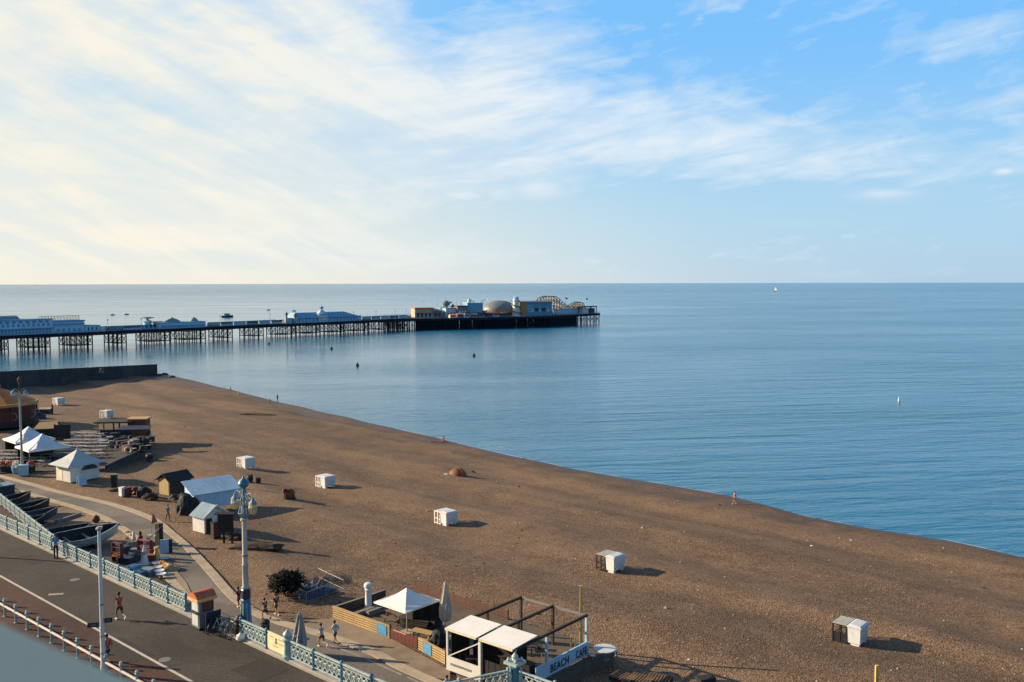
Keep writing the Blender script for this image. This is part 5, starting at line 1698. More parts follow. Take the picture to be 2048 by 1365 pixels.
def huts():
    # white octagon-ish kiosk with pyramid roof
    f, r, l = at(141, 966, ZL), at(199, 955, ZL), at(109, 961, ZL)
    u = (r - f); w = u.length; rz = math.atan2(u.y, u.x); dv = 3.3
    t = thing('kiosk', 'white kiosk with low pyramid roof and dark arched hatch beside the curving path', 'kiosk', f, rz)
    h = 2.2
    MB().box(0, 0, 0, w, dv, h).build('wall', M['white'], t)
    a = (w / 2, dv / 2, h + 1.75); o = .65
    cs = [(-o, -o, h - .05), (w + o, -o, h - .05), (w + o, dv + o, h - .05), (-o, dv + o, h - .05)]
    rm = [M['canvas'], M['teal'], M['teal'], M['canvas']]
    for s in range(4):
        p, q = Vector(cs[s]), Vector(cs[(s + 1) % 4]); A = Vector(a)
        mp_, mq = p.lerp(A, .5) - Vector((0, 0, .16)), q.lerp(A, .5) - Vector((0, 0, .16))
        rb = MB(); rb.slab([p, q, mq, mp_], .07); rb.slab([mp_, mq, A], .07)
        rb.build('roof', mat('kiosk_roof', (.42, .46, .46), .7, .15, 1), t)
    MB().tube((w / 2, dv / 2, h + 1.7), (w / 2, dv / 2, h + 2.15), .06, .02, 6).build('finial', M['white'], t)
    hx0, hx1 = w * .38, w * .95
    hb = MB(); n = 10
    poly = [(hx0, 1.35)] + [(hx0 + (hx1 - hx0) * i / n, 1.45 + .55 * math.sin(math.pi * i / n) ** .6) for i in range(n + 1)] + [(hx1, 1.35)]
    N_ = len(poly); vs = [(x, -.02, z) for x, z in poly] + [(x, .05, z) for x, z in poly]
    hb.add(vs, [tuple(range(N_)), tuple(range(2 * N_ - 1, N_ - 1, -1))] + [(i, (i + 1) % N_, N_ + (i + 1) % N_, N_ + i) for i in range(N_)])
    hb.build('hatch', M['navy'], t)
    MB().box(hx0 - .1, -.16, 1.22, hx1 + .1, .0, 1.30).build('counter', M['white'], t)
    MB().box(-.03, dv * .55, .1, .0, dv * .85, 1.9).build('door', M['cream'], t)
    bp = at(164, 970, ZL)
    t = thing('sandwich_board', 'pale blue board standing in front of the white kiosk hatch', 'board', bp, rz)
    MB().rbox((0, -.15, .6), (1.1, .04, 1.25), 0, -.18).build('panel', M['bluewall'], t); MB().rbox((0, .25, .6), (1.1, .04, 1.25), 0, .22).build('back_panel', M['bluewall'], t)
    # dark timber hut
    f = at(340, 993, ZL); r = at(381, 984, ZL); u = r - f
    t = thing('hut', 'dark timber hut with black gable roof between kiosk and blue roofed store', 'hut', f, math.atan2(u.y, u.x))
    gable_hut(t, u.length + .1, 2.3, 1.9, .7, M['dark'], M['black'], .3, 'x')
    MB().box(-.03, .2, .05, -.004, 2.1, 2.05).build('door', M['tan'], t)
    # blue-roofed store, one slope
    f = at(388, 1022, ZL); e = at(478, 1007, ZL); u = e - f; w = u.length; rz = math.atan2(u.y, u.x)
    t = thing('store', 'long white beach store with pale blue lean-to roof', 'store', f, rz)
    hf, hb_ = 1.95, 2.85
    g = MB(); g.add([(0, 0, 0), (w, 0, 0), (w, 2.6, 0), (0, 2.6, 0), (0, 0, hf), (w, 0, hf), (w, 2.6, hb_), (0, 2.6, hb_)], [(3, 2, 1, 0), (4, 5, 6, 7), (0, 1, 5, 4), (1, 2, 6, 5), (2, 3, 7, 6), (3, 0, 4, 7)]); g.build('wall', M['bluewall'], t)
    n = 11
    for i in range(n):
        x0 = -.3 + (w + .6) * i / n; x1 = -.3 + (w + .6) * (i + 1) / n - .02
        MB().slab([(x0, -.35, hf - .10), (x1, -.35, hf - .10), (x1, 2.9, hb_ + .12), (x0, 2.9, hb_ + .12)], .05).build('roof_panel', M['blueroof'], t)
    MB().box(w * .55, -.03, .1, w * .9, -.004, 1.6).build('shutter', M['blueroof'], t)
    # white gabled hut in front
    f, l, r = at(409, 1068, ZL), at(395, 1060, ZL), at(450, 1062, ZL)
    u = (r - f); w = 2.7; rz = RZ + math.pi / 2 + .05
    t = thing('hut', 'small white gabled hut with blue grey roof at the bend of the path', 'hut', f, rz)
    # local x seaward, y up-coast; ridge along y
    gable_hut(t, w, 2.1, 1.75, .95, M['white'], M['teal'], .25, 'y')
    MB().box(w * .08, -.03, .02, w * .34, -.005, 1.5).build('door', M['rubber'], t)
    MB().box(w * .55, -.03, .8, w * .9, -.005, 1.4).build('window', M['bluewall'], t)
    for a, b in (((-.28, -.28, 1.62), (w / 2, -.28, 2.78)), ((w + .28, -.28, 1.62), (w / 2, -.28, 2.78))):
        MB().bar(a, b, .05, .16).build('bargeboard', M['cream'], t)
    # door leaf standing open
    p = at(423, 1077, ZL)
    t = thing('cupboard', 'tall dark maroon cupboard against the white gabled hut', 'cupboard', p, rz)
    MB().box(0, -.4, 0, .85, .1, 1.6).build('body', M['dark'], t); MB().box(.05, -.43, .06, .8, -.405, 1.54).build('door', M['maroon'], t); MB().box(-.05, -.45, 1.6, .9, .15, 1.66).build('top', M['black'], t)
    # black notice board on legs
    p = at(453, 1087, ZL)
    t = thing('notice_board', 'big black notice board on legs beside the white gabled hut', 'notice board', p, -.1)
    MB().box(-.85, -.06, 1.15, .75, .06, 3.0).build('board', M['black'], t)
    MB().slab([(-1.15, -.3, 3.02), (.85, -.3, 3.02), (.85, .3, 3.12), (-1.15, .3, 3.12)], .08).build('hood', M['black'], t)
    for x in (-.25, .6): MB().box(x - .09, -.05, 0, x + .09, .05, 1.2).build('leg', M['black'], t)
    # dark tarpaulin lump behind the huts
    lump('covered_boat', 'black tarpaulin over a small boat at the end of the blue roofed store', 'boat', at(376, 1024, ZL), 1.0, M['rubber'], (1.3, 1.5, 2.0))
    t = thing('bin_store', 'slim black wheeled bin beside the path beyond the kiosk', 'bin', at(229, 977, ZL), .2)
    MB().add([(-.28, -.3, .06), (.28, -.3, .06), (.28, .3, .06), (-.28, .3, .06), (-.36, -.38, 1.75), (.36, -.38, 1.75), (.36, .38, 1.75), (-.36, .38, 1.75)], [(3, 2, 1, 0), (4, 5, 6, 7), (0, 1, 5, 4), (1, 2, 6, 5), (2, 3, 7, 6), (3, 0, 4, 7)]).build('body', M['black'], t)
    MB().box(-.4, -.42, 1.75, .4, .42, 1.83).build('lid', M['grey'], t)
    for x in (-.25, .25): MB().tube((x - .05, .3, .12), (x + .05, .3, .12), .12, None, 10).build('wheel', M['rubber'], t)
    for (px, py, nm, lb, cat, mm, s, sc_) in ((268, 985, 'stone_block', 'brown mooring stone in the row along the path', 'stone', 'rust', .8, (1.6, 1, .9)), (289, 990, 'net_heap', 'heap of black fishing net with rope by the path', 'net', 'rubber', .8, (1.1, 1, 1.3)), (300, 997, 'net_heap', 'lower heap of dark net closest to the dark timber hut', 'net', 'weed', .7, (1.3, 1, .9)), (236, 980, 'net_heap', 'flat dark net spread at the foot of the slim black bin', 'net', 'weed', .8, (1.5, .8, .3)), (350, 998, 'net_heap', 'black folded net against the dark timber hut', 'net', 'rubber', .7, (1.2, .9, .8))):
        lump(nm, lb, cat, at(px, py, ZL), s, M[mm], sc_)
    for (px, py, lb, mm) in ((246, 992, 'white fish box on end among the dark nets', 'plastic'), (255, 992, 'dark maroon fish box next to the white one', 'maroon')):
        t = thing('fish_box', lb, 'box', at(px, py, ZL), RZ)
        MB().box(-.4, -.35, 0, .4, .35, 1.0).build('body', M[mm], t); MB().box(-.44, -.39, 1.0, .44, .39, 1.06).build('lid', M[mm], t)
    p = at(192, 1046, ZL)
    t = thing('buoy', 'dark red mooring buoy on the sand beside the pale path kerb', 'buoy', p)
    bm = bmesh.new(); bmesh.ops.create_uvsphere(bm, u_segments=14, v_segments=10, radius=.42); bmesh.ops.translate(bm, vec=(0, 0, .40), verts=bm.verts)
    me = bpy.data.meshes.new('float'); bm.to_mesh(me); bm.free(); me.materials.append(M['maroon']); link('float', me, t)
    MB().ring((0, 0, .86), .09, .03, 'y', 10, 4).build('eye', M['steel'], t)
    for i, (a, b) in enumerate((((180, 1053), (240, 1052)), ((112, 1046), (160, 1030)))):
        p, q = at(*a, ZL), at(*b, ZL)
        t = thing('timber_baulk', ('weathered timber baulk lying above the white boat', 'weathered timber baulk lying between the slate boat and the red buoy')[i], 'timber', p, math.atan2((q - p).y, (q - p).x))
        MB().box(0, -.14, 0, (q - p).length, .14, .26).build('beam', M['greywood'], t)


# ------------------------------------------------------------------ boats on the yard
def boat(label, loc, rz, L, B, H, hull_m, in_m, tilt=0.0, sheer=.45, junk=False):
    t = thing('rowing_boat', label, 'boat', loc, rz)
    t.rotation_euler = (tilt, 0, rz)
    n, k = 14, 5
    def sec(s, inset=0.0):
        x = -L / 2 + L * s
        w = B / 2 * (math.sin(math.pi * min(1, .16 + s * .5 / .55 * .62)) if s < .55 else math.cos((s - .55) / .45 * math.pi / 2) ** .75)
        w = max(w, .03)
        sh = H * (1 + sheer * max(0, (s - .45) / .55) ** 2 + .12 * (1 - s) ** 2)
        kz = .12 * max(0, (s - .7) / .3) ** 2 * H * 4
        out = []
        for j in range(-k, k + 1):
            a = abs(j) / k
            y = (w - inset) * (a ** .55) * (1 if j > 0 else -1)
            z = kz + inset + (sh - kz - inset) * a ** 2.1
            out.append((x - (.0 if s < 1 else 0) + .10 * L * max(0, s - .85) * a, y, z))
        return out
    def shell(inset):
        mb = MB(); m_ = 2 * k + 1
        for i in range(n + 1): mb.v += sec(i / n, inset)
        for i in range(n):
            for j in range(m_ - 1): mb.f.append((i * m_ + j, (i + 1) * m_ + j, (i + 1) * m_ + j + 1, i * m_ + j + 1))
        mb.f.append(tuple(range(m_)))
        return mb
    shell(0).build('hull', hull_m, t, smooth=True)
    shell(.05).build('interior', in_m, t, smooth=True)
    g = MB()
    for j in (0, 2 * k):
        pts = [sec(i / n)[j] for i in range(n + 1)]
        for a, b in zip(pts, pts[1:]): g.bar(a, b, .09, .07)
    g.build('gunwale', M['greywood'] if hull_m is not M['boatw'] else M['boatw'], t)
    for s in (.22, .45, .66):
        x = -L / 2 + L * s; w = abs(sec(s)[0][1]) * .9
        MB().box(x - .13, -w, H * .62, x + .13, w, H * .66).build('thwart', M['greywood'], t)
    MB().box(-L / 2 - .04, -.05, .15, -L / 2 + .02, .05, H * 1.1).build('stern_post', M['dark'], t)
    c = MB()
    for s in (.3, .7): c.box(-L / 2 + L * s - .1, -B * .4, -.25, -L / 2 + L * s + .1, B * .4, .02)
    c.build('chock', M['dark'], t)
    return t


def boats():
    def put(label, bow, ln, h, B, H, hm, im, tilt=0.0, da=0.0):
        b = at(*bow, ZL + h)                                # place of the bow tip
        rz = math.atan2(NN.y, NN.x) + da
        c = b - Vector((math.cos(rz), math.sin(rz), 0)) * ln * .54
        c.z = ZL + .25
        return boat(label, c, rz, ln, B, H, hm, im, tilt)
    put('brown black rowing boat with raised bow, the highest up the row of four', (63, 985), 5.6, 1.4, 1.7, .95, M['boatn'], M['black'], .1, .08)
    put('black clinker boat with pale gunwale, second along the row by the path kerb', (101, 999), 5.8, 1.4, 1.7, .95, M['boatk'], M['black'], .08, .05)
    put('slate blue rowing boat lowest in the row of four', (117, 1016), 5.6, 1.3, 1.7, .9, M['boatb'], M['navy'], .12, .0)
    put('low dark boat hull nearly hidden by the ramp railing', (92, 1034), 5.0, 1.0, 1.6, .75, M['boatk'], M['rubber'], .05, .1)
    t = thing('boat_box', 'dark slate storage chest with flat lid above the boats', 'chest', at(8, 998, ZL), math.atan2(NN.y, NN.x))
    MB().box(-2.2, -1.0, 0, .9, 1.0, 1.7).build('body', M['navy'], t); MB().box(-2.3, -1.1, 1.7, 1.0, 1.1, 1.8).build('lid', M['teal'], t)
    # the two big boats behind the white lamp post
    put('long black boat with open dark interior behind the white one', (186, 1058), 7.4, .95, 2.8, .95, M['boatk'], M['rubber'], .10, -.10)
    put('white hulled beach boat with dark interior behind the white lamp post', (240, 1056), 8.6, 1.25, 3.3, 1.1, M['boatw'], M['rubber'], .10, -.05)


def junk_stall():
    """the heap of chandlery and curios: every piece its own thing"""
    P = lambda x, y, z=0: at(x, y, ZL) + Vector((0, 0, z))
    def boxy(name, lb, cat, px, py, s, m, rz=0, rx=0, lid=None):
        t = thing(name, lb, cat, P(px, py), RZ + rz)
        MB().rbox((0, 0, s[2] / 2), s, 0, rx).build('body', m, t)
        if lid: MB().rbox((0, 0, s[2] + .02), (s[0] + .06, s[1] + .06, .05), 0, rx).build('lid', lid, t)
        return t
    t = thing('curio_shelf', 'tall dark red shelf of curios standing amid the junk heap', 'shelf', P(290, 1115), RZ + .4)
    for x in (-.7, .7): MB().box(x - .04, -.2, 0, x + .04, .2, 1.7).build('side', M['maroon'], t)
    for z in (.1, .6, 1.1, 1.62): MB().box(-.7, -.2, z, .7, .2, z + .05).build('shelf', M['red'], t)
    t = thing('curio_shelf', 'low dark red rack at the corner of the junk heap beside the white lamp post', 'shelf', P(236, 1126), RZ + .2)
    for x in (-.55, .55): MB().box(x - .04, -.2, 0, x + .04, .2, 1.9).build('side', M['maroon'], t)
    for z in (.1, .55, 1.0, 1.45, 1.85): MB().box(-.55, -.2, z, .55, .2, z + .05).build('shelf', M['maroon'], t)
    MB().box(-.5, -.23, .6, .2, -.205, .95).build('picture', M['orange'], t)
    t = thing('flagpole', 'leaning mast with a coral red pennant over the junk heap', 'flag', P(301, 1084), 0)
    MB().tube((0, 0, 0), (.25, .1, 2.9), .035, .025, 6).build('pole', M['palewood'], t)
    f = MB(); f.slab([(.15, .0, 1.85), (.75, .05, 2.0), (.55, .1, 2.4), (.24, .1, 2.95)], .02)
    f.build('pennant', mat('coral_cloth', (.50, .13, .08), .8, .2), t)
    t = thing('oar_bundle', 'pair of pale oars leaning across the junk heap below the red pennant', 'oars', P(296, 1096), .5)
    for i in (0, 1):
        o = MB().tube((-.7, i * .3, .1), (1.4, i * .3 + .2, 2.0), .04, None, 6); o.rbox((-.75, i * .3, .15), (.5, .16, .03), 0, 0, -.7); o.build('oar', M['palewood'], t)
    t = thing('marker_cone', 'white pointed marker cone in the middle of the junk heap', 'cone', P(289, 1128), 0)
    MB().lathe([(.55, 0), (.55, .06), (.40, .1), (.05, 1.7), (.02, 1.75)], 12).build('cone', M['plastic'], t, smooth=True); MB().lathe([(.25, .9), (.27, .95), (.2, 1.2)], 12).build('band', M['canvasg'], t)
    boxy('cupboard', 'black upright cabinet at the path side of the junk heap', 'cabinet', 319, 1090, (.55, .5, 2.1), M['black'], .2, 0, M['rubber'])
    boxy('chest', 'grey stone coloured chest under the leaning oars', 'chest', 307, 1086, (1.1, .7, .75), M['concrete'], .3, 0, M['kerb'])
    boxy('picture_board', 'sky blue painted board standing at the path side of the junk heap', 'board', 329, 1107, (.8, .08, 1.35), M['bluewall'], 1.0)
    boxy('picture_board', 'navy backed board behind the sky blue one', 'board', 335, 1106, (.9, .08, 1.3), M['navyt'], 1.1)
    boxy('chest', 'dark slate sea chest next to the low red rack', 'chest', 252, 1128, (1.2, .7, .6), M['navyt'], .5, 0, M['navy'])
    boxy('crate', 'blue fish crate at the front of the junk heap', 'crate', 268, 1140, (.9, .6, .45), M['blueboard'], .3)
    boxy('crate', 'second blue fish crate resting nearer the aqua railing', 'crate', 281, 1152, (.9, .6, .45), M['aquad'], .1)
    boxy('crate', 'grey fish crate behind the white cone', 'crate', 272, 1112, (.9, .7, .7), M['grey'], .6)
    boxy('crate', 'dark blue crate below the white hulled boat', 'crate', 246, 1106, (1.2, .8, .7), M['navyt'], .2)
    boxy('crate', 'brown crate at the foot of the tall red shelf', 'crate', 303, 1124, (.8, .6, .7), M['rust'], .7)
    boxy('crate', 'red crate between white cone and yellow vase', 'crate', 300, 1117, (.8, .7, .9), M['maroon'], .2)
    boxy('crate', 'slate crate beside the stack of pale bowls', 'crate', 296, 1148, (1.1, .8, .5), M['teal'], .4)
    lump('rope_coil', 'heap of tan rope at the path side of the junk heap', 'rope', P(338, 1140), .75, M['tan'], (1.3, 1.0, .75))
    lump('rope_coil', 'orange brown heap of netting next to the tan rope', 'net', P(328, 1134), .6, mat('orange_brown_net', (.34, .16, .06), .9, .4, 5, .4), (1.2, 1.0, .9))
    lump('net_heap', 'blue grey heap of trawl net in the junk heap', 'net', P(262, 1120), .8, M['navyt'], (1.4, 1.2, .8))
    lump('net_heap', 'blue nylon net piled at the rail side of the junk heap', 'net', P(262, 1150), .6, M['blueboard'], (1.1, .9, .5))
    for i, (px, py, lb) in enumerate(((313, 1134, 'topmost pale enamel bowl of the four in line'), (316, 1143, 'second pale enamel bowl of the four in line'), (319, 1150, 'third pale enamel bowl of the four in line'), (322, 1157, 'lowest pale enamel bowl of the four in line'))):
        t = thing('bowl', lb, 'bowl', P(px, py, .0), 0, 'pale bowls in a line by the junk heap')
        MB().lathe([(.15, .25), (.34, .32), (.42, .42), (.44, .44), (.36, .40), (.1, .34)], 14).build('bowl', M['plastic'], t, smooth=True)
        MB().lathe([(.2, 0), (.15, .25)], 8).build('stand', M['grey'], t)
    for i, (px, py, lb) in enumerate(((250, 1142, 'pale plate lying flat near the low red rack'), (262, 1136, 'pale plate lying flat beside the blue crates'), (330, 1120, 'pale dish on the ground under the sky blue board'))):
        t = thing('plate', lb, 'plate', P(px, py), 0, 'plates laid out on the ground')
        MB().lathe([(.2, .1), (.45, .16), (.46, .18), (.2, .13)], 14).build('dish', M['pierwhite'], t, smooth=True)
        MB().box(-.25, -.25, 0, .25, .25, .1).build('block', M['grey'], t)
    t = thing('vase', 'tall yellow brass vase beside the sky blue board', 'vase', P(313, 1122), 0)
    MB().lathe([(.2, 0), (.3, .2), (.3, .6), (.14, .95), (.22, 1.25), (.2, 1.3)], 12).build('body', M['yellowp'], t, smooth=True)
    t = thing('figurehead', 'dark carved figurehead leaning at the top of the junk heap', 'carving', P(281, 1094), .4)
    MB().lathe([(.25, 0), (.3, .3), (.18, .7), (.26, 1.0), (.12, 1.2), (.17, 1.35), (.1, 1.55)], 10).build('figure', M['maroon'], t, smooth=True); MB().box(-.4, -.3, -.0, .4, .3, .12).build('plinth', M['dark'], t)
    t = thing('parasol', 'small white folded cloth parasol at the top of the junk heap', 'parasol', P(268, 1092), 0)
    MB().tube((0, 0, 0), (0, 0, 1.5), .03, None, 6).build('pole', M['steel'], t); MB().lathe([(.05, .5), (.22, .6), (.12, 1.3), (.03, 1.5)], 10).build('canopy', M['canvas'], t, smooth=True)
    t = thing('hose_line', 'pale sagging rope strung across the junk heap', 'rope', P(226, 1110), 0)
    MB().path([tuple(P(226 + i * 5, 1108 - i * 2.3, .5 + .3 * math.sin(i)) - P(226, 1110)) for i in range(9)], .035, 5).build('rope', M['bag'], t)
    for (px, py, lb, s) in ((255, 1066, 'tan rock among the sand between white boat and kerb', .3), (263, 1072, 'second tan rock nearer the junk heap', .28), (252, 1078, 'tan rock beside the bow of the white boat', .25)):
        lump('rock', lb, 'rock', P(px, py), s, M['kerb'])


# ------------------------------------------------------------------ the far left: carousel, tents, bar, tables
def far_left():
    # carousel
    e = at(58, 812, ZL + 3.2)
    r = 7.2
    c = Vector((e.x - r, e.y + 1.5, 4.6))
    zt = zof(806, c.y - 2) - 4.6; zb = zof(789, c.y) - 4.6
    t = thing('carousel', 'beach carousel with orange yellow canopy and dark red surround', 'carousel', c)
    n = 24
    for i in range(n):
        a0, a1 = 2 * math.pi * i / n, 2 * math.pi * (i + 1) / n
        A = lambda q, a, z: (q * math.cos(a), q * math.sin(a), z)
        MB().slab([A(r, a0, zt), A(r, a1, zt), A(1.0, a1, zt + 2.6), A(1.0, a0, zt + 2.6)], .08).build('canopy_panel', M['orangec'] if i % 2 else mat('amber_canvas', (.52, .21, .06), .75, .2, 1), t)
    MB().lathe([(1.05, zt + 2.5), (1.1, zt + 3.2), (.6, zt + 3.6), (.05, zt + 4.6)], 12).build('finial', M['red'], t, smooth=True)
    MB().lathe([(r + .12, zt - .45), (r + .15, zt - .1), (r + .05, zt + .06), (r - .3, zt + .1)], n).build('rounding_board', mat('orange_brown_board', (.50, .24, .07), .6, .3, 1), t, smooth=True)
    MB().lathe([(r - .5, .9), (r - .5, zt - .4)], n).build('drum', M['maroon'], t, smooth=True)
    MB().lathe([(r + .1, 0), (r + .1, .7), (r - .4, .9)], n).build('platform', M['dark'], t)
    for i in range(n):
        a = 2 * math.pi * (i + .5) / n
        MB().tube((r * .985 * math.cos(a), r * .985 * math.sin(a), .7), (r * .985 * math.cos(a), r * .985 * math.sin(a), zt - .3), .07, None, 6).build('pole', M['rust'], t)
    for i in range(10):
        a = 2 * math.pi * i / 10
        b = MB().ring(((r - .35) * math.cos(a), (r - .35) * math.sin(a), 1.9), .7, .06, 'y', 12, 4); b.build('panel_ring', M['canvasg'], t)
    p = on_beach(88, 828)
    t = thing('booth', 'low booth with pale flat roof next to the carousel', 'booth', p, .1)
    MB().box(-2.2, -1.2, 0, 1.4, 1.2, 1.0).build('wall', M['navyt'], t); MB().box(-1.2, -1.3, 1.0, 1.6, 1.3, 1.15).build('roof', M['kerb'], t)
    for x in (-1.5, 1.7): MB().box(x - .12, -.1, 0, x + .12, .1, 2.0).build('post', M['dark'], t)
    lump('covered_ride', 'dark covered machinery heaped beside the carousel drum', 'cover', on_beach(68, 838), 1.0, M['navyt'], (2.4, 1.6, 1.3))
    # two peaked white tents
    for i, (a, l, r_, f, lb) in enumerate((((50, 857), (8, 877), (108, 878), (40, 884), 'white peaked tent with blue shade, the one touching the weathered lamp post top'), ((84, 873), (40, 894), (130, 892), (58, 899), 'white peaked tent overlapping the front of the other'))):
        L, Q, Fp = at(*l, ZL + 2.4), at(*r_, ZL + 2.4), at(*f, ZL + 2.4)
        c = (L + Q) / 2; c.z = ZL
        v1, v2 = Fp - L, Q - Fp
        rz = R(47)
        w = 5.6; dpt = 5.6
        t = thing('marquee', lb, 'tent', c, rz)
        ap = Vector((0, 0, 2.4 + 1.9)); cs = [Vector((-w / 2, -dpt / 2, 2.4)), Vector((w / 2, -dpt / 2, 2.4)), Vector((w / 2, dpt / 2, 2.4)), Vector((-w / 2, dpt / 2, 2.4))]
        for s in range(4):
            p, q = cs[s], cs[(s + 1) % 4]
            n = 6; vs, fs = [], []
            for ii in range(n + 1):
                for jj in range(n + 1):
                    e_ = p.lerp(q, jj / n); x = ap.lerp(e_, ii / n); x.z -= .30 * math.sin(math.pi * ii / n) ; vs.append(x)
            for ii in range(n):
                for jj in range(n): fs.append((ii * (n + 1) + jj, ii * (n + 1) + jj + 1, (ii + 1) * (n + 1) + jj + 1, (ii + 1) * (n + 1) + jj))
            o = MB().add(vs, fs).build('roof', M['tentc'], t, smooth=True)
            sm = o.modifiers.new('thick', 'SOLIDIFY'); sm.thickness = .03
            MB().bar(p - Vector((0, 0, .1)), q - Vector((0, 0, .1)), .04, .22).build('valance', M['canvas'], t)
            MB().tube((p.x, p.y, 0), (p.x, p.y, 2.4), .05, None, 6).build('pole', M['steel'], t)
        MB().box(-w / 2 + .3, dpt / 2 - .1, 0, w / 2 - .3, dpt / 2 - .05, 2.2).build('back_sheet', M['black'], t)
    # big black board and dark barrow
    p = at(125, 882, ZL)
    t = thing('screen_board', 'large black framed board standing beyond the white tents', 'board', p, .05)
    H = zof(850, p.y) - ZL
    MB().box(-1.15, -.08, .1, 1.15, .08, H).build('board', M['black'], t)
    for x in (-1.2, 1.2): MB().box(x - .09, -.12, 0, x + .09, .12, H + .1).build('post', M['rubber'], t)
    p = at(96, 872, ZL)
    t = thing('hut', 'dark low hut with sunlit sandy roof behind the white tents', 'hut', p, .3)
    MB().box(-1.8, -1.2, 0, 1.8, 1.2, 1.4).build('wall', M['black'], t); MB().slab([(-2, -1.4, 1.45), (2, -1.4, 1.45), (1.4, .9, 2.3), (-1.4, .9, 2.3)], .1).build('roof', M['tan'], t)
    MB().slab([(-2, 1.4, 1.45), (2, 1.4, 1.45), (1.4, .9, 2.3), (-1.4, .9, 2.3)], .1).build('roof', M['black'], t)
    # terrace of picnic tables with dark edging
    A_ = at(212, 940, ZL); B_ = at(300, 895, ZL); C_ = at(150, 868, ZL)
    ux = Vector((.80, .60, 0))
    t0 = at(0, 945, ZL)
    mb = MB(); q = [at(-80, 950, ZL), at(212, 938, ZL), at(302, 896, ZL), at(300, 868, ZL), at(120, 866, ZL), at(-80, 880, ZL)]
    structure('beach_terrace', MB().prism([(p.x, p.y) for p in q][::1], ZL - 1.5, ZL + .06), ground_mat('terrace_shingle', (.05, .045, .04), (.11, .098, .082), 2, None, .3))
    for i, (a, b) in enumerate(((q[1], q[2]), (q[2], q[3]))):
        o = MB().bar((a.x, a.y, ZL + .25), (b.x, b.y, ZL + .25), .25, .55).build('terrace_kerb', M['conc_dark']); tag(o, ('long dark timber kerb in front of the table terrace', 'short dark timber kerb at the seaward corner of the bar')[i], 'kerb')
    rn = random.Random(4)
    cnt = 0
    for row in range(9):
        for cl in range(13):
            px = 6 + cl * 21 + row * -9 + rn.uniform(-3, 3)
            py = 933 - row * 7.2 - (cl * .2) + rn.uniform(-1, 1)
            if px < -6: px += 270
            # inside the seated area, outside tents and sandy strip
            if py < 905 and px < 128: continue
            if px > 205 + (930 - py) * .25: continue
            if py > 918 and px > 100: continue
            if py > 931 and 28 < px < 70: continue
            picnic('weathered picnic table in the crowded rows of the beach terrace', at(px, py, ZL + .06), RZ + rn.uniform(-.12, .12) + .9, 'picnic tables on the beach terrace', M['palewood'] if rn.random() < .99 else M['tan'])
            cnt += 1
    # open bar with flat dark roof, orange hut, clutter
    p = at(196, 874, ZL)
    t = thing('open_bar', 'open beach bar with long flat dark roof on posts', 'bar', p, .10)
    for x in (0, 2.6, 5.2):
        for y in (0, 3.0): MB().box(x - .1, y - .1, 0, x + .1, y + .1, 2.3).build('post', M['dark'] if x else M['tan'], t)
    MB().box(-.5, -.4, 2.3, 5.8, 3.4, 2.52).build('roof', M['black'], t)
    MB().box(.2, .4, 0, 5.0, 1.0, 1.1).build('counter', M['navyt'], t)
    p = at(256, 872, ZL)
    t = thing('hut', 'orange brown flat roofed hut rising above the dark bar', 'hut', p, .08)
    MB().box(0, 0, 0, 3.0, 2.4, 2.7).build('wall', M['rust'], t); MB().box(-.2, -.2, 2.7, 3.2, 2.6, 2.9).build('roof', M['tan'], t); MB().box(-.02, .5, .1, -.0, 1.6, 2.1).build('door', M['orange'], t)
    p = at(236, 884, ZL)
    t = thing('bar_awning', 'wide sagging dark awning in front of the orange brown hut', 'awning', p, .08)
    MB().slab([(0, 0, 2.0), (4.9, 0, 2.0), (4.9, 2.0, 2.35), (0, 2.0, 2.35)], .06).build('sheet', M['navyt'], t)
    for x in (.1, 2.4, 4.8): MB().box(x - .06, -.06, 0, x + .06, .06, 2.0).build('post', M['dark'], t)
    ns = 0
    stuff_ = [(207, 884), (216, 887), (226, 882), (233, 891), (243, 893), (252, 888), (262, 895), (270, 890), (281, 896), (290, 889), (255, 902), (266, 905), (222, 895), (300, 884), (240, 884), (285, 905), (206, 892), (294, 899), (212, 878), (230, 877), (247, 879), (262, 884), (276, 886), (304, 893), (248, 898), (272, 900), (236, 898), (219, 889), (286, 883), (260, 891)]
    cl = [M['navyt'], M['black'], M['palewood'], M['navy'], M['dark'], M['grey'], M['black'], M['rust']]
    names = [('barrel', 'barrel'), ('crate', 'crate'), ('stool', 'stool')]
    adj = ['navy', 'black', 'silvery', 'dark navy', 'dark brown', 'grey', 'deep black', 'rusty']
    place = ['under the flat bar roof', 'against the bar counter', 'near the dark terrace kerb', 'by the orange brown hut', 'in front of the sagging awning', 'at the seaward corner of the bar']
    used = set()
    for i, (px, py) in enumerate(stuff_):
        k_, cat = names[i % 3]; p = at(px, py, ZL + .06)
        lb = '%s %s %s' % (adj[(i * 3 + i // 8) % 8], k_, place[min(5, int((px - 200) / 18))])
        if lb in used: lb = lb.replace(k_, k_ + ' half hidden behind another', 1)
        used.add(lb)
        mm = cl[(i * 3 + i // 8) % 8]
        t = thing(k_, lb, cat, p, rn.uniform(0, 3))
        if k_ == 'barrel':
            MB().lathe([(.38, 0), (.46, .5), (.38, 1.05)], 10).build('body', mm, t, smooth=True); MB().lathe([(.44, .3), (.47, .34), (.44, .38)], 10).build('hoop', M['grey'], t)
        elif k_ == 'crate':
            MB().box(-.7, -.5, 0, .7, .5, .85).build('body', mm, t); MB().box(-.74, -.54, .85, .74, .54, .92).build('lid', mm, t)
        else:
            MB().box(-.45, -.35, .55, .45, .35, .63).build('seat', mm, t)
            for sx in (-1, 1): MB().box(sx * .38 - .05, -.3, 0, sx * .38 + .05, .3, .55).build('leg', M['dark'], t)
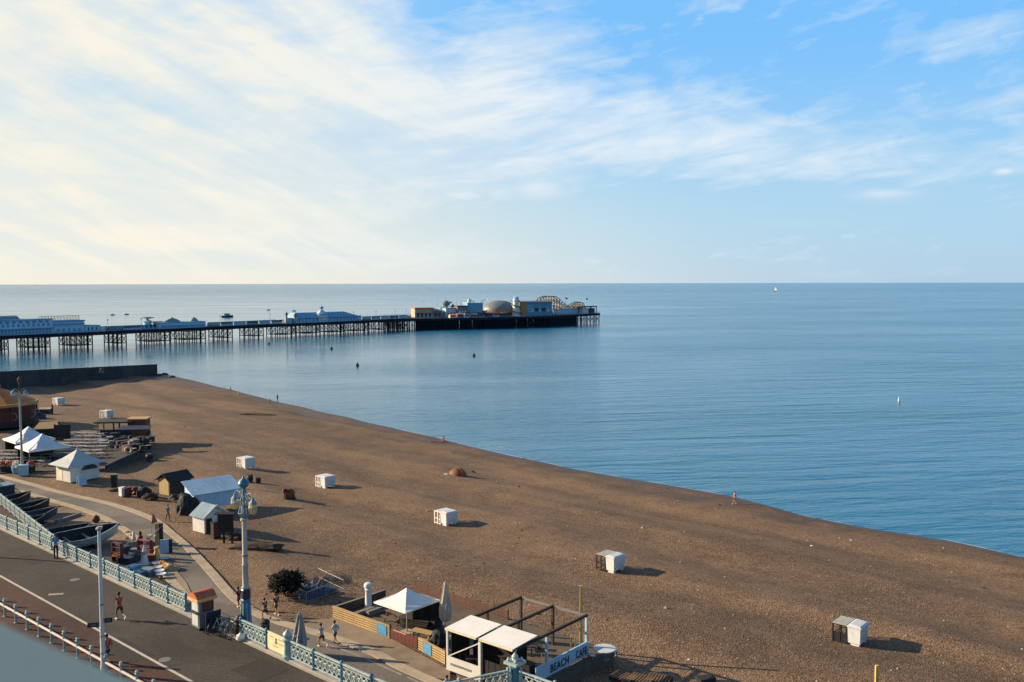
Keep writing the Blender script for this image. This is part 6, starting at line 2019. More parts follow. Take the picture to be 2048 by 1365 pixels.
    t = thing('tyre', 'pale tyre leaning on the sandy strip at the terrace corner', 'tyre', at(257, 908, ZL + .06), .4)
    MB().ring((0, 0, .6), .45, .16, 'y', 16, 6).build('ring', M['canvasb'], t, smooth=True)
    # flower tubs and bins by the lamp post
    for i, (px, py, lb, mm, fm) in enumerate(((8, 944, 'blue tub of mixed flowers at the left of the row by the path', 'navyt', 'red'), (19, 944, 'navy tub topped with orange flowers beside the path', 'navy', 'orange'), (33, 946, 'pale tub of white flowers close to the lamp post', 'pierblue', 'bag'), (62, 944, 'small tub of red flowers beyond the pale cabinet', 'dark', 'red'))):
        t = thing('flower_tub', lb, 'tub', at(px, py, ZL), 0)
        MB().lathe([(.5, 0), (.65, .8), (.6, .8)], 10).build('tub', M[mm], t)
        mb = MB(); r2 = random.Random(i)
        for q in range(120):
            a, e_ = r2.uniform(0, 6.28), r2.uniform(.1, 1.4); d = Vector((math.cos(a) * math.cos(e_), math.sin(a) * math.cos(e_), math.sin(e_))) * r2.uniform(.45, .75)
            cc = d + Vector((0, 0, .85)); u = Vector((r2.uniform(-1, 1), r2.uniform(-1, 1), r2.uniform(-1, 1))).normalized() * .13; v = u.cross(d).normalized() * .1
            mb.add([cc - u, cc + v, cc + u, cc - v], [(0, 1, 2, 3)])
        mb.build('flowers', M[fm], t)
# ------------------------------------------------------------------ the pier
PA, PB = Vector((-230, 413, 0)), Vector((-68, 602, 0))
PD = (PB - PA).normalized()
PN = Vector((-PD.y, PD.x, 0))                       # towards the far side of the deck
PRZ = math.atan2(PD.y, PD.x)
DECK = 7.4


def pier_pt(px, off=0.0):
    """the place on a line running along the pier, off metres behind its near edge, on that bearing"""
    o = PA + PN * off
    k = (px - 1024) / F
    # o + PD*s : x = k*y
    s = (k * o.y - o.x) / (PD.x - k * PD.y)
    return o + PD * s


def pier_box(name, label, cat, px0, px1, off, depth, py_top, wall_m, py_deck=None):
    a, b = pier_pt(px0, off), pier_pt(px1, off)
    t = thing(name, label, cat, (a.x, a.y, DECK), PRZ)
    w = (b - a).length
    pm = pier_pt((px0 + px1) / 2, off)
    h = zof(py_top, pm.y) - DECK
    MB().box(0, 0, 0, w, depth, h).build('wall', wall_m, t)
    return t, w, h


def pier():
    t = thing('pier', 'long dark iron pier on groups of piles reaching out to a broad head', 'pier', (0, 0, 0))
    A0 = PA - PD * 110
    far = 14.5
    mb = MB()
    q = [A0, PB + PD * 6, PB + PD * 6 + PN * far, A0 + PN * far]
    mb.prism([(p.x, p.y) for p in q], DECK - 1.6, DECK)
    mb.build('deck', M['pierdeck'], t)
    # trestles: groups of piles under the near and far edges, braced along and across
    groups = [(-60, 14, 5), (33, 98, 5), (120, 183, 5), (213, 251, 3), (278, 338, 5), (349, 410, 5), (427, 464, 3), (490, 526, 3), (545, 592, 4), (596, 640, 5), (645, 690, 5), (694, 735, 5), (745, 777, 4), (783, 815, 4)]
    for pxa, pxb, n in groups:
        sh = 22 - 10 * max(0, pxa) / 700
        a, b = pier_pt(pxa + sh, .8), pier_pt(pxb, .8)
        mb = MB(); prev = None
        for i in range(n):
            p = a.lerp(b, i / (n - 1)); row = []
            for o in (0, 4.4, 8.8, 13.0):
                q = p + PN * o; row.append(q)
                if o in (0, 13.0) or i in (0, n - 1): mb.tube((q.x, q.y, -2), (q.x, q.y, DECK - 1.6), .27, None, 7)
            for u, v in zip(row, row[1:]):
                if i in (0, n - 1):
                    mb.bar((u.x, u.y, 1.2), (v.x, v.y, DECK - 2.2), .14, .14); mb.bar((v.x, v.y, 1.2), (u.x, u.y, DECK - 2.2), .14, .14)
            mb.bar((row[0].x, row[0].y, 1.3), (row[3].x, row[3].y, 1.3), .22, .28)
            if prev:
                for u, v in ((prev[0], row[0]), (prev[3], row[3])):
                    for z in (1.3, DECK - 1.9): mb.bar((u.x, u.y, z), (v.x, v.y, z), .26, .34)
                    mb.bar((u.x, u.y, 1.5), (v.x, v.y, DECK - 2.1), .13, .13); mb.bar((v.x, v.y, 1.5), (u.x, u.y, DECK - 2.1), .13, .13)
                    c = (u + v) / 2; r_ = min((v - u).length * .3, 1.1)
                    pts = [(c.x + (v - u).normalized().x * r_ * math.cos(w), c.y + (v - u).normalized().y * r_ * math.cos(w), 3.4 + r_ * math.sin(w)) for w in [math.pi * 2 * e / 8 for e in range(9)]]
                    mb.path(pts, .08, 4)
            prev = row
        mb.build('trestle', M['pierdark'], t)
    # head: broad deck on a dense grid of piles
    hp = [(-72, 598), (-20, 616), (26, 642), (67, 702), (30, 742), (-40, 700), (-90, 640)]
    MB().prism(hp, DECK - 1.5, DECK + .02).build('deck', M['pierdeck'], t)
    mb = MB()
    def inside(x, y):
        c = False; j = len(hp) - 1
        for i in range(len(hp)):
            xi, yi = hp[i]; xj, yj = hp[j]
            if (yi > y) != (yj > y) and x < (xj - xi) * (y - yi) / (yj - yi) + xi: c = not c
            j = i
        return c
    for i in range(-14, 18):
        for j in range(-4, 14):
            p = Vector((-20, 620, 0)) + Vector((.93, .36, 0)) * i * 5.2 + Vector((-.36, .93, 0)) * j * 6.5
            if inside(p.x, p.y): mb.tube((p.x, p.y, -2), (p.x, p.y, DECK - 1.4), .27, None, 6)
    for a, b in zip(hp, hp[1:] + hp[:1]):
        a, b = Vector((*a, 0)), Vector((*b, 0)); L = (b - a).length; n = max(2, int(L / 4.5)); pr = None
        cn = Vector((0, 660, 0))
        for i in range(n + 1):
            p = a + (b - a) * (i / n); p = p + (cn - p).normalized() * 1.0
            mb.tube((p.x, p.y, -2), (p.x, p.y, DECK - 1.4), .3, None, 6)
            if pr is not None:
                mb.bar((pr.x, pr.y, .6), (p.x, p.y, DECK - 1.8), .14, .14); mb.bar((p.x, p.y, .6), (pr.x, pr.y, DECK - 1.8), .14, .14); mb.bar((pr.x, pr.y, 3.1), (p.x, p.y, 3.1), .2, .25)
            pr = p
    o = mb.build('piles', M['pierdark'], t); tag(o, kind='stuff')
    # boarded lower stage closing most of the head's landward face
    mb = MB()
    for a, b in (((-71, 599.5), (-20, 617.5)), ((-20, 617.5), (26, 643.5)), ((26, 643.5), (47, 673))):
        a, b = Vector((*a, 0)), Vector((*b, 0)); L = (b - a).length; n = int(L / 2.2); d = (b - a) / n; rz = math.atan2(d.y, d.x)
        start = 4 if a.x < -60 else 0
        for i in range(start, n): mb.rbox((*(a + d * (i + .5)).xy, 2.6), (d.length * .9, .3, 6.9), rz)
    mb.build('lower_stage', M['pierdark'], t)
    # railings of the deck
    mb = MB()
    def rail(a, b):
        a, b = Vector(a), Vector(b); L = (b - a).length; n = int(L / 3)
        for z in (.45, 1.1): mb.bar((a.x, a.y, DECK + z), (b.x, b.y, DECK + z), .12, .12)
        for i in range(n + 1): p = a + (b - a) * i / n; mb.bar((p.x, p.y, DECK), (p.x, p.y, DECK + 1.15), .1, .1)
    rail((A0 + PN * .2).to_tuple(), (PB + PN * .2).to_tuple()); rail((A0 + PN * (far - .2)).to_tuple(), (PB + PN * (far - .2)).to_tuple())
    for a, b in zip(hp, hp[1:]): rail((*a, 0), (*b, 0))
    mb.build('railing', M['pierblue'], t)
    # centre windscreen shelter along the walkway
    sc_ = thing('shelter', 'long low glazed windbreak running down the middle of the pier deck', 'shelter', (0, 0, 0))
    for px0, px1 in ((206, 285), (414, 566), (724, 815)):
        a, b = pier_pt(px0, 6.8), pier_pt(px1, 6.8)
        L = (b - a).length; n = max(2, int(L / 7))
        for i in range(n):
            p = a + (b - a) * (i / n)
            o = MB().box(0, -.15, .2, L / n * .93, .15, 2.1).build('screen', M['pierwhite'] if i % 3 else M['grey'], sc_, (p.x, p.y, DECK), PRZ)
            MB().box(0.2, -.19, 1.0, L / n * .88, .19, 1.9).build('pane', M['glass'] if i % 2 else M['bluewall'], o)
        MB().box(0, -1.2, 2.1, L, 1.2, 2.35).build('roof', M['pierblue'], sc_, (a.x, a.y, DECK), PRZ)
    # lamp standards
    lp = None
    for px, wh in ((215, 'beside the cream kiosk of the stepped arcade'), (282, 'landward of the saucer topped stall'), (440, 'first beyond the pavilion with two humps'), (540, 'landward of the cream minarets'), (707, 'before the seaward end of the domed pavilion'), (752, 'first beyond the domed pavilion'), (790, 'second before the pier head'), (812, 'closest to the pier head')):
        p = pier_pt(px, .5); p.z = DECK
        if lp is None:
            lp = thing('pier_lamp', '', 'lamp post', p, PRZ, 'lamp posts along the pier')
            MB().tube((0, 0, 0), (0, 0, 5.2), .12, .08, 6).build('pole', M['pierblue'], lp)
            MB().lathe([(.1, 5.2), (.38, 5.5), (.3, 6.0), (.05, 6.3)], 8).build('lantern', M['pierwhite'], lp)
            o = lp
        else: o = dup(lp, p, PRZ)
        o['label'] = 'thin pale pier lamp post ' + wh


def windows(t, w, z0, z1, n, m, x0=1.0, y=-.06, arch=False, ww=.55):
    step = (w - 2 * x0) / n
    if arch:
        k = 6; a = step * ww / 2; h = z1 - z0 - a
        poly = [(-a, 0), (a, 0)] + [(a * math.cos(math.pi * i / k), h + a * math.sin(math.pi * i / k)) for i in range(k + 1)]
        N = len(poly); vs = [(x, y, z0 + z) for x, z in poly] + [(x, y + .12, z0 + z) for x, z in poly]
        mb = MB().add(vs, [tuple(range(N)), tuple(range(2 * N - 1, N - 1, -1))] + [(i, (i + 1) % N, N + (i + 1) % N, N + i) for i in range(N)])
    else:
        a = step * ww / 2; mb = MB().box(-a, y, z0, a, y + .12, z1)
    me = mb.mesh('window', m)
    for i in range(n): link('window', me, t, (x0 + step * (i + .5), 0, 0))


def pier_buildings():
    # long two-storey arcade at the shore end
    t, w, h = pier_box('arcade', 'long pale blue two storey pier arcade with arched windows, cut by the frame', 'building', -70, 105, 1.6, 11, 640, M['pierwhite'])
    windows(t, w, 3.6, 5.2, 16, M['pierblue'], 1.0, arch=True, ww=.5)
    windows(t, w, .5, 2.3, 24, M['pierblue'], .6, ww=.6)
    MB().box(-.5, -1.6, 2.7, w + .3, 0, 2.95).build('awning', M['pierblue'], t)
    MB().box(-.3, -.4, h, w + .3, 11.3, h + .5).build('cornice', M['pierblue'], t)
    windows(t, w, h - 1.3, h - .4, 12, M['teal'], 1.2, ww=.55)
    g = MB(); n = 8; L = w * .62
    vs = [(x, 1.0 + 9 * i / n, h + .5 + 1.7 * math.sin(math.pi * i / n)) for x in (0, L) for i in range(n + 1)]
    g.add(vs, [tuple(range(n + 1)), tuple(range(2 * n + 1, n, -1))] + [(i, n + 1 + i, n + 2 + i, i + 1) for i in range(n)]); g.build('roof', M['teal'], t)
    t, w, h = pier_box('arcade_annex', 'plain pale blue block of the arcade carrying a brown lattice sign', 'building', 105.5, 168, 1.8, 11, 641.5, M['pierwhite'])
    MB().box(-.2, -.4, h, w + .4, 11, h + .55).build('cornice', M['pierblue'], t)
    MB().box(0, -.5, h - 1.6, w, 0, h - .9).build('band', M['pierblue'], t)
    windows(t, w, .6, 2.2, 5, M['pierblue'], 1.0, ww=.5)
    s = MB(); H = 2.1
    x0, x1 = -6.0, w - 2.2
    for z in (0, H): s.bar((x0, .6, h + .6 + z), (x1, .6, h + .6 + z), .16, .16)
    n = 13
    for i in range(n + 1):
        x = x0 + (x1 - x0) * i / n; s.bar((x, .6, h + .6), (x, .6, h + .6 + H), .2, .16)
        if i < n: s.bar((x, .6, h + .6), (x + (x1 - x0) / n, .6, h + .6 + H), .15, .12)
    s.build('sign_lattice', M['rust'], t)
    t, w, h = pier_box('pier_kiosk', 'low white flat roofed block stepping down beside the arcade', 'building', 169, 199, 2.0, 9, 650, M['pierwhite'])
    MB().box(-.1, -.2, h, w + .2, 9.1, h + .3).build('roof', M['pierblue'], t); windows(t, w, .7, 2.4, 3, M['navy'], .8, ww=.3)
    t, w, h = pier_box('pier_kiosk', 'small cream kiosk at the tip of the stepped arcade block', 'building', 200, 210, 2.4, 5, 652, M['white'])
    MB().box(-.2, -.2, h, w + .2, 5.2, h + .25).build('roof', M['pierwhite'], t)
    t, w, h = pier_box('pier_kiosk', 'dark arched kiosk alone on the deck between arcade and domed stalls', 'building', 218, 247, 5, 4, 655, M['grey'])
    n = 8; vs = [(x, 4.2 * i / n - .1, h + 1.1 * math.sin(math.pi * i / n)) for x in (-.2, w + .2) for i in range(n + 1)]
    MB().add(vs, [tuple(range(n + 1)), tuple(range(2 * n + 1, n, -1))] + [(i, n + 1 + i, n + 2 + i, i + 1) for i in range(n)]).build('roof', M['teal'], t)
    # domed stalls
    t, w, h = pier_box('pier_stall', 'pale pier stall with flat saucer top on a slender turret', 'building', 286, 332, 5, 8, 648, M['pierblue'])
    MB().lathe([(2.0, h), (2.0, h + 1.4), (3.0, h + 1.6), (1.0, h + 2.2), (.2, h + 3.0)], 12, (w * .35, 4, 0)).build('turret', M['pierwhite'], t, smooth=True)
    MB().lathe([(.2, h + 2.8), (3.2, h + 3.4), (3.2, h + 3.6), (.2, h + 4.0)], 14, (w * .38, 4, 0)).build('saucer', M['grey'], t, smooth=True)
    MB().slab([(w * .55, -.3, h), (w + .3, -.3, h), (w, 4, h + 1.5), (w * .6, 4, h + 1.5)], .2).build('roof', M['teal'], t)
    windows(t, w, .6, 2.4, 5, M['navy'], .7, ww=.5)
    t, w, h = pier_box('pier_stall', 'pale blue pavilion with two dark hipped humps on its roof', 'building', 318, 411, 2.2, 9, 644, M['pierwhite'])
    MB().box(-.2, -.3, h, w + .3, 9.2, h + .3).build('cornice', M['pierblue'], t)
    MB().box(1.0, -.05, .6, w - 1.0, .02, h - 1.2).build('panel', M['pierblue'], t)
    for f, sx in ((.36, 5.2), (.83, 2.6)):
        MB().lathe([(2.3, h + .3), (2.2, h + .8), (1.2, h + 1.8), (.25, h + 2.3), (.1, h + 2.9)], 12, (w * f, 4, 0), 0, sx / 2.6, .9).build('dome', M['teal'], t, smooth=True)
    # palace of fun: blue grey roof, white turret and dome with mast
    t, w, h = pier_box('pavilion', 'grand white pavilion halfway along the pier with grey roof and domed turret', 'building', 575, 722, 2.0, 11, 635.5, M['pierwhite'])
    windows(t, w, .6, 2.4, 20, M['pierblue'], 1.5, arch=True, ww=.5)
    MB().box(-.3, -1.2, 2.7, w + .3, 0, 2.95).build('veranda', M['pierblue'], t)
    rf = MB(); y0, y1 = -.5, 11.5
    rf.add([(w * .10, y0, h), (w + .4, y0, h), (w + .4, y1, h), (w * .10, y1, h), (w * .14, 3.5, h + 3.4), (w * .80, 3.5, h + 3.4), (w * .80, 7.5, h + 3.4), (w * .14, 7.5, h + 3.4)],
           [(3, 2, 1, 0), (4, 5, 6, 7), (0, 1, 5, 4), (1, 2, 6, 5), (2, 3, 7, 6), (3, 0, 4, 7)]); rf.build('roof', M['pierblue'], t)
    x = w * .46
    MB().box(x - 3.2, -.6, 0, x + 3.2, 2.2, h + 2.4).build('turret', M['white'], t)
    MB().lathe([(3.6, h + 2.4), (3.6, h + 2.8), (2.6, h + 2.9), (2.3, h + 3.5), (1.6, h + 4.3), (.9, h + 4.8), (.7, h + 5.0), (.7, h + 5.6), (1.3, h + 5.7), (1.3, h + 6.4), (.5, h + 6.9), (.1, h + 7.8)], 12, (x, 1.2, 0)).build('dome', M['pierwhite'], t, smooth=True)
    MB().lathe([(1.38, h + 5.75), (1.42, h + 6.3), (1.0, h + 6.6)], 10, (x, 1.2, 0)).build('lantern', M['teal'], t)
    for f in (.03, .97): MB().box(w * f - 1.4, -.5, 0, w * f + 1.4, 2, h + .8).build('bay', M['pierwhite'], t)
    for i, (px, lb) in enumerate(((573, 'cream minaret at the landward corner of the domed pavilion, taller one'), (590, 'cream minaret next to the taller one before the domed pavilion'))):
        p = pier_pt(px, 1.4)
        t = thing('minaret', lb, 'tower', (p.x, p.y, DECK), PRZ)
        MB().box(-1.3, -1, 0, 1.3, 1, 3.2).build('base', M['polec'], t); MB().lathe([(.6, 3.2), (.5, 5.0 - i), (.9, 5.2 - i), (.9, 5.9 - i), (.2, 6.6 - i), (.05, 7.6 - i)], 8).build('turret', M['grey'], t, smooth=True)
    # ---------------- the head with the rides
    def hb(name, label, cat, px0, px1, y, dep, py_top, m, rz=R(21), base=DECK):
        a = at_depth(px0, y); b = at_depth(px1, y + (px1 - px0) / F * y * math.tan(rz))
        t = thing(name, label, cat, (a.x, a.y, base), rz)
        w = (b - a).length; h = zof(py_top, (a.y + b.y) / 2) - base
        MB().box(0, 0, 0, w, dep, h).build('wall', m, t)
        return t, w, h
    t, w, h = hb('ride_hall', 'cream boarded stall at the landward corner of the pier head', 'building', 830, 866, 618, 10, 617, mat('sandy_board', (.40, .34, .26), .7, .2, .5))
    MB().box(-.4, -1.0, h, w + .4, 10, h + .5).build('roof', M['orangec'], t); windows(t, w, .6, 2.6, 4, M['navy'], .8, ww=.55)
    MB().box(-.2, -.8, 2.9, w, 0, 3.2).build('awning', M['rust'], t)
    t, w, h = hb('ride_hall', 'dark teal stall with dim open front next to the cream one', 'building', 866, 884, 622, 9, 621, M['grey'])
    MB().slab([(-.2, -.8, h), (w + .2, -.8, h), (w, 9, h + 1.2), (0, 9, h + 1.2)], .3).build('roof', M['teal'], t); windows(t, w, .5, 3.0, 2, M['navy'], .6, ww=.7)
    t, w, h = hb('spinning_ride', 'white spinning ride with round grey cabin over the stalls', 'ride', 880, 905, 636, 8, 616, M['pierwhite'])
    MB().lathe([(1.0, h), (1.0, h + 1), (2.6, h + 2.2), (2.8, h + 3.4), (1.4, h + 4.6), (.2, h + 5.2)], 12, (w * .6, 3, 0)).build('cabin', M['grey'], t, smooth=True)
    for q in range(5):
        a = q * 1.256; MB().tube((w * .6, 3, h + 1.2), (w * .6 + 6 * math.cos(a), 3 + 6 * math.sin(a), h + .4), .25, .2, 6).build('arm', M['pierwhite'], t)
    t, w, h = hb('ride_hall', 'blue grey booth with slim mast between the two white rides', 'building', 892, 914, 624, 8, 617, M['bluewall'])
    MB().box(-.2, -.4, h, w + .2, 8, h + .4).build('roof', M['teal'], t); MB().tube((w * .95, 0, 0), (w * .95, 0, h + 5), .18, .1, 6).build('mast', M['pierwhite'], t); windows(t, w, .5, 3.2, 3, M['navy'], .6, ww=.6)
    t, w, h = hb('ride_hall', 'dark framed open stall in the middle of the funfair row', 'building', 915, 935, 624, 7, 613, M['grey'])
    MB().box(-.3, -.6, h, w + .3, 7, h + .5).build('roof', M['black'], t); windows(t, w, .5, 4.6, 3, M['white'], .6, ww=.5)
    t, w, h = hb('ride_hall', 'pale blue hall below the pale coaster loop', 'building', 935, 966, 630, 9, 607, M['pierblue'])
    MB().box(-.3, -.4, h, w + .3, 9, h + .5).build('roof', M['pierwhite'], t); windows(t, w, .6, 3.0, 5, M['navy'], .8, ww=.5)
    x = w * .2; MB().lathe([(1.4, h + .5), (1.6, h + 1.5), (.8, h + 2.6), (.1, h + 3.6)], 10, (x, 3, 0)).build('cupola', M['white'], t, smooth=True)
    # pale looping coaster at back
    c = at_depth(955, 668)
    t = thing('small_coaster', 'pale white coaster track curving above the blue hall', 'ride', (c.x, c.y, DECK), .3)
    mb = MB(); pts = []
    for i in range(41):
        a = 2 * math.pi * i / 40
        pts.append((8.5 * math.cos(a), 5 * math.sin(a), 8.5 + 3.2 * math.sin(a * 2 + .6)))
    mb.path(pts, .30, 5); mb.build('track', M['pierwhite'], t)
    mb = MB()
    for i in range(0, 40, 3): mb.tube((pts[i][0], pts[i][1], 0), pts[i], .14, None, 5)
    mb.build('support', M['pierwhite'], t)
    # low stall line in front
    cols = ['cream', 'red', 'pierwhite', 'orangec', 'teal', 'maroon', 'white', 'rust']
    words = ['cream', 'red', 'white', 'orange', 'slate', 'maroon', 'bright white', 'rusty brown']
    for i in range(8):
        px = 900 + i * 14.5
        a = at_depth(px, 612 + i * 4.0)
        t = thing('fair_stall', '%s fronted small game stall along the near edge of the pier head' % words[i], 'stall', (a.x, a.y + 1.2, DECK), R(24))
        MB().box(0, 0, 0, 4.2, 3, 1.9 + (i % 3) * .4).build('wall', M[cols[i]], t); MB().slab([(-.2, -1.0, 2.0 + (i % 3) * .4), (4.4, -1.0, 2.0 + (i % 3) * .4), (4.4, 3.1, 2.6 + (i % 3) * .4), (-.2, 3.1, 2.6 + (i % 3) * .4)], .15).build('roof', M[cols[(i + 3) % 8]], t)
        MB().box(.5, -.04, .9, 3.7, .02, 1.7).build('opening', M['navy'], t)
    rn = random.Random(12)
    places = ['behind the cream boarded stall', 'behind the spinning ride', 'over the blue grey booth', 'behind the dark framed stall', 'beside the pale blue hall', 'in front of the dome hall', 'beside the helter skelter', 'behind the crossed hall', 'beside the outer coaster drop', 'at the tip by the gantry']
    for i, px in enumerate((846, 876, 899, 922, 941, 983, 1021, 1071, 1131, 1172)):
        y = 640 + i * 6.5; a = at_depth(px, y)
        t = thing('flagpole', 'thin flagpole with small banner ' + places[i], 'flagpole', (a.x, a.y, DECK), rn.uniform(0, 3))
        H = 8.5 + rn.uniform(0, 4.5)
        MB().tube((0, 0, 0), (0, 0, H), .13, .08, 5).build('pole', M['pierwhite'], t)
        MB().slab([(0, -.02, H - 1.4), (1.7, .1, H - 1.3), (1.7, .1, H - .2), (0, -.02, H)], .06).build('banner', M[['red', 'pierblue', 'orangec', 'bag'][i % 4]], t)
    for i, px in enumerate((872, 887, 906, 926, 949, 962)):
        y = 634 + i * 2.5; a = at_depth(px, y)
        t = thing('ride_kiosk', ['slate', 'cream', 'red capped', 'pale', 'rusty', 'dark blue'][i] + ' ticket kiosk with pointed roof in the second row of the funfair', 'kiosk', (a.x, a.y, DECK), R(20))
        h = 3.6 + (i * 7 % 5) * .7
        MB().lathe([(2.0, 0), (2.0, h)], 8).build('wall', M[['teal', 'cream', 'pierwhite', 'bluewall', 'rust', 'navy'][i]], t)
        MB().lathe([(2.5, h), (1.2, h + 1.1), (.15, h + 2.4)], 8).build('roof', M[['pierwhite', 'teal', 'red', 'grey', 'pierblue', 'orangec'][i]], t)
        MB().box(-1.2, -2.05, 1.0, 1.2, -1.8, 2.4).build('hatch', M['navy'], t)
    # big grey dome
    c = at_depth(999, 655); c.z = DECK
    rr = 36 / F * 655
    t = thing('domed_hall', 'big shallow grey dome hall with red brown base on the pier head', 'building', c, 0)
    hd = zof(601, 655) - DECK; zb = zof(621, 655) - DECK
    MB().lathe([(rr * math.cos(a), zb + (hd - zb) * math.sin(a)) for a in [math.pi / 2 * i / 10 for i in range(10)]] + [(.2, hd)], 32).build('dome', M['dome'], t, smooth=True)
    MB().lathe([(rr + .6, zb - 1.4), (rr + .6, zb + .05)], 32).build('rim', M['orange'], t)
    MB().lathe([(rr - .2, 0), (rr - .2, zb - 1.4)], 32).build('wall', M['rust'], t)
    for i in range(16):
        a = 2 * math.pi * i / 16; MB().box(-.3, -.3, 0, .3, .3, zb - 1.2).build('pilaster', M['maroon'], t, (rr * math.cos(a), rr * math.sin(a), 0), a)
    # helter skelter
    c = at_depth(1032, 646); c.z = DECK
    t = thing('helter_skelter', 'tall white helter skelter tower with winding slide and small cap', 'ride', c, 0)
    H = zof(592, 646) - DECK
    MB().lathe([(3.1, 0), (2.0, H * .72), (2.0, H * .74), (2.5, H * .75), (2.5, H * .80), (1.8, H * .81)], 14).build('tower', M['white'], t, smooth=True)
    MB().lathe([(1.8, H * .80), (1.9, H * .9), (2.3, H * .91), (.3, H * .98), (.1, H * 1.02)], 12).build('cap', M['pierwhite'], t, smooth=True)
    mb = MB(); pr = None
    for i in range(60):
        f = i / 59; a = f * 4.6 * math.pi; z = H * .74 * (1 - f) + .5 * f; q = 2.0 + 1.1 * f + .75 * (.6 + f)
        p = Vector((q * math.cos(a), q * math.sin(a), z))
        if pr is not None: mb.bar(pr, p, 1.1, .55)
        pr = p
    mb.build('slide', M['grey'], t)
    mb = MB()
    for k_ in range(8): mb.box(-.3, -.3, 0, .3, .3, .5)
    # mural hall: orange front and blue painted front
    t, w, h = hb('ghost_hall', 'orange ended hall with blue front and dark crossed shapes painted on it', 'building', 1039, 1104, 650, 14, 604, mat('ghost_blue', (.10, .27, .38), .6, .25, .5), R(26))
    MB().box(-.05, -.12, 0, w * .20, .0, h).build('end_panel', M['orange'], t)
    MB().box(w * .20, -.2, h - 1.0, w + .1, 0, h).build('fascia', M['teal'], t)
    e = MB()
    for f in (.53, .74):
        x = w * f
        e.rbox((x, -.10, h * .42), (3.4, .1, .9), 0, 0, .8); e.rbox((x, -.10, h * .42), (3.4, .1, .9), 0, 0, -.8); e.box(x - 1.9, -.08, h * .40, x + 1.9, 0, h * .52)
    e.build('painted_cross', M['navy'], t)
    e = MB()
    for f in (.63, .88, .40):
        x = w * f; e.add([(x - 1.2, -.10, h * .28), (x + 1.2, -.10, h * .28), (x, -.10, h * .62), (x - 1.2, 0, h * .28), (x + 1.2, 0, h * .28), (x, 0, h * .62)], [(0, 1, 2), (5, 4, 3), (0, 3, 4, 1), (1, 4, 5, 2), (2, 5, 3, 0)])
    for f in (.26, .31, .36):
        for z in (.3, .5, .7): e.rbox((w * f, -.06, h * z), (.9, .1, .9), 0, 0, .78)
    e.build('painted_triangle', M['bluewall'], t)
    MB().slab([(0, -.3, h), (w, -.3, h), (w, 14, h + .5), (0, 14, h + .5)], .3).build('roof', mat('slate_felt', (.07, .12, .16), .9, .2, .5), t)
    # big coaster: lattice of brown timbers and steel
    c = at_depth(1066, 684); d = Vector((.86, .51, 0))
    t = thing('roller_coaster', 'rust brown lattice roller coaster rising over the outer pier head', 'ride', (c.x, c.y, DECK), math.atan2(d.y, d.x))
    L = 47.0
    prof = [(0, 4), (3, 7.5), (8, 11.8), (12, 13.2), (20, 12.9), (23, 11.2), (28, 7.5), (33, 4.8), (37, 7.2), (41, 8.6), (45, 7.8), (47, 5)]
    hz = lambda x: lerp(prof, x)
    su = MB()
    for yy in (0, 4.5):
        pts = [(x * L / 60, yy, hz(x * L / 60)) for x in range(61)]
        MB().path(pts, .28, 5).build('track', M['rust'], t)
        for i in range(0, 61, 3):
            x, y, z = pts[i]
            su.bar((x, y, 0), (x, y, z), .42, .42)
            if i < 58:
                x2, _, z2 = pts[i + 3]
                su.bar((x, y, 0), (x2, y, min(z2, z) * .5), .32, .32); su.bar((x, y, z * .45), (x2, y, z2 * .45), .3, .3); su.bar((x, y, z * .78), (x2, y, z2 * .78), .3, .3); su.bar((x, y, z * .5), (x2, y, z2 * .5), .2, .2); su.bar((x, y, z * .5), (x2, y, z2), .2, .2)
            if yy == 0: su.bar((x, 0, z * .6), (x, 4.5, z * .9), .2, .2)
    su.build('lattice', M['coast'], t)
    MB().box(3.5, .2, 0, 14, 4.3, 8.5).build('station', M['brown'], t)
    t, w, h = hb('ride_hall', 'low white and blue booth in front of the roller coaster', 'building', 1118, 1160, 684, 6, 619.5, M['pierwhite'], R(40))
    MB().box(-.3, -.4, h, w + .3, 6.2, h + .5).build('roof', M['pierblue'], t); windows(t, w, .4, 1.6, 6, M['bluewall'], .8, ww=.6)
    t, w, h = hb('ride_hall', 'small bright white booth beside the black gantry at the tip of the pier', 'building', 1166, 1177, 694, 5, 618.5, M['white'], R(40))
    MB().box(-.2, -.3, h, w + .2, 5, h + .3).build('roof', M['pierwhite'], t)
    a = at_depth(1110, 676); b = at_depth(1194, 706)
    t = thing('gantry', 'flat black gantry roof on posts at the seaward tip of the pier', 'gantry', (a.x, a.y, DECK), math.atan2((b - a).y, (b - a).x))
    L = (b - a).length
    MB().box(L * .55, 0, 4.6, L, 6, 5.4).build('roof', M['black'], t)
    for f in (.56, .7, .84, .99):
        for y in (.2, 5.7): MB().box(L * f - .2, y - .2, 0, L * f + .2, y + .2, 4.6).build('post', M['pierdark'], t)
    MB().box(L * .82, 1, 0, L * .97, 5, 3.8).build('hut', M['navy'], t)


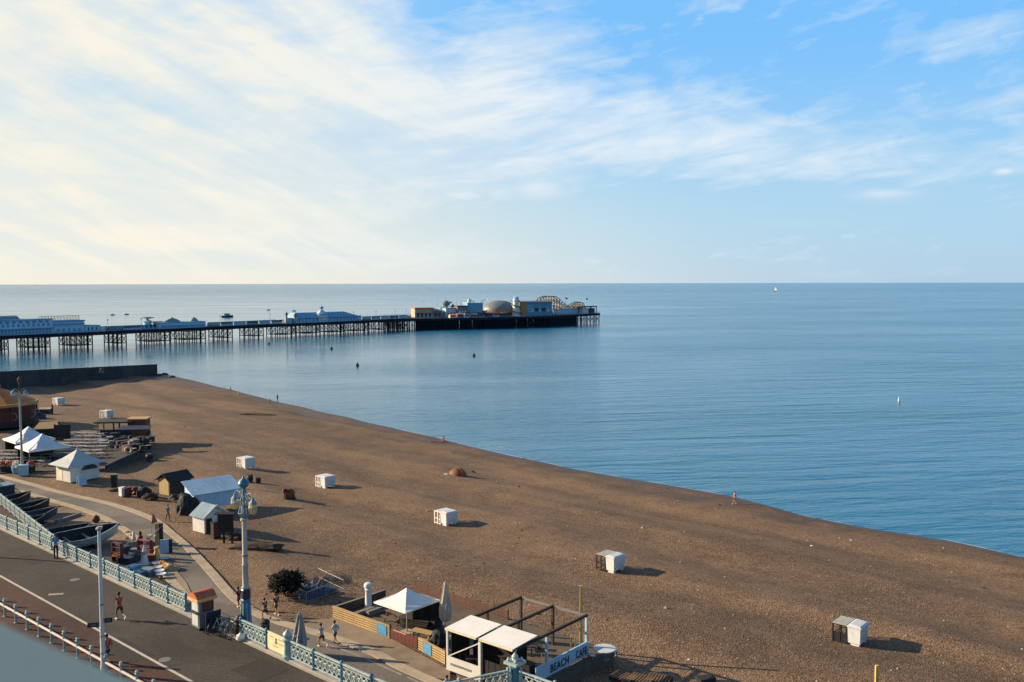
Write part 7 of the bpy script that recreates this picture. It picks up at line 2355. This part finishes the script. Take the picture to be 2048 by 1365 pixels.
def sea_things():
    def sp(px, py): return at(px, py, 0)
    for px, py, nm, lb, s in ((1798, 804, 'dan', 'pale marker buoy with thin mast far out on the open water', .38), (715, 733, 'b', 'dark round buoy in the bay below the pavilion', .8), (948, 713, 'c', 'small dark buoy in the bay below the pier head', .8), (663, 699, 'd', 'low dark buoy in the bay nearest the pier trestles', .8), (538, 689, 'e', 'faint small buoy close under the pier trestles', .7)):
        p = sp(px, py)
        t = thing('buoy', lb, 'buoy', p)
        bm = M['pole'] if nm == 'dan' else M['rubber']
        MB().lathe([(.3 * s, -.3), (.75 * s, .1), (.8 * s, .5), (.4 * s, .9), (.15 * s, 1.3)], 10).build('float', bm, t, smooth=True)
        MB().tube((0, 0, 1.0 * s), (0, 0, (3.0 if nm == 'dan' else 1.9) * s), .07, None, 5).build('mast', M['grey'], t)
        MB().rbox((0, 0, (2.6 if nm == 'dan' else 1.7) * s), (.5 * s, .1, .4 * s)).build('flag', M['grey'] if nm != 'dan' else M['maroon'], t)
    p = sp(455, 635)
    t = thing('motor_boat', 'dark hulled motor boat with pale cabin beyond the pier', 'boat', p, .1)
    n = 10; vs = []
    L, B = 10.0, 2.8
    for i in range(n + 1):
        s = i / n; x = -L / 2 + L * s; w = B / 2 * (1 if s < .5 else math.cos((s - .5) * math.pi) ** .8) + .03; z = 1.5 + .8 * max(0, s - .4)
        vs += [(x, -w, z), (x, -w * .6, -.4), (x, w * .6, -.4), (x, w, z)]
    fs = [(i * 4 + j, (i + 1) * 4 + j, (i + 1) * 4 + (j + 1) % 4, i * 4 + (j + 1) % 4) for i in range(n) for j in range(4)] + [(0, 1, 2, 3), tuple(n * 4 + q for q in (3, 2, 1, 0))]
    MB().add(vs, fs).build('hull', M['navy'], t)
    MB().box(-2.5, -1.1, 1.5, 2.2, 1.1, 3.2).build('cabin', M['pierwhite'], t); MB().box(-2.7, -1.3, 3.2, 2.5, 1.3, 3.4).build('roof', M['grey'], t)
    MB().box(-2.2, -1.13, 2.2, 1.9, 1.13, 2.9).build('window', M['glass'], t); MB().tube((0, 0, 3.4), (0, 0, 6.5), .06, None, 5).build('mast', M['grey'], t)
    p = sp(1551, 583)
    t = thing('sailing_boat', 'tiny white sailing boat near the horizon on the open sea', 'boat', p, -.64)
    S = 1.0
    MB().add([(-5 * S, -1.2, .2), (5 * S, 0, .2), (-5 * S, 1.2, .2), (-5 * S, -1.6, 1.6), (6 * S, 0, 2.0), (-5 * S, 1.6, 1.6)], [(2, 1, 0), (3, 4, 5), (0, 1, 4, 3), (1, 2, 5, 4), (2, 0, 3, 5)]).build('hull', M['navy'], t)
    MB().add([(.2, 0, 2.6), (-4.5 * S, .1, 2.6), (.2, 0, 15 * S), (.2, .12, 2.6), (-4.5 * S, .22, 2.6), (.2, .12, 15 * S)], [(0, 1, 2), (5, 4, 3), (0, 3, 4, 1), (1, 4, 5, 2), (2, 5, 3, 0)]).build('sail', M['bag'], t)
    MB().add([(.6, 0, 2.6), (5.5 * S, .1, 2.6), (.6, 0, 13 * S), (.6, .12, 2.6), (5.5 * S, .22, 2.6), (.6, .12, 13 * S)], [(0, 1, 2), (5, 4, 3), (0, 3, 4, 1), (1, 4, 5, 2), (2, 5, 3, 0)]).build('sail', M['bag'], t)
    MB().tube((.4, 0, 1), (.4, 0, 16 * S), .15, None, 5).build('mast', M['grey'], t)
    for px, py, lb in ((225, 631, 'small grey motor boat far beyond the shore end arcade, the nearer to it'), (253, 630, 'small grey motor boat far beyond the domed stalls'), (537, 621, 'small grey motor boat in the distance between motor boat and pavilion'), (588, 623, 'tiny grey boat just beyond the cream minarets')):
        p = sp(px, py); t = thing('motor_boat', lb, 'boat', p, .2)
        MB().add([(-3, -1, -.2), (3.6, 0, -.2), (-3, 1, -.2), (-3, -1.3, 1.1), (4.2, 0, 1.4), (-3, 1.3, 1.1)], [(2, 1, 0), (3, 4, 5), (0, 1, 4, 3), (1, 2, 5, 4), (2, 0, 3, 5)]).build('hull', M['grey'], t)
        MB().box(-1.2, -.8, 1.1, .8, .8, 2.4).build('cabin', M['pole'], t)
        t.scale = (.6, .6, .6)


# ------------------------------------------------------------------ build
beach(); sea(); foam_line(); grounds(); sea_wall(); stray_stones(); road_details(); railings(); bollards(); groyne(); hotel()
cafe(); tall_lamp(); plain_pole(); offstage_pole(); far_pole(); booth(); booth_side()
litter_bays(); tent_and_litter(); bush_and_pen(); huts(); boats(); junk_stall(); far_left()
pier(); pier_buildings(); sea_things()
people()
